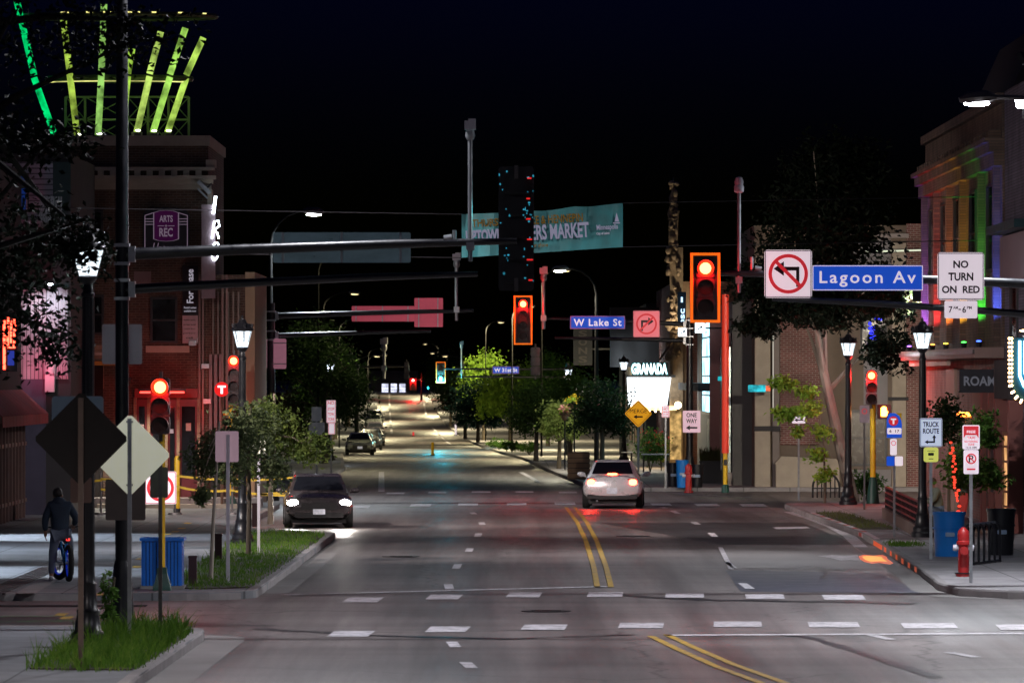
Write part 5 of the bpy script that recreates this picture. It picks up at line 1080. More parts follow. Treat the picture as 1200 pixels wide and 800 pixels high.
# --- banner across the street
d=150.0
t=thing('street_banner','teal MARKET banner hung high across the street behind the tall signal head','banner',at(636,300,d)); 
vs=[];fs=[]; nx_=40; nzz=8; xa,xb=541,730
for i in range(nx_+1):
    u=i/nx_; px=xa+(xb-xa)*u; sag=9*sin(pi*u)*(1 if u<.75 else 1)*.55
    top=251-13*u+sag*.5*abs(sin(u*9)); bot=302-12.5*u
    for j in range(nzz+1):
        v=j/nzz; py=top+(bot-top)*v; q=at(px,py,d)-at(636,300,d); vs.append((q.x,.10*sin(u*26)*(1-.4*v)+.05*sin(u*50+v*3),q.z))
for i in range(nx_):
    for j in range(nzz): fs.append((i*(nzz+1)+j,(i+1)*(nzz+1)+j,(i+1)*(nzz+1)+j+1,i*(nzz+1)+j+1))
MB().add(vs,fs).build('cloth',mat('banner_teal',(.010,.11,.125),.7,0,.5,1.6),t,True)
def btext(s,m,x0,x1,y0,y1,rot=-.06,**k):
    a=at((x0+x1)/2,(y0+y1)/2,d)-at(636,300,d); o=text(s,m,t,0,0,(x1-x0)/F*d,(y1-y0)/F*d,0,**k); o.location=(a.x,-.18,a.z); o.rotation_euler=(0,rot,0); return o
BLT=emat('banner_lilac',(.62,.60,.85),.30); BYT=emat('banner_gold',(.75,.42,.08),.13)  # banner print given a faint glow in place of lamp light
btext('THURSDAYS',BYT,553,608,256,265); btext('LAKE & HENNEPIN',BYT,612,683,252,262); btext('UPTOWN',BLT,546,590,269,283,bold=.05); btext('FARMERS MARKET',BLT,592,690,263,281,bold=.03); btext('rain or shine',BYT,614,642,285,290); btext('Minneapolis',BLT,699,724,263,271); btext('City of Lakes',mat('banner_small',(.3,.3,.4),.6),699,714,272,276); 
tr=MB(); a=at(721,260,d)-at(636,300,d); tr.add([(a.x-.02,-.18,a.z),(a.x+.10,-.18,a.z),(a.x+.03,-.18,a.z+.24)],[(0,1,2)]).box(a.x-.06,a.x+.12,-.185,-.175,a.z-.05,a.z-.02).build('sail_mark',BLT,t)
ca=MB()
for px,py in ((541,251),(541,302),(730,238),(730,289.5)):
    q=at(px,py,d)-at(636,300,d); ca.tube([q,(q.x+(-14 if px<600 else 12),q.y+1,q.z+.25)],.012,4)
ca.build('guy_rope',BLACKP,t)
# --- hill top building and dark far masses
d=850.0; z0=gz(850)
Hb=blg('hilltop_building','far building on the hill crest with bright pale windows'); x=(438-600)/F*d
B(Hb,'wall',mat('far_wall',(.05,.045,.06),.8),(x-.5,x+6.5,d,d+8,z0-.5,z0+3.2))
WL=emat('far_lit_window',(.75,.78,1),1.3,.4,1.0)
for a,b_ in ((447,455.5),(457.5,465.5),(467.5,475.5)):
    win_y(Hb,(a-600)/F*d,(b_-600)/F*d,H-(461-HZ)/F*d,H-(449-HZ)/F*d,d,FRM,WL,.06,2)
# ------------------------------------------------------------------ vehicles
def superring(hw,zl,zh,n=20,e=3.2):
    zc=(zl+zh)/2; hh=(zh-zl)/2; o=[]
    for i in range(n):
        a=2*pi*i/n; c,s=cos(a),sin(a)
        o.append((hw*math.copysign(abs(c)**(2/e),c), zc+hh*math.copysign(abs(s)**(2/e),s)))
    return o
def loft(stations,n=20,e=3.2):
    mb=MB(); vs=[];fs=[]
    for y,zl,zh,hw in stations:
        vs+=[(x,y,z) for x,z in superring(hw,zl,zh,n,e)]
    k=len(stations)
    for i in range(k-1):
        for j in range(n): fs.append((i*n+j,i*n+(j+1)%n,(i+1)*n+(j+1)%n,(i+1)*n+j))
    fs.append(tuple(range(n-1,-1,-1))); fs.append(tuple(range((k-1)*n,k*n))); return mb.add(vs,fs)
HEADL=emat('headlight_white',(1,.96,.90),130); TAILL=emat('tail_light_red',(1,.05,.02),38); TAILR=mat('tail_lens_red',(.25,.008,.008),.25,0,.1); HEADD=mat('headlight_off',(.35,.36,.38),.15,.3)
PLATE=mat('licence_plate',(.5,.5,.55),.5,0,.5,14,selfglow=.4); TRIMB=mat('black_trim',(.015,.014,.015),.5)
PAINTS={}
def paint(name,c): return mat(name,c,.28,.25,.06,2,coat=.6)
def car(label,name,loc,rz,pm,kind='sedan',head='off',tail='off',simple=False,group=None):
    t=thing(name,label,'car',loc,rz,group); suv=kind=='suv'
    L=4.6 if suv else 4.75; f=-L/2; r=L/2; up=.10 if suv else 0
    if suv: stn=[(f,.48,.72,.70),(f+.06,.34,.92,.80),(f+.3,.26,1.0,.88),(f+1.0,.25,1.06,.91),(f+1.5,.25,1.08,.92),(0,.24,1.08,.92),(r-1.2,.24,1.08,.92),(r-.3,.28,1.06,.90),(r-.06,.36,1.0,.85),(r,.48,.9,.76)]
    else:   stn=[(f,.42,.62,.66),(f+.07,.30,.70,.78),(f+.35,.24,.76,.86),(f+1.1,.22,.86,.90),(f+1.6,.22,.92,.91),(0,.21,.95,.91),(r-1.4,.22,.98,.91),(r-.7,.24,1.0,.90),(r-.18,.28,1.0,.87),(r-.05,.34,.96,.83),(r,.42,.86,.76)]
    loft(stn).build('body',pm,t,True)
    # greenhouse: ring of four corners per station (belt half width, roof half width, roof height)
    zb=1.04 if suv else .93; rw=.60 if suv else .54
    gs=[(f+1.15,.80,.72,zb+.03),(f+1.95,.83,rw,1.54 if suv else 1.38),(f+2.5,.83,rw+.02,1.60 if suv else 1.44),(r-1.7,.83,rw+.02,1.60 if suv else 1.44),(r-.55 if suv else r-1.45,.82,rw,1.56 if suv else 1.40),(r-.16 if suv else r-.66,.77,.66,zb+.06)]
    mb=MB(); vs=[];fs=[]; n=8
    for y,b_,w_,z in gs: 
        zz_=max(z,zb+.03); vs+=[(-b_,y,zb-.06),(-b_+.02,y,zb),(-w_-.02,y,zz_-.05),(-w_+.07,y,zz_),(w_-.07,y,zz_),(w_+.02,y,zz_-.05),(b_-.02,y,zb),(b_,y,zb-.06)]
    for i in range(len(gs)-1):
        for j in range(n): fs.append((i*n+j,i*n+(j+1)%n,(i+1)*n+(j+1)%n,(i+1)*n+j))
    fs.append(tuple(range(n-1,-1,-1))); fs.append(tuple(range((len(gs)-1)*n,len(gs)*n))); mb.add(vs,fs).build('cabin',pm,t,True)
    def glass(name,a,b_,y0,z0,w0,y1,z1,w1,off):
        MB().quad((-w0,y0,z0),(w0,y0,z0),(w1,y1,z1),(-w1,y1,z1)).build(name,GLASSD,t)
    g0,g1=gs[0],gs[1]; glass('windshield',0,0,g0[0]+.06,zb+.06+.012,.72,g1[0]-.02,g1[3]-.03+.012,.58,0) if False else None
    def lerpq(A,B_,u): return A+(B_-A)*u
    def pane(A,B_,u0,u1,nm,sg):
        y0,y1=lerpq(A[0],B_[0],u0),lerpq(A[0],B_[0],u1); z0_,z1_=lerpq(max(A[3],zb+.03),max(B_[3],zb+.03),u0),lerpq(max(A[3],zb+.03),max(B_[3],zb+.03),u1); w0,w1=lerpq(A[2],B_[2],u0)-.03,lerpq(A[2],B_[2],u1)-.05
        MB().quad((-w0,y0+sg*.012,z0_+.012),(w0,y0+sg*.012,z0_+.012),(w1,y1+sg*.012,z1_+.012),(-w1,y1+sg*.012,z1_+.012)).build(nm,GLASSD,t)
    pane(gs[0],gs[1],.10,.94,'windshield',-1); pane(gs[5],gs[4],.10,.92,'rear_window',1)
    for s in (-1,1):
        for a,b_,nm in ((f+1.75,-.05,'front'),(.05,r-(.75 if suv else 1.5),'rear')):
            def P(y,u):
                A=None
                for q0,q1 in zip(gs,gs[1:]):
                    if q0[0]<=y<=q1[0]: k=(y-q0[0])/(q1[0]-q0[0]); A=[q0[i]+(q1[i]-q0[i])*k for i in range(4)]
                if A is None: A=list(gs[-1])
                zt_=max(A[3],zb+.05)-.09; return (s*(lerpq(A[1]-.02,A[2]+.02,u)+.012),y,lerpq(zb+.03,zt_,u))
            MB().quad(P(a,0),P(b_,0),P(b_-.03,1),P(a+(.35 if nm=='front' else .03),1)).build('side_window',GLASSD,t)
    # wheels
    for y in (f+.85,r-.95):
        for s in (-1,1):
            R0=.36 if suv else .32
            w_=MB().lathe([(R0*.62,-.10),(R0*.93,-.11),(R0,-.07),(R0,.07),(R0*.93,.11),(R0*.62,.10)],(s*.80,y,R0),20,'x').build('tyre',RUBBER,t,True)
            o=MB().lathe([(.03,s*.075),(.06,s*.112),(R0*.55,s*.09),(R0*.64,s*.112),(R0*.64,-s*.05),(.03,-s*.05)],(s*.80,y,R0),16,'x').build('rim',CHROME,w_,True)
    MB().box(-.72,.72,f+.4,r-.35,.15,.26).build('underbody',TRIMB,t)
    for s in (-1,1):
        MB().ball((s*1.0,f+1.75,zb+.06),(.13,.09,.08),10,6).tube([(s*.86,f+1.75,zb),(s*.95,f+1.75,zb+.03)],.03,6).build('mirror',pm,t,True)
    # front
    hm_=HEADL if head=='on' else HEADD
    zh_=.76 if suv else .66
    for s in (-1,1):
        MB().ball((s*.66,f+.10,zh_),(.185,.10,.11),12,8).build('headlight',hm_,t,True)
        if head=='on': spot('headlight_beam',(s*.62,f-.08,zh_),(s*.62-.4,f-12,-.6),230,(1,.93,.85),110,1.0,.06,t)
    MB().prism(rrect(.95,.22,.05,0,zh_-.10),f-.03,f+.04).build('grille',TRIMB,t); MB().prism(rrect(1.3,.16,.05,0,.40),f-.0,f+.12).build('lower_grille',TRIMB,t); MB().prism(rrect(.32,.16,.015,0,.50),f-.07,f-.035).build('licence_plate',PLATE,t)
    # rear
    zt_=.98 if suv else .80
    for s in (-1,1):
        MB().prism(rrect(.30,.20,.05,s*.60,zt_),r-.13,r-.015 if not suv else r+.005).build('tail_light',TAILR,t)
        if tail=='on': MB().prism(rrect(.23,.17,.07,s*.63,zt_),r-.10,r+.006).build('brake_lamp',TAILL,t)
        if tail=='on': spot('brake_glow',(s*.62,r+.12,zt_),(s*.62,r+3,0),75,(1,.02,.012),150,.8,.08,t)
    MB().prism(rrect(.90,.13,.02,0,zt_+.0),r-.09,r-.018).build('trunk_band',TAILR,t); MB().prism(rrect(.32,.17,.015,0,zt_-.26),r-.03,r+.012).build('licence_plate',PLATE,t); MB().prism(rrect(1.5,.14,.04,0,.36),r-.16,r-.02).build('rear_bumper_trim',TRIMB,t)
    if tail=='on': MB().prism(rrect(.30,.05,.02,0,1.035),r-.60,r-.50).build('high_brake_lamp',TAILL,t); spot('brake_glow',(0,r-.45,1.06),(0,r+3,.6),6,(1,.04,.02),150,.8,.05,t)
    MB().tube([(.45,r-.1,.24),(.45,r+.02,.24)],.035,8).build('exhaust',CHROME,t)
    return t
c=car('white sedan seen from behind with red brake lights lit, crossing the far junction','parked_car',(3.10,173.5,0),pi,paint('white_car_paint',(.85,.82,.84)),'sedan','off','on'); c.rotation_euler=(0,0,pi-R(2.2)); c.name='moving_sedan'
c=car('dark estate car with bright headlights beside the left kerb','oncoming_car',(-5.18,151.5,0),R(3),paint('dark_car_paint',(.050,.042,.046)),'suv','on'); c.scale=(.99,1,.87)
# parked cars down the left side of the far street
pk=car('pale green-grey parked saloon nearest in the row down the left side','parked_car',(-9.75,364,gz(364)),R(2),paint('pale_car_paint',(.35,.38,.34)),group='cars parked down the left kerb')
for px,d,lb,pc,kd,hd in ((425,400,'pale parked car second in the row down the left side, one lamp lit',(.30,.31,.29),'sedan','off'),(433.5,425,'dark parked car third in the row down the left side',(.04,.04,.05),'suv','off'),(437.5,462,'white parked car fourth in the row down the left side',(.4,.4,.42),'sedan','off'),(439.5,520,'dark parked car fifth in the row, below the red lamps',(.05,.04,.05),'sedan','off'),(438,575,'small red-lit parked car near the foot of the hill',(.3,.08,.06),'suv','off'),(439.5,630,'farthest parked car, a pale speck at the foot of the hill',(.35,.35,.36),'sedan','off')):
    car(lb,'parked_car',((px-600)/F*d,d,gz(d)),R(2),paint('car_paint_%d'%d if False else 'car_paint_'+'abcdefg'[int(d)%7],pc),kd,hd,group='cars parked down the left kerb')
t=thing('parked_car_lamp','warm headlamp glow on the second parked car','lamp',(0,0,0)); bpy.data.objects.remove(t)

# ------------------------------------------------------------------ bins, hydrants, racks, bollards
def slat_bin(label,loc,w,h,m,base=None):
    t=thing('litter_bin',label,'litter bin',loc); n=11; mb=MB()
    for i in range(n):
        x=-w/2+(i+.5)*w/n
        mb.box(x-w/n*.36,x+w/n*.36,-w/2-.012,-w/2+.02,.06,h-.05).box(x-w/n*.36,x+w/n*.36,w/2-.02,w/2+.012,.06,h-.05)
    for s in (-1,1):
        for i in range(n):
            y=-w/2+(i+.5)*w/n; mb.box(s*w/2-.02,s*w/2+.012,y-w/n*.36,y+w/n*.36,.06,h-.05)
    mb.build('slats',m,t); MB().box(-w/2+.021,w/2-.021,-w/2+.021,w/2-.021,.05,h-.08).build('liner',mat('liner_dark_blue',(.006,.035,.16),.5),t)
    mb=MB(); k=w/2+.05
    mb.box(-k,k,-k,-k+.09,h-.05,h).box(-k,k,k-.09,k,h-.05,h).box(-k,-k+.09,-k+.09,k-.09,h-.05,h).box(k-.09,k,-k+.09,k-.09,h-.05,h); mb.build('rim',m,t)
    if base: MB().box(-w/2-.05,w/2+.05,-w/2-.05,w/2+.05,-.0,.055).build('base_slab',CONC,t)
    return t
q=gb(190,698); slat_bin('square blue slatted recycling bin behind the yellow pole base at left',V(((191-600)/F*103.4,103.4,SW)),.70,.92,PLASTB,True)
def barrel(label,name,px,py,d,w,h,m,liner=None):
    t=thing(name,label,'litter bin',V(((px-600)/F*d,d,gz(d)+SW))); r=w/2
    MB().lathe([(r*.84,0),(r*.86,.04),(r*.98,h*.93),(r*1.03,h*.93),(r*1.05,h),(r*.93,h),(r*.9,h-.12),(.02,h-.13)],n=22).build('barrel',m,t,True)
    MB().lathe([(r*1.0,h*.62),(r*1.01,h*.66),(r*.97,h*.66)],n=22).build('band',m,t,True); MB().prism(rrect(.2,.09,.02,0,h*.5),-r*.97,-r*.90).build('label_plate',mat('bin_label',(.3,.4,.55),.5),t)
    return t
barrel('round blue barrel bin beside the right lantern lamp','litter_bin',1112,652,121.7,.69,.95,mat('blue_barrel',(.012,.22,.70),.4,0,.12,2))
barrel('tall black bin at the right edge behind the bike rack','litter_bin',1173,650,122.6,.62,1.0,BLACKP)
barrel('distant blue bin behind the red hydrant on the far corner','litter_bin',799.5,572,196.3,.44,.95,MATS['blue_barrel'])
barrel('black bin left of the distant blue bin','litter_bin',789,573,197.2,.42,.85,BLACKP); barrel('black bin right of the distant red hydrant','litter_bin',817,573,196.6,.42,.80,BLACKP)
HYD=mat('hydrant_red',(.42,.02,.02),.4,0,.2,8,.1)
def hydrant(label,loc,h=.95):
    t=thing('fire_hydrant',label,'fire hydrant',loc); k=h/.95
    MB().lathe([(.15*k,0),(.15*k,.05*k),(.105*k,.07*k),(.10*k,.60*k),(.135*k,.62*k),(.135*k,.67*k),(.11*k,.69*k),(.12*k,.80*k),(.10*k,.88*k),(.05*k,.93*k),(.03*k,.95*k)],n=16).build('barrel',HYD,t,True)
    MB().lathe([(.06*k,-.2*k),(.065*k,-.13*k),(.045*k,-.12*k),(.045*k,.12*k),(.065*k,.13*k),(.06*k,.2*k)],(0,0,.55*k),10,'x').build('side_cap',WHITEC if h>.9 else HYD,t,True)
    MB().lathe([(.08*k,-.22*k),(.085*k,-.14*k),(.06*k,-.13*k),(.06*k,0)],(0,0,.50*k),10,'y').build('front_cap',HYD,t,True); MB().lathe([(.17*k,0),(.17*k,.02)],(0,0,.055*k),12).build('flange',BLACKP,t)
    return t
hydrant('red fire hydrant with pale side cap beside the parking sign at right',gb(1129,675))
hydrant('distant red fire hydrant in front of the far blue bin',gb(807,577),.96)
# bike rack: row of black hoops
t=thing('bike_rack','black bike rack of hoops on the pavement behind the right hydrant','bike rack',gb(1154,662)); x_=0
for i in range(6):
    y=i*.42-.2; x=-.36+i*.145; ux,uy=.13,.26
    MB().tube([(x-ux,y-uy,0),(x-ux,y-uy,.66),(x-ux*.7,y-uy*.7,.78),(x,y,.83),(x+ux*.7,y+uy*.7,.78),(x+ux,y+uy,.66),(x+ux,y+uy,0)],.026,8).build('hoop',BLACKP,t,True)
for s_ in (-1,1): MB().tube([(-.36+s_*.13,-.2+s_*.26,.03),(.365+s_*.13,1.9+s_*.26,.03)],.03,6).build('rail',BLACKP,t)
MB().tube([(-.36,-.2,.83),(.365,1.9,.83)],.028,6).build('rail',mat('worn_rack_steel',(.25,.27,.30),.35,.7),t)
t=thing('bike_rack','arched black rack with bars by the stone plinth behind the leaning tree','bike rack',V(((968-600)/F*180,180,SW)))
MB().tube([(.42*cos(a),0,.35+.42*sin(a)) for a in [pi*i/12 for i in range(13)]],.035,7).tube([(-.42,0,0),(-.42,0,.35)],.035,6).tube([(.42,0,0),(.42,0,.35)],.035,6).build('arch',BLACKP,t,True)
for i in range(5): MB().tube([(-.28+i*.14,0,0),(-.28+i*.14,0,.35+.42*math.sqrt(max(0,1-((-.28+i*.14)/.42)**2)))],.022,6).build('bar',BLACKP,t)
MB().tube([(-.42,0,.3),(.42,0,.3)],.02,6).build('bar',BLACKP,t)
BROWN=mat('brown_bollard_paint',(.055,.018,.02),.5,0,.3,8,.1)
def bollard(label,loc,h=.55):
    t=thing('bollard',label,'bollard',loc,0,'short brown bollards'); MB().prism(rrect(.15,h-.03,.02,0,(h-.03)/2),-.07,.07).build('shaft',BROWN,t); MB().prism(rrect(.17,.05,.02,0,h-.02),-.08,.08).build('cap',BROWN,t); return t
bollard('brown bollard right of the slatted blue bin',gb(226,686)); bollard('brown bollard behind the sapling trunk',gb(256,656)); bollard('brown bollard farthest up the left kerb',gb(299,617),.6)
# low wall with railing on the right pavement
t=thing('patio_railing','low wall with black railing along the right pavement beside the bus sign','railing',(0,0,0))
xa,xb=9.75,10.15; ya,yb=136.5,154.5
w_=MB(); w_.slab([(xa-.1,ya),(xa+.12,ya),(xb+.12,yb),(xb-.1,yb)],.1,.42); w_.build('low_wall',mat('brown_wall',(.20,.15,.13),.8,0,.25,2,.2),t)
n=26
for i in range(n+1):
    u=i/n; x,y=xa+(xb-xa)*u,ya+(yb-ya)*u; MB().box(x-.02,x+.02,y-.03,y+.03,.42,.98).build('baluster',BLACKP,t)
mb=MB()
for z in (.52,.68,.84,.98): mb.tube([(xa,ya,z),(xb,yb,z)],.028,6)
mb.build('rail',mat('red_light_rail_tint',(.20,.04,.03),.35,.3),t)  # red light on the rails put into their colour
# planters, patio pieces on the far right corner
t=thing('planter','black planter tub with ornamental grass on the far right corner','planter',V(((833-600)/F*205,205,SW)))
MB().slab([(-.40,-.3),(.40,-.3),(.40,.3),(-.40,.3)],0,.74).build('tub',BLACKP,t); MB().box(-.44,.44,-.34,.34,.74,.80).build('rim',BLACKP,t)
def tuft(parent,n,r,h,z0,m,seed,name='grass'):
    rr=random.Random(seed); mb=MB()
    for i in range(n):
        a=rr.random()*2*pi; q=rr.random()**.5*r; x,y=q*cos(a),q*sin(a)*.7; hh=h*(.5+.6*rr.random()); lx,ly=rr.uniform(-.35,.35)*hh,rr.uniform(-.35,.35)*hh; w_=.012
        mb.add([(x-w_,y,z0),(x+w_,y,z0),(x+lx*.5+w_*.7,y+ly*.5,z0+hh*.65),(x+lx*.5-w_*.7,y+ly*.5,z0+hh*.65),(x+lx,y+ly,z0+hh)],[(0,1,2,3),(3,2,4)])
    return mb.build(name,m,parent,fix=False)
tuft(t,260,.40,.55,.76,leafmat('red_green_blades',(.06,.02,.015),(.10,.12,.03)),3,'foliage')
t=thing('utility_cabinet','brown wooden slatted box on the far pavement left of the white sedan','planter box',V(((678-600)/F*212,212,SW)))
MB().box(-.40,.40,-.3,.3,0,1.02).build('box',mat('dark_wood',(.10,.06,.04),.7,0,.3,3),t)
mb=MB()
for i in range(5): mb.box(-.42,.42,-.33,-.303,.06+i*.19,.21+i*.19)
mb.build('slats',mat('wood_slat',(.22,.13,.08),.7,0,.3,4),t)
t=thing('patio_table','pale patio table with thin legs in front of the theatre','table',V(((768-600)/F*226,226,SW))); MB().box(-.55,.55,-.35,.35,.72,.76).build('tabletop',WHITEC,t)
for sx in (-1,1):
    for sy in (-1,1): MB().tube([(sx*.48,sy*.3,0),(sx*.45,sy*.28,.72)],.022,6).build('leg',BLACKP,t)
t=thing('patio_table','smaller dark patio table nearer the bins','table',V(((740-600)/F*232,232,SW))); MB().lathe([(.42,.72),(.42,.75)],n=18).build('tabletop',mat('table_grey',(.35,.33,.3),.5),t); MB().lathe([(.26,0),(.05,.05),(.035,.72)],n=12).build('pedestal',BLACKP,t)
# barricade tape on the left
t=thing('caution_tape','yellow caution tape strung between posts in front of the brick building','caution tape',(0,0,0)); tp=MB(); TAPE=mat('tape_yellow',(.50,.33,.015),.5,0,.3,2)
def band(p0,p1,sag,w=.06):
    n=14; vs=[];fs=[]
    for i in range(n+1):
        u=i/n; c=V(p0).lerp(V(p1),u); c.z-=sag*4*u*(1-u); vs+=[(c.x,c.y,c.z-w/2),(c.x,c.y,c.z+w/2)]
    for i in range(n): fs.append((2*i,2*i+2,2*i+3,2*i+1))
    tp.add(vs,fs)
d=158.0
for (a,b_,c,e,s) in ((100,563,120,562,.02),(118,561,205,557,.06),(205,557,345,559,.10),(205,569,270,574,.08),(118,573,205,566,.10),(270,574,345,580,.05),(300,579,344,574,.03)): band(at(a,b_,d),at(c,e,d),s)
tp.build('tape',TAPE,t)
for px in (100,118,205,272,345):
    x=(px-600)/F*d; MB().lathe([(.03,SW),(.03,1.35)],(x,d+.04,0),8).lathe([(.2,SW),(.18,SW+.06)],(x,d+.04,0),10).build('post',DKSTEEL,t)
for px,h_ in ((205,1.9),): 
    x=(px-600)/F*d; t2=thing('yellow_bollard','yellow capped bollard standing before the red doors','bollard',(x,d+1.0,SW)); MB().lathe([(.08,0),(.08,1.55),(.05,1.62)],n=10).build('post',YELP,t2,True); MB().lathe([(.1,0),(.1,.15)],n=10).build('base',BLACKP,t2)

# ------------------------------------------------------------------ people
def skin(name,verts,edges,radii,m,parent,sub=2,root=0):
    me=bpy.data.meshes.new(name); me.from_pydata(verts,edges,[]); o=bpy.data.objects.new(name,me); COL.objects.link(o)
    md=o.modifiers.new('s','SKIN'); md.use_smooth_shade=True
    for i,r in enumerate(radii):
        sv=me.skin_vertices[0].data[i]; sv.radius=r if isinstance(r,tuple) else (r,r); sv.use_root=(i==root)
    s=o.modifiers.new('d','SUBSURF'); s.levels=sub; s.render_levels=sub
    dg=bpy.context.evaluated_depsgraph_get(); dg.update(); nm=bpy.data.meshes.new_from_object(o.evaluated_get(dg))
    bpy.data.objects.remove(o); nm.materials.clear(); nm.materials.append(m)
    for p in nm.polygons: p.use_smooth=True
    ob=bpy.data.objects.new(name,nm); COL.objects.link(ob)
    if parent: ob.parent=parent
    return ob
SKIN=mat('skin',(.32,.17,.11),.55,0,.1,10); HOOD=mat('navy_hoodie',(.020,.036,.060),.85,0,.3,6,.4,30); JEAN=mat('grey_blue_jeans',(.11,.14,.19),.85,0,.25,8,.4,40); HAIRM=mat('dark_hair',(.015,.012,.01),.7,0,.3,20,.4,60); SHOE=mat('white_trainer',(.5,.5,.52),.55,0,.15,6)
def hand(vs,es,rs,wi,wrist,dirv,side,s=1.0,curl=.4):
    d_=V(dirv).normalized(); sd=V(side).normalized(); nrm=d_.cross(sd)
    w=V(wrist); p=w+d_*.085*s; vs.append(tuple(p)); es.append((wi,len(vs)-1)); rs.append((.036*s,.018*s)); pi_=len(vs)-1
    for k,(o,l) in enumerate(((-.03,.070),(-.010,.082),(.010,.076),(.030,.060))):
        a=p+sd*o*s+d_*.012*s; b_=a+(d_*(1-curl*.4)+nrm*curl*.5).normalized()*l*.5*s; c_=b_+(d_*(1-curl)+nrm*curl).normalized()*l*.5*s
        i=len(vs); vs+=[tuple(a),tuple(b_),tuple(c_)]; rs+=[.009*s,.009*s,.0075*s]; es+=[(pi_,i),(i,i+1),(i+1,i+2)]
    a=w+d_*.03*s+sd*-.035*s; b_=a+(d_*.7-sd*.7)*.045*s; i=len(vs); vs+=[tuple(a),tuple(b_),tuple(b_+d_*.028*s)]; rs+=[.011*s,.010*s,.009*s]; es+=[(wi,i),(i,i+1),(i+1,i+2)]
def person(label,loc,rz,J,scale=1.0,cloth=HOOD,legs=JEAN,hairm=HAIRM,shoe=SHOE,hood=True):
    """J: joint dict in local metres; the figure looks along +Y"""
    t=thing('person',label,'person',loc,rz)
    vs=[];es=[];rs=[];ix={}
    def a(n,p,r,par=None):
        ix[n]=len(vs); vs.append(tuple(p)); rs.append(r)
        if par: es.append((ix[par],ix[n]))
    a('pelvis',J['pelvis'],(.145,.11)); a('waist',J['waist'],(.125,.10),'pelvis'); a('chest',J['chest'],(.155,.11),'waist'); a('neckb',J['neck'],(.06,.06),'chest'); a('jaw',V(J['head'])+V((0,.015,-.07)),(.058,.068),'neckb'); a('head',J['head'],(.078,.095),'jaw'); a('crown',V(J['head'])+V((0,-.01,.085)),(.06,.07),'head')
    for s in ('l','r'):
        sh=V(J['sh'+s]); a('sh'+s,sh,.062,'chest'); a('el'+s,J['el'+s],.045,'sh'+s); a('wr'+s,J['wr'+s],.028,'el'+s)
        dv=V(J['wr'+s])-V(J['el'+s]); hand(vs,es,rs,ix['wr'+s],J['wr'+s],J.get('hd'+s,dv),(0,1,0) if abs(dv.normalized().y)<.8 else (1,0,0))
        a('hp'+s,V(J['hp'+s]),.09,'pelvis'); a('kn'+s,J['kn'+s],.060,'hp'+s); a('an'+s,J['an'+s],.042,'kn'+s); a('to'+s,V(J['an'+s])+V(J.get('ft'+s,(0,.17,-.05))),(.04,.028),'an'+s)
    skin('body',vs,es,rs,SKIN,t,2)
    # face pieces join the body mesh look: nose, ears, eyes sit on the head
    h=V(J['head']); f=MB(); f.ball(h+V((0,.10,-.02)),(.014,.024,.022),8,6)
    for s in (-1,1): f.ball(h+V((s*.082,-.005,-.015)),(.012,.022,.032),8,6)
    f.build('ears_and_nose',SKIN,t,True); e=MB()
    for s in (-1,1): e.ball(h+V((s*.032,.090,.01)),(.013,.008,.008),8,5)
    e.build('eyes',BLKINK,t); MB().ball(h+V((0,.093,-.058)),(.024,.008,.006),8,5).build('mouth',mat('lip',(.2,.06,.05),.5),t)
    hb=MB(); hb.ball(h+V((0,-.022,.045)),(.094,.106,.098),14,10); hb.build('hair',hairm,t,True)
    # jacket
    cv=[V(J['pelvis'])+V((0,0,-.07)),J['waist'],J['chest'],J['neck'],J['shl'],J['ell'],V(J['ell']).lerp(V(J['wrl']),.92),J['shr'],J['elr'],V(J['elr']).lerp(V(J['wrr']),.92)]
    skin('jacket',[tuple(q) for q in cv],[(0,1),(1,2),(2,3),(2,4),(4,5),(5,6),(2,7),(7,8),(8,9)],[(.185,.145),(.18,.14),(.20,.15),(.09,.085),.095,.074,.052,.095,.074,.052],cloth,t,2)
    if hood: MB().ball(V(J['neck'])+V((0,-.06,.0)),(.13,.10,.09),12,8).build('hood',cloth,t,True)
    hv=V(J['pelvis'])
    skin('trousers',[tuple(hv+V((0,0,-.02))),tuple(J['hpl']),tuple(J['knl']),tuple(V(J['knl']).lerp(V(J['anl']),.93)),tuple(J['hpr']),tuple(J['knr']),tuple(V(J['knr']).lerp(V(J['anr']),.93))],[(0,1),(1,2),(2,3),(0,4),(4,5),(5,6)],[(.155,.125),.115,.080,.060,.115,.080,.060],legs,t,2)
    for s in ('l','r'):
        an=V(J['an'+s]); ft=V(J.get('ft'+s,(0,.17,-.05)))
        skin('shoe',[tuple(an+ft.normalized()*-.06+V((0,0,-.035))),tuple(an+V((0,.02,-.03))),tuple(an+ft*1.05+V((0,0,-.015)))],[(0,1),(1,2)],[(.042,.04),(.048,.05),(.043,.03)],shoe,t,2)
    return t
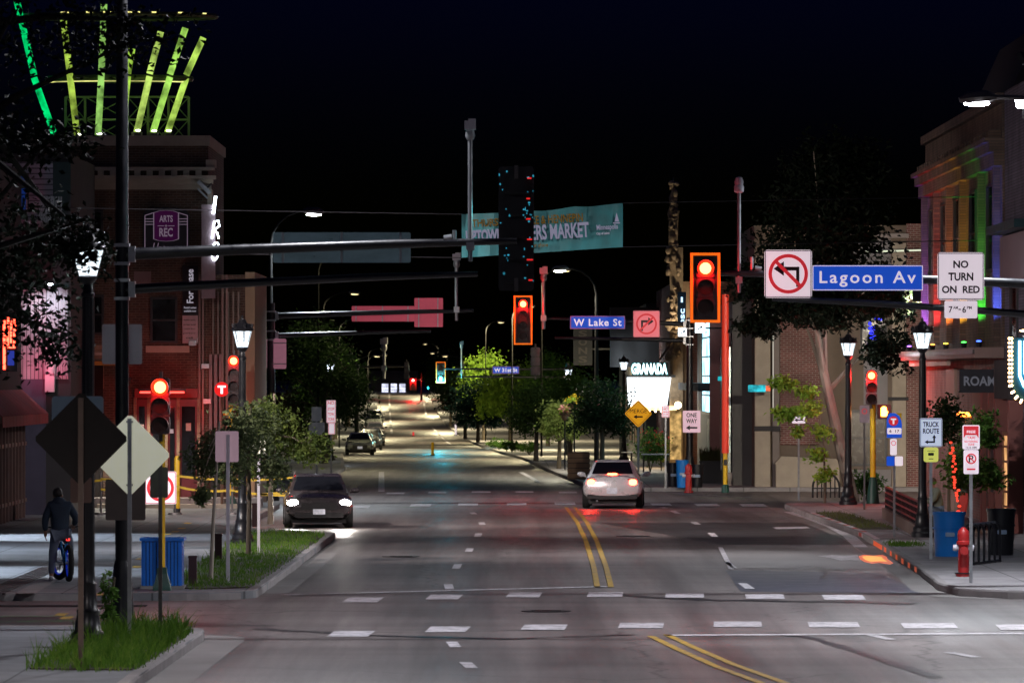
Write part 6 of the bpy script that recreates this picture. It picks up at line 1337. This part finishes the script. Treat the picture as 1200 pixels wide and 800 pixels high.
# cyclist straddling a fat-tyre bike, seen from behind
q=gb(72,681); cyc=V((q.x,q.y,SW))
P_=dict(pelvis=(-.02,0,.93),waist=(-.03,.03,1.10),chest=(-.04,.07,1.33),neck=(-.05,.10,1.50),head=(-.08,.16,1.62),shl=(-.22,.06,1.42),ell=(-.31,.02,1.16),wrl=(-.31,.10,.92),shr=(.15,.07,1.42),elr=(.27,.10,1.18),wrr=(.21,.34,1.06),hpl=(-.11,0,.88),knl=(-.17,.05,.50),anl=(-.19,-.02,.10),hpr=(.09,.02,.90),knr=(.14,.30,.62),anr=(.12,.22,.26))
person('cyclist in a dark hooded jacket and jeans standing over a bike at left',cyc,0,P_)
t=thing('bicycle','fat-tyre bicycle with blue rims and red rear lamp under the cyclist','bicycle',cyc+V((.13,-.1,0)),R(14)); 
def wheel(y,steer=0,nm='wheel'):
    m_=MB(); pr=[]; R1,r1=.30,.052
    X_=Matrix.Translation((0,y,.352))@Matrix.Rotation(steer,4,'Z'); m_.x=X_
    def torus(mb,R_,r_,n=28,k=8):
        vs=[];fs=[]
        for i in range(n):
            a=2*pi*i/n
            for j in range(k):
                b_=2*pi*j/k; q=R_+r_*cos(b_); vs.append((r_*sin(b_),q*cos(a),q*sin(a)))
        for i in range(n):
            for j in range(k): fs.append((i*k+j,((i+1)%n)*k+j,((i+1)%n)*k+(j+1)%k,i*k+(j+1)%k))
        mb.add(vs,fs)
    torus(m_,R1,r1); w_=m_.build('tyre',RUBBER,t,True); o=MB(); o.x=X_; torus(o,.245,.022,28,6); o.build('rim',emat('blue_rim_glow',(.02,.06,.8),.22),w_,True)
    s_=MB(); s_.x=X_
    for i in range(12): a=pi*2*i/12; s_.tube([(0,0,0),(0,.24*cos(a),.24*sin(a))],.004,4)
    s_.lathe([(.03,-.06),(.03,.06)],(0,0,0),8,'x'); s_.build('spokes',STEEL,w_)
wheel(-.10); wheel(.98,R(18))
FRB=mat('blue_bike_frame',(.05,.30,.65),.3,.1); fr=MB()
for a,b_,r_ in (((0,-.10,.35),(0,.32,.32),.018),((0,.32,.32),(0,.16,.80),.024),((0,.32,.32),(0,.80,.66),.03),((0,.16,.74),(0,.78,.76),.026),((.06,-.10,.35),(.02,.18,.70),.014),((-.06,-.10,.35),(-.02,.18,.70),.014),((0,.78,.60),(0,.74,.92),.022)): fr.tube([a,b_],r_,8)
fr.build('frame',FRB,t,True); fk=MB(); 
for s in (-1,1): fk.tube([(s*.07,.98,.352),(s*.07,.83,.66),(0,.80,.68)],.018,6)
fk.build('fork',BLACKP,t,True); MB().ball((0,.14,.86),(.09,.14,.04),10,6).tube([(0,.16,.72),(0,.14,.85)],.015,6).build('saddle',BLACKP,t,True)
MB().tube([(-.36,.72,1.02),(-.2,.78,1.0),(0,.76,.94),(.2,.78,1.0),(.36,.72,1.02)],.015,6).build('handlebar',BLACKP,t,True); MB().prism(rrect(.07,.045,.01,0,.79),-.02,.01).build('rear_lamp',emat('bike_lamp_red',(1,.05,.04),2.0),t); MB().tube([(-.11,.32,.22),(-.09,.32,.32),(.09,.32,.32),(.11,.32,.42)],.012,6).build('pedals',STEEL,t)
# seated figure behind the blue barrel
cq=V(((1101-600)/F*142,142,SW))
P2=dict(pelvis=(0,0,.52),waist=(0,.03,.68),chest=(0,.10,.90),neck=(0,.15,1.06),head=(0,.20,1.18),shl=(-.19,.09,.99),ell=(-.24,.18,.76),wrl=(-.10,.38,.70),shr=(.19,.09,.99),elr=(.24,.18,.76),wrr=(.10,.38,.72),hpl=(-.10,.04,.50),knl=(-.13,.46,.52),anl=(-.13,.44,.12),hpr=(.10,.04,.50),knr=(.13,.46,.52),anr=(.13,.48,.12))
p2=person('seated person in a grey-green top behind the blue barrel bin at right',cq,R(95),P2,cloth=mat('grey_green_top',(.16,.17,.13),.85,0,.2,8),hairm=mat('brown_hair',(.10,.06,.035),.7,0,.3,20),hood=False)
t=thing('bench','low bench under the seated person at right','bench',cq+V((0,0,0)),R(95)); MB().box(-.5,.5,-.22,.22,.36,.41).build('seat',mat('bench_wood',(.16,.09,.05),.6,0,.3,4),t)
for sx in (-1,1): MB().box(sx*.42-.03,sx*.42+.03,-.2,.2,0,.36).build('leg',BLACKP,t)
t=thing('patio_chair','red backed patio chair right of the seated person','chair',V(((1117-600)/F*140,140,SW)),R(-70)); MB().box(-.22,.22,-.22,.22,.42,.46).build('seat',mat('chair_red',(.5,.05,.04),.5),t); mbx=MB(); mbx.x=Matrix.Translation((0,.22,.44))@Matrix.Rotation(R(-12),4,'X'); mbx.prism(rrect(.44,.52,.06,0,.28),-.02,.02); mbx.build('backrest',MATS['chair_red'],t)
for sx in (-1,1):
    for sy in (-1,1): MB().tube([(sx*.19,sy*.19,.42),(sx*.22,sy*.22,0)],.016,6).build('leg',STEEL,t)

# ------------------------------------------------------------------ vegetation
def crown(ells,leaf,n,seed,clump=26,spread=.32,aspect=.5):
    rr=random.Random(seed); vs=[];fs=[]
    for (cx,cy,cz,rx,ry,rz,wt) in ells:
        for c in range(max(1,int(n*wt/clump))):
            while True:
                u=V((rr.uniform(-1,1),rr.uniform(-1,1),rr.uniform(-1,1)))
                if .25<u.length<1: break
            u=u*(.55+.45*rr.random()); k=(1-.25*rr.random())
            c0=V((cx+u.x*rx*k,cy+u.y*ry*k,cz+u.z*rz*k)); sp=spread*min(rx,rz)
            for i in range(clump):
                p=c0+V((rr.gauss(0,1),rr.gauss(0,1),rr.gauss(0,.7)))*sp*.6
                d_=V((rr.gauss(0,1),rr.gauss(0,1),rr.gauss(-.3,.7))).normalized(); s_=d_.cross(V((rr.gauss(0,1),rr.gauss(0,1),rr.gauss(0,1)))).normalized(); l=leaf*(.6+.7*rr.random()); w_=l*aspect*.5; o=len(vs)
                n_=d_.cross(s_)*l*.12
                vs+=[p,p+d_*l*.45+s_*w_+n_,p+d_*l,p+d_*l*.45-s_*w_+n_]; fs.append((o,o+1,o+2,o+3))
    mb=MB(); mb.v=vs; mb.f=fs; return mb
def tree(label,name,loc,trunk,ells,n,leaf,lm,seed,r0=.08,bark=None,clump=26,spread=.32,group=None,cat='tree',limbs=5):
    t=thing(name,label,cat,loc,0,group); rr=random.Random(seed+99); mb=MB()
    k=len(trunk); mb.tube(trunk,[r0*(1-.55*i/(k-1)) for i in range(k)],9)
    for i in range(limbs):
        e=ells[i%len(ells)]; u=rr.uniform(.45,.98); j=min(k-2,int(u*(k-1))); a=V(trunk[j]).lerp(V(trunk[j+1]),u*(k-1)-j)
        b_=V((e[0]+rr.uniform(-.6,.6)*e[3],e[1]+rr.uniform(-.5,.5)*e[4],e[2]+rr.uniform(-.4,.6)*e[5])); m_=a.lerp(b_,.5)+V((rr.uniform(-.1,.1),rr.uniform(-.1,.1),.08))*e[3]
        mb.tube([a,m_,b_],[r0*.42,r0*.25,r0*.08],6)
    mb.build('trunk',bark or BARK,t,True); c=crown(ells,leaf,n,seed,clump,spread).build('crown',lm,t,fix=False); return t
def E_(x,y,z,rx,ry,rz,w): return (x,y,z,rx,ry,rz,w)
# young trees on the left kerb
q=gb(247,681)
tree('slim sapling with pale thin trunk and sparse leaves beside the pink sign back','young_tree',q,[(0,0,0),(.04,.02,1.0),(.10,0,2.0),(.16,0,3.0)],[E_(-.1,.3,2.3,.50,.4,.65,.45),E_(.45,.4,2.6,.55,.45,.65,.40),E_(-.15,.1,1.6,.28,.3,.3,.15)],2600,.095,LEAF2,11,.045,mat('sapling_bark',(.40,.34,.28),.9,0,.35,7,.4,25,stretch=(1,1,.25)),18,.30)
q=gb(291,651)
tree('young dark tree behind the white post on the left kerb','young_tree',q,[(0,0,0),(.02,0,1.2),(.0,0,2.2),(.05,0,3.2)],[E_(.05,0,2.6,.85,.7,1.0,.55),E_(-.35,0,1.9,.55,.5,.55,.25),E_(.55,0,1.8,.5,.5,.5,.2)],3600,.11,LEAF2,12,.06,BARK,22,.28)
q=gb(317,614)
tree('bushy young tree just left of the dark estate car','young_tree',q,[(0,0,0),(.0,0,1.0),(.1,0,2.2),(.1,0,3.4)],[E_(.1,0,2.3,.90,.8,.9,.42),E_(-.2,0,2.9,.75,.7,.7,.25),E_(1.05,-.2,1.95,.75,.6,.65,.2),E_(-.5,0,1.5,.6,.5,.5,.13)],4200,.13,leafmat('leaf_olive',(.03,.06,.015),(.11,.14,.03)),13,.08,BARK,22,.28)
# left row beyond the crossing
q=V(((352-600)/F*186,186,0)); 
tree('dark red-lit street tree behind the far left mast','street_tree',V((-8.5,206,SW)),[(0,0,0),(0,0,1.6),(.1,0,3)],[E_(-.3,0,2.4,1.2,1.2,1.4,.7),E_(.5,0,1.7,.8,.9,.9,.3)],3600,.17,leafmat('leaf_red_light_tint',(.05,.03,.015),(.08,.06,.02)),14,.10)  # red light on this tree put into the leaf colour
tree('large street tree behind the distant left lantern lamp','street_tree',V((-8.6,262,gz(262)+SW)),[(0,0,0),(0,0,2),(.2,0,4)],[E_(-.6,0,4.6,2.2,2,2.6,.5),E_(.9,0,3.2,1.6,1.5,2.4,.3),E_(-1.6,0,2.2,1.3,1.3,1.4,.2)],5200,.20,leafmat('leaf_dim',(.010,.026,.008),(.035,.07,.015)),15,.16,clump=24)
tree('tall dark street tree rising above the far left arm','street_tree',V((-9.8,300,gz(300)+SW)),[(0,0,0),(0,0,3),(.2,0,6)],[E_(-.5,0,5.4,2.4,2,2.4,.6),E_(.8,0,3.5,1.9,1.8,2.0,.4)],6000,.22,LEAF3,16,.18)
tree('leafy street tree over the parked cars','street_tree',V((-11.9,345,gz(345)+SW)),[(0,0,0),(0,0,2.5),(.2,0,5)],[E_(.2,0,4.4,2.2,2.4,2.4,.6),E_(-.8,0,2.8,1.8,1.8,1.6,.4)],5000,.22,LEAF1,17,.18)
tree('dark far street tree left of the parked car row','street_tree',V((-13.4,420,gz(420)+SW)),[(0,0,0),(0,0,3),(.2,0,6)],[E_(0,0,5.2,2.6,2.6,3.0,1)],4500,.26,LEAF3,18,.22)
for i,(x,y,hh,lb) in enumerate(((-15.6,500,6.5,'far dark tree left of the hill road, nearest of three'),(-17,590,7,'far dark tree left of the hill road, middle of three'),(-20.3,690,7.5,'far dark tree left of the hill road, nearest the crest'))):
    tree(lb,'street_tree',V((x,y,gz(y)+SW)),[(0,0,0),(0,0,hh*.5),(.1,0,hh*.8)],[E_(0,0,hh*.65,2.4,2.6,hh*.42,1)],3000,.3,LEAF3,30+i,.25)
# right row beyond the crossing
def rtree(label,px,d,hc,rx,rz,n,lm,seed,name='street_tree',leaf=.2,low=None):
    x=(px-600)/F*d; g=gz(d)+SW; e=[E_(0,0,hc,rx,rx,rz,.55),E_(rx*.5,0,hc-rz*.45,rx*.75,rx*.8,rz*.6,.25),E_(-rx*.45,-.2,hc-rz*.4,rx*.7,rx*.7,rz*.6,.2)]
    return tree(label,name,V((x,d,g)),[(0,0,0),(.03,0,hc*.5),(0,0,hc)],e,n,leaf,lm,seed,.06+rx*.045,None,24,.30)
rtree('dark street tree left of the MERGE sign',705,226,2.7,1.35,1.45,4200,LEAF3,41,leaf=.16)
rtree('pale lit bushy tree left of the white sedan',655,240,2.1,1.0,1.0,2800,leafmat('leaf_pale',(.16,.25,.07),(.36,.44,.13)),42,leaf=.15)
rtree('green street tree behind the distant lantern lamps',668,285,3.3,1.75,1.7,4500,LEAF1,43,leaf=.19)
rtree('soft dark street tree right of the far roadway',628,272,2.6,1.5,1.6,4500,leafmat('leaf_mid',(.04,.09,.025),(.11,.18,.05)),44,leaf=.18)
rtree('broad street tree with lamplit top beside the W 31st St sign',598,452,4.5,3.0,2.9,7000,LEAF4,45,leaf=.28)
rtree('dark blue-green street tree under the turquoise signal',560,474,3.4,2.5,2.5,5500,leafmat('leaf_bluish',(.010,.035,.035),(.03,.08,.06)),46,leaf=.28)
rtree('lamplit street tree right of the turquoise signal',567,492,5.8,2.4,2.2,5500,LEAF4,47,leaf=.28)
rtree('dark tree at the bend of the far right kerb',545,500,4.5,2.4,2.8,4500,LEAF3,48,leaf=.28)
rtree('far dark tree right of the hill road',528,590,5.2,2.3,3.2,4000,LEAF3,49,leaf=.3)
rtree('farthest dark tree right of the crest',519,720,5.5,2.6,3.4,3500,LEAF3,50,leaf=.35)
rtree('tall green tree behind the W Lake St sign',642,442,5.5,2.6,2.3,5500,LEAF1,51,leaf=.26)
# flowers and shrubs on the far right pavement
def shrub(label,loc,r,h,n,lm,seed,name='shrub',leaf=.1,flowers=None,cat='shrub'):
    t=thing(name,label,cat,loc); rr=random.Random(seed); mb=MB()
    for i in range(7): a=rr.random()*6.28; mb.tube([(0,0,0),(r*.3*cos(a),r*.3*sin(a),h*.5),(r*.6*cos(a),r*.6*sin(a),h*.85)],[.02,.012,.006],5)
    mb.build('stems',BARK,t); crown([E_(0,0,h*.55,r,r,h*.5,1)],leaf,n,seed,20,.3).build('foliage',lm,t,fix=False)
    if flowers: crown([E_(0,0,h*.6,r*1.02,r*1.02,h*.45,1)],leaf*1.1,flowers[1],seed+5,7,.16).build('flowers',flowers[0],t,fix=False)
    return t
PK=leafmat('flower_pink',(.55,.14,.22),(.7,.35,.40)); YF=leafmat('flower_yellow',(.6,.40,.02),(.75,.55,.05)); RF=leafmat('flower_red',(.5,.03,.03),(.6,.10,.08))
def pot(label,px,py,d,r,lm,fl,seed,h=.8,up=0):
    q=V(((px-600)/F*d,d,SW)); zc=H-(py-HZ)/F*d-SW
    t=thing('flower_basket',label,'flower basket',q); MB().lathe([(.03,0),(.03,zc)],n=6).build('pole',BLACKP,t); MB().lathe([(.08,zc-.3),(.22,zc-.05),(.24,zc)],n=12).build('basket',mat('basket_brown',(.12,.07,.04),.8),t)
    crown([E_(0,0,zc+.1,r,r,r*.75,1)],.1,320,seed,16,.3).build('foliage',lm,t,fix=False); crown([E_(0,0,zc+.12,r,r,r*.75,1)],.13,200,seed+3,9,.25).build('flowers',fl,t,fix=False)
pot('hanging basket of yellow flowers among the trees',673,472,232,.42,LEAF4,YF,61); pot('hanging basket of pink flowers near the MERGE sign',700,482,230,.45,LEAF1,PK,62); pot('hanging basket of pale red flowers low in the trees',662,484,234,.35,LEAF4,PK,63)
shrub('flowering shrub below the MERGE sign',V(((762-600)/F*228,228,SW)),.85,1.9,1500,LEAF1,64,flowers=(RF,90),leaf=.12); shrub('bright yellow-green shrub left of the small pink sign',V(((775-600)/F*231,231,SW)),.4,1.8,700,leafmat('leaf_yellow',(.3,.34,.03),(.45,.45,.05)),65,flowers=(RF,60),leaf=.1)
shrub('shrub at the foot of the right yellow signal pole',V(((1016-600)/F*174,174,SW)),.65,1.05,1500,leafmat('leaf_shrub',(.03,.09,.02),(.10,.20,.04)),66,leaf=.1)
for i,(px,d,lb) in enumerate(((620,330,'low shrub at the far right kerb, left of three'),(600,372,'low shrub at the far right kerb, middle of three'),(585,400,'low shrub at the far right kerb, right of three'))): shrub(lb,V(((px-600)/F*d,d,gz(d)+SW)),1.1,.8,900,LEAF1,70+i,leaf=.15)
# leaning tree on the right
q=gb(996,590); q.y=173; q.x=(1000-600)/F*173
k=173/F; tp_=[(0,0,0),(-.30,0,1.3),(-.62,0,2.7),(-.95,0,4.2),(-1.1,.1,5.6),(-.9,.2,7.2)]
tree('large leaning street tree on the right with dark crown and lamplit low branches','street_tree',q,tp_,[E_(-.9,0,8.2,2.7,2.6,1.9,.34),E_(-2.4,0,6.6,1.6,1.8,1.2,.18),E_(.6,0,6.3,1.7,2.0,1.3,.2),E_(-.5,0,10.2,2.0,2,1.3,.16),E_(-2.9,0,5.4,.9,1,.6,.06),E_(1.0,0,4.6,.9,1,.9,.06),E_(-1.1,-.6,5.9,1.5,.8,.9,.12)],17000,.20,leafmat('leaf_unlit',(.003,.006,.003),(.007,.013,.005),.15),80,.20,BARKL,26,.30,limbs=7)  # crown's lack of light put into near-black leaves
lo=tree('low leafy sucker branch of lamplit green leaves in front of the brick bay','young_tree',q+V((-.9,-.6,0)),[(0,0,0),(-.02,0,1.6),(-.25,0,3.2)],[E_(-1.3,0,3.62,.75,.5,.26,.18),E_(-.55,0,3.35,.55,.5,.30,.12),E_(-1.15,.1,2.72,.62,.5,.30,.18),E_(-.5,0,2.85,.6,.5,.34,.14),E_(-.1,0,2.2,.5,.4,.36,.12),E_(-.75,0,2.15,.35,.4,.22,.06),E_(-.25,0,1.5,.42,.4,.34,.1),E_(.0,0,.9,.35,.3,.35,.1)],2300,.15,LEAF4,81,.04,BARK,13,.36)  # lamplit leaves of the same tree built in a brighter leaf colour
# small trees in front of the right shops
t=tree('small dark-leaved tree before the shop left of the ROAM sign','young_tree',V(((1112-600)/F*143,143,SW)),[(0,0,0),(0,0,1.5),(.05,0,3)],[E_(-.05,0,2.7,.62,.6,.9,.7),E_(.3,0,1.6,.5,.5,.5,.3)],2200,.12,LEAF3,82,.05)
t=tree('small bright green tree below the ROAM sign wound with red lights','young_tree',V(((1140-600)/F*138,138,SW)),[(0,0,0),(-.1,0,1.2),(.1,0,2.6)],[E_(-.15,0,1.7,.72,.6,.8,.5),E_(.3,0,2.5,.5,.5,.7,.3),E_(.45,0,1.4,.5,.4,.5,.2)],3000,.13,LEAF1,83,.05)
t=thing('string_lights','red string lights wound up the small tree below the ROAM sign','string lights',V(((1121-600)/F*137,137,SW))); sb=[]; wr=MB(); pp=[]
rr=random.Random(5)
for i in range(34):
    u=i/33; x=.20*u-.14*(1-u)+rr.uniform(-.04,.04)-.0; z=.15+2.1*u; x=.12-.26*u+rr.uniform(-.045,.045); pp.append((x,-.0,z)); 
    if rr.random()<.8: sb.append(MB().ball((x,-.02,z),(.03+.02*rr.random(),.03,.03),6,5))
wr.tube(pp,.006,4); wr.build('wire',BLACKP,t); scatter('bulb',sb,emat('red_bulb',(1,.06,.03),1.7),t)
# big foreground tree at left, trunk outside the frame, boughs reaching in
def twig_tree():
    base=V((-9.3,82,SW))
    ell=[E_(1.6,0,8.9,1.9,1.5,1.0,.10),E_(3.4,.3,8.8,1.6,1.3,.6,.09),E_(2.2,-.5,5.3,.95,.9,1.5,.20),E_(3.2,-2.6,5.75,.42,.35,.55,.05),E_(2.7,0,4.3,.35,.5,.5,.03),E_(1.2,0,7.2,1.2,1.3,1.2,.14),E_(3.2,0,5.6,.35,.4,.5,.04),E_(2.7,0,7.3,.9,.8,.35,.05)]
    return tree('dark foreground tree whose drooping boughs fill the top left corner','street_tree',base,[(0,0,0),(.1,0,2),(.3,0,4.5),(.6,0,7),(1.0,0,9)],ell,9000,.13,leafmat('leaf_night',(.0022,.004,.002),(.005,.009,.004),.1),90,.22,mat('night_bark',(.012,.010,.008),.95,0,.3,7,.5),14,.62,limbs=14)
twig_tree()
# grass at the kerb ends
def grass(name,label,poly,n,h,seed,m=GRASS,z0=SW):
    rr=random.Random(seed); xs=[p[0] for p in poly]; ys=[p[1] for p in poly]; mb=MB(); vs=[];fs=[]
    def inside(x,y):
        c=False; k=len(poly)
        for i in range(k):
            (x1,y1),(x2,y2)=poly[i],poly[(i+1)%k]
            if (y1>y)!=(y2>y) and x<(x2-x1)*(y-y1)/(y2-y1)+x1: c=not c
        return c
    i=0
    while i<n:
        x,y=rr.uniform(min(xs),max(xs)),rr.uniform(min(ys),max(ys))
        if not inside(x,y) or (sin(x*4.1+1)*sin(y*1.3)+sin(x*9+y*3.1)*.5<-.55 and rr.random()<.8): continue
        x+=rr.gauss(0,.05); y+=rr.gauss(0,.25); i+=1; hh=h*(.2+.95*rr.random()**1.6)*(.45+.85*abs(sin(x*5+y*.9)*sin(x*2.3-y*1.7))); lx,ly=rr.gauss(0,.42)*hh,rr.gauss(0,.42)*hh; w_=.008; a=rr.random()*3.14; dx,dy=w_*cos(a),w_*sin(a); o=len(vs)
        vs+=[(x-dx,y-dy,z0),(x+dx,y+dy,z0),(x+lx*.4+dx*.8,y+ly*.4,z0+hh*.6),(x+lx*.4-dx*.8,y+ly*.4,z0+hh*.6),(x+lx,y+ly,z0+hh)]; fs+=[(o,o+1,o+2,o+3),(o+3,o+2,o+4)]
    mb.v=vs; mb.f=fs; o=mb.build(name,m,None,fix=False); tag(o,label,'grass',None,'stuff'); return o
soil=mat('soil',(.05,.045,.03),.95,0,.4,3,.5)
P1=[(-6.35,74.9),(-5.6,74.6),(-4.98,74.6),(-4.85,80),(-4.85,85.5),(-5.2,86.8),(-5.9,87.2),(-6.3,86),(-6.25,80)]
MBs=MB().slab(clip_ccw(P1),SW-.02,SW+.02); o=MBs.build('soil',soil); o['kind']='structure'
grass('grass','unmown grass on the near kerb tip around the lamp base',P1,6800,.34,1)
P2g=[(-6.3,103.6),(-5.6,102.9),(-4.78,103.6),(-4.68,115),(-4.55,138),(-4.9,139.6),(-5.9,140.5),(-6.5,139),(-6.45,120)]
MBs=MB().slab(clip_ccw(P2g),SW-.02,SW+.02); o=MBs.build('soil',soil); o['kind']='structure'
grass('grass','mown grass strip under the young trees on the left kerb',P2g,10000,.15,2)
P3=[(8.55,160),(9.3,160),(9.7,143),(8.8,143)]; MBs=MB().slab(clip_ccw(P3),SW-.02,SW+.02); o=MBs.build('soil',soil); o['kind']='structure'; grass('grass','thin grass along the kerb with red light streaks',P3,2600,.10,3,leafmat('grass_dry',(.06,.08,.02),(.14,.15,.05)))
P4=[(8.55,128.5),(9.4,128.5),(9.4,131.5),(8.65,131.5)]; grass('grass','small grass patch before the blue barrel bin',P4,700,.10,4)
shrub('tall weed growing against the mast base on the near kerb tip',V((-5.95,84.0,SW)),.16,1.05,420,leafmat('leaf_weed',(.05,.13,.02),(.14,.24,.05)),95,'weed_plant',.085,cat='plant')

LPB=mat('lamp_pole_black',(.006,.006,.006),.85,0,.2,5,spec=.15)
# ------------------------------------------------------------------ lamps over the road
cobra('right corner LED light reaching over the pavement by the rainbow building',V((10.15,105.3,9.0)),0.15,-1.25,4500,(.88,.93,1),rise=.15,pole=False,size=150,arcr=True)
cobra('LED light on a tall curved pole above the far left mast',V(((317-600)/F*184,184,0)),H+(440-247)/F*184,1.1,4500,(.85,.95,1),rise=1.1,size=150,pm=LPB)
cobra('curved pole light above the W Lake St sign',V(((699-600)/F*232,232,SW)),H+(440-314)/F*232-SW,-1.2,4000,(1,.92,.70),rise=1.1,size=150,lens=LEDW,pm=LPB)
# mast lamp above the frame; unseen near kerb lights added to brighten what it shows
cobra('LED light on the arm above the left signal mast, above the frame',V((-5.93,86.8,SW)),11.2,2.4,1500*KL,(.92,.92,1),rise=.9,pole=False,size=150)
cobra('added roadway light on the near left kerb outside the frame',V((-6.2,60,SW)),9.5,-1.8,4200*KL,(1,.90,.88),size=150)
cobra('added roadway light on the near right kerb outside the frame',V((9.6,66,SW)),9.5,-2.4,1300*KL,(.95,.92,1),size=150)
FAR=[(262,-1,'roadway light just past the crossing among the left trees'),(310,1,'roadway light among the right trees beyond the theatre'),(345,-1,'roadway light above the first parked cars on the left'),(402,1,'roadway light over the lamplit tree by the W 31st St sign'),(430,-1,'roadway light over the dark left trees at the third crossing'),(484,1,'roadway light right of the turquoise signal'),(520,-1,'left roadway light at the foot of the hill'),(570,1,'right roadway light at the foot of the hill'),(640,-1,'left roadway light partway up the hill'),(700,1,'right roadway light partway up the hill'),(760,-1,'left roadway light near the hill crest'),(815,1,'right roadway light at the hill crest')]
for d,s,lb in FAR:
    x=(re(d)+1.2) if s>0 else (le(d)-1.2)
    cobra(lb,V((x,d,gz(d)+SW)),(10.2 if s>0 else 9.8) if d<500 else 7.4,1.0 if d in (310,402,484) else -1.6*s,(.10 if d==262 else .3 if d==345 else 2.6 if d==402 else 1.5 if d in (310,484) else 1)*2900*KF,(1,.86,.50),size=174,blend=.35,lens=emat('led_lens_dim',(1,.8,.4),2.2),pm=LPB,pr=.05)
cobra('added roadway light at the near right corner outside the frame',V((11.2,87,SW)),9.5,-1.6,2600*KL,(.95,.95,1),size=165)  # unseen lamp added to light the signs from the near side
# added unseen wall lamps along the left shops stand in for shop window light
for y,e in ((112,3600),(126,1400),(136,2800)):
    t=thing('wall_lamp',{112:'added wall lamp on the dark storefront nearest the camera',126:'added wall lamp midway along the dark storefront',136:'added wall lamp on the dark storefront by the awning'}[y],'wall lamp',(-13.44,y,4.2)); MB().box(0,.35,-.06,.06,0,.08).build('arm',BLACKP,t); MB().lathe([(.05,-.02),(.16,-.14),(.17,-.16)],(.35,0,.06),12).build('shade',BLACKP,t); MB().ball((.35,0,-.09),(.08,.08,.05),8,6).build('bulb',emat('wall_bulb',(.75,.88,1),60),t)
    spot('wall_lamp_light',(.36,0,-.16),(2.2,0,-4),e,(.72,.85,1),80 if e>1500 else 125,.30,.06,t)  # added light standing in for shop window light
# lamps washing the end wall and the brick corner
t=thing('wall_lamp','wall lamp between white vent and metal siding','wall lamp',(-12.75,157.2,6.6)); MB().cbox((0,0,0),(.2,.2,.12)).build('housing',BLACKP,t); MB().ball((0,-.05,-.08),(.07,.07,.03),8,5).build('bulb',MATS['wall_bulb'],t); spot('wall_lamp_light',(0,-.6,-.1),(-.1,.8,-2.6),160,(.95,.9,1),120,.6,.08,t)
q=bpy.data.objects['neon_sign'].location; spot('siding_pink_wash',V((-13.0,155.9,4.1))-q,V((-12.95,158,5.2))-q,140,(1,.10,.20),120,.8,.1,bpy.data.objects['neon_sign'])  # added spot by the siding, without fixture, tints it pink
t=thing('wall_lamp','added red canopy lamp above the dark red doors of the brick building','wall lamp',((192-600)/F*168,167.2,3.55)); MB().box(-.7,.7,-.06,.06,0,.08).build('housing',BLACKP,t); MB().tube([(-.65,0,-.04),(.65,0,-.04)],.03,6).build('tube',emat('added_red_tube',(1,.04,.03),6),t)
spot('red_wash',(0,-1.6,-.2),(0,.8,-.8),60,(1,.035,.03),165,.6,.3,t); spot('red_wash',(1.2,-1.4,-.6),(1.0,.8,-1.6),45,(1,.035,.03),165,.6,.3,t)  # red tube and washes added to redden the brick front
t=thing('wall_lamp','warm lamp lighting the yellowish lit part of the wall beside the mast','wall lamp',((92-600)/F*168,167.2,5.0)); MB().cbox((0,0,0),(.25,.15,.1)).build('housing',BLACKP,t); spot('wall_lamp_light',(0,-.3,-.05),(0,.8,-1.4),26,(1,.85,.5),120,.6,.08,t)

def flood(label,loc,tgt,e,col,size=70):  # added lamps to brighten road and fronts, no such fixtures seen
    t=thing('added_floodlight',label,'floodlight',loc,0); d_=(V(tgt)-V(loc)).normalized()
    m_=MB(); m_.x=d_.to_track_quat('-Z','Y').to_matrix().to_4x4(); m_.cbox((0,0,0),(.4,.3,.14)); m_.build('housing',BLACKP,t); m_=MB(); m_.x=d_.to_track_quat('-Z','Y').to_matrix().to_4x4(); m_.cbox((0,0,-.075),(.34,.24,.008)); m_.build('lens',LEDM,t); MB().tube([(0,0,-.4),(0,0,0)],.03,6).build('bracket',BLACKP,t)
    l=spot('floodlight_lamp',V((0,0,0))+d_*.12,V((0,0,0))+d_*5,e,col,size,.9,.2,t); return t
flood('added floodlight on the dark storefront roof edge nearer the camera',V((-13.3,116,10.0)),(1.5,134,0),9000*KM,(1,.88,.84),62)
flood('added floodlight on the dark storefront roof edge farther along',V((-13.3,140,10.0)),(2.5,163,0),14000*KM,(1,.88,.84),60)
flood('added floodlight on the roof edge of the right corner shop building',V((12.35,136.6,11.6)),(0,150,0),8000*KM,(1,.88,.86),60)
flood('added floodlight under the roof edge of the right corner shop building, aimed across the street',V((12.35,137.4,10.6)),(-7,116,0),9000*KM,(.95,.95,1),62)

flood('added floodlight at the far end of the rainbow lit facade, aimed at the stone plinth',V((12.35,172.5,6.4)),(9.0,198,1.0),22000,(1,.86,.68),70)  # added to brighten the stone plinth across the junction
t=thing('wall_lamp','added warm lamp over the pale ledge of the brick building','wall lamp',((150-600)/F*168,167.1,3.9)); MB().cbox((0,.3,0),(.25,.5,.1)).build('housing',BLACKP,t); spot('wall_lamp_light',(0,-.5,-.1),(.5,-1.6,-4),900,(1,.92,.75),140,.6,.08,t)  # lamp added to brighten the ledge
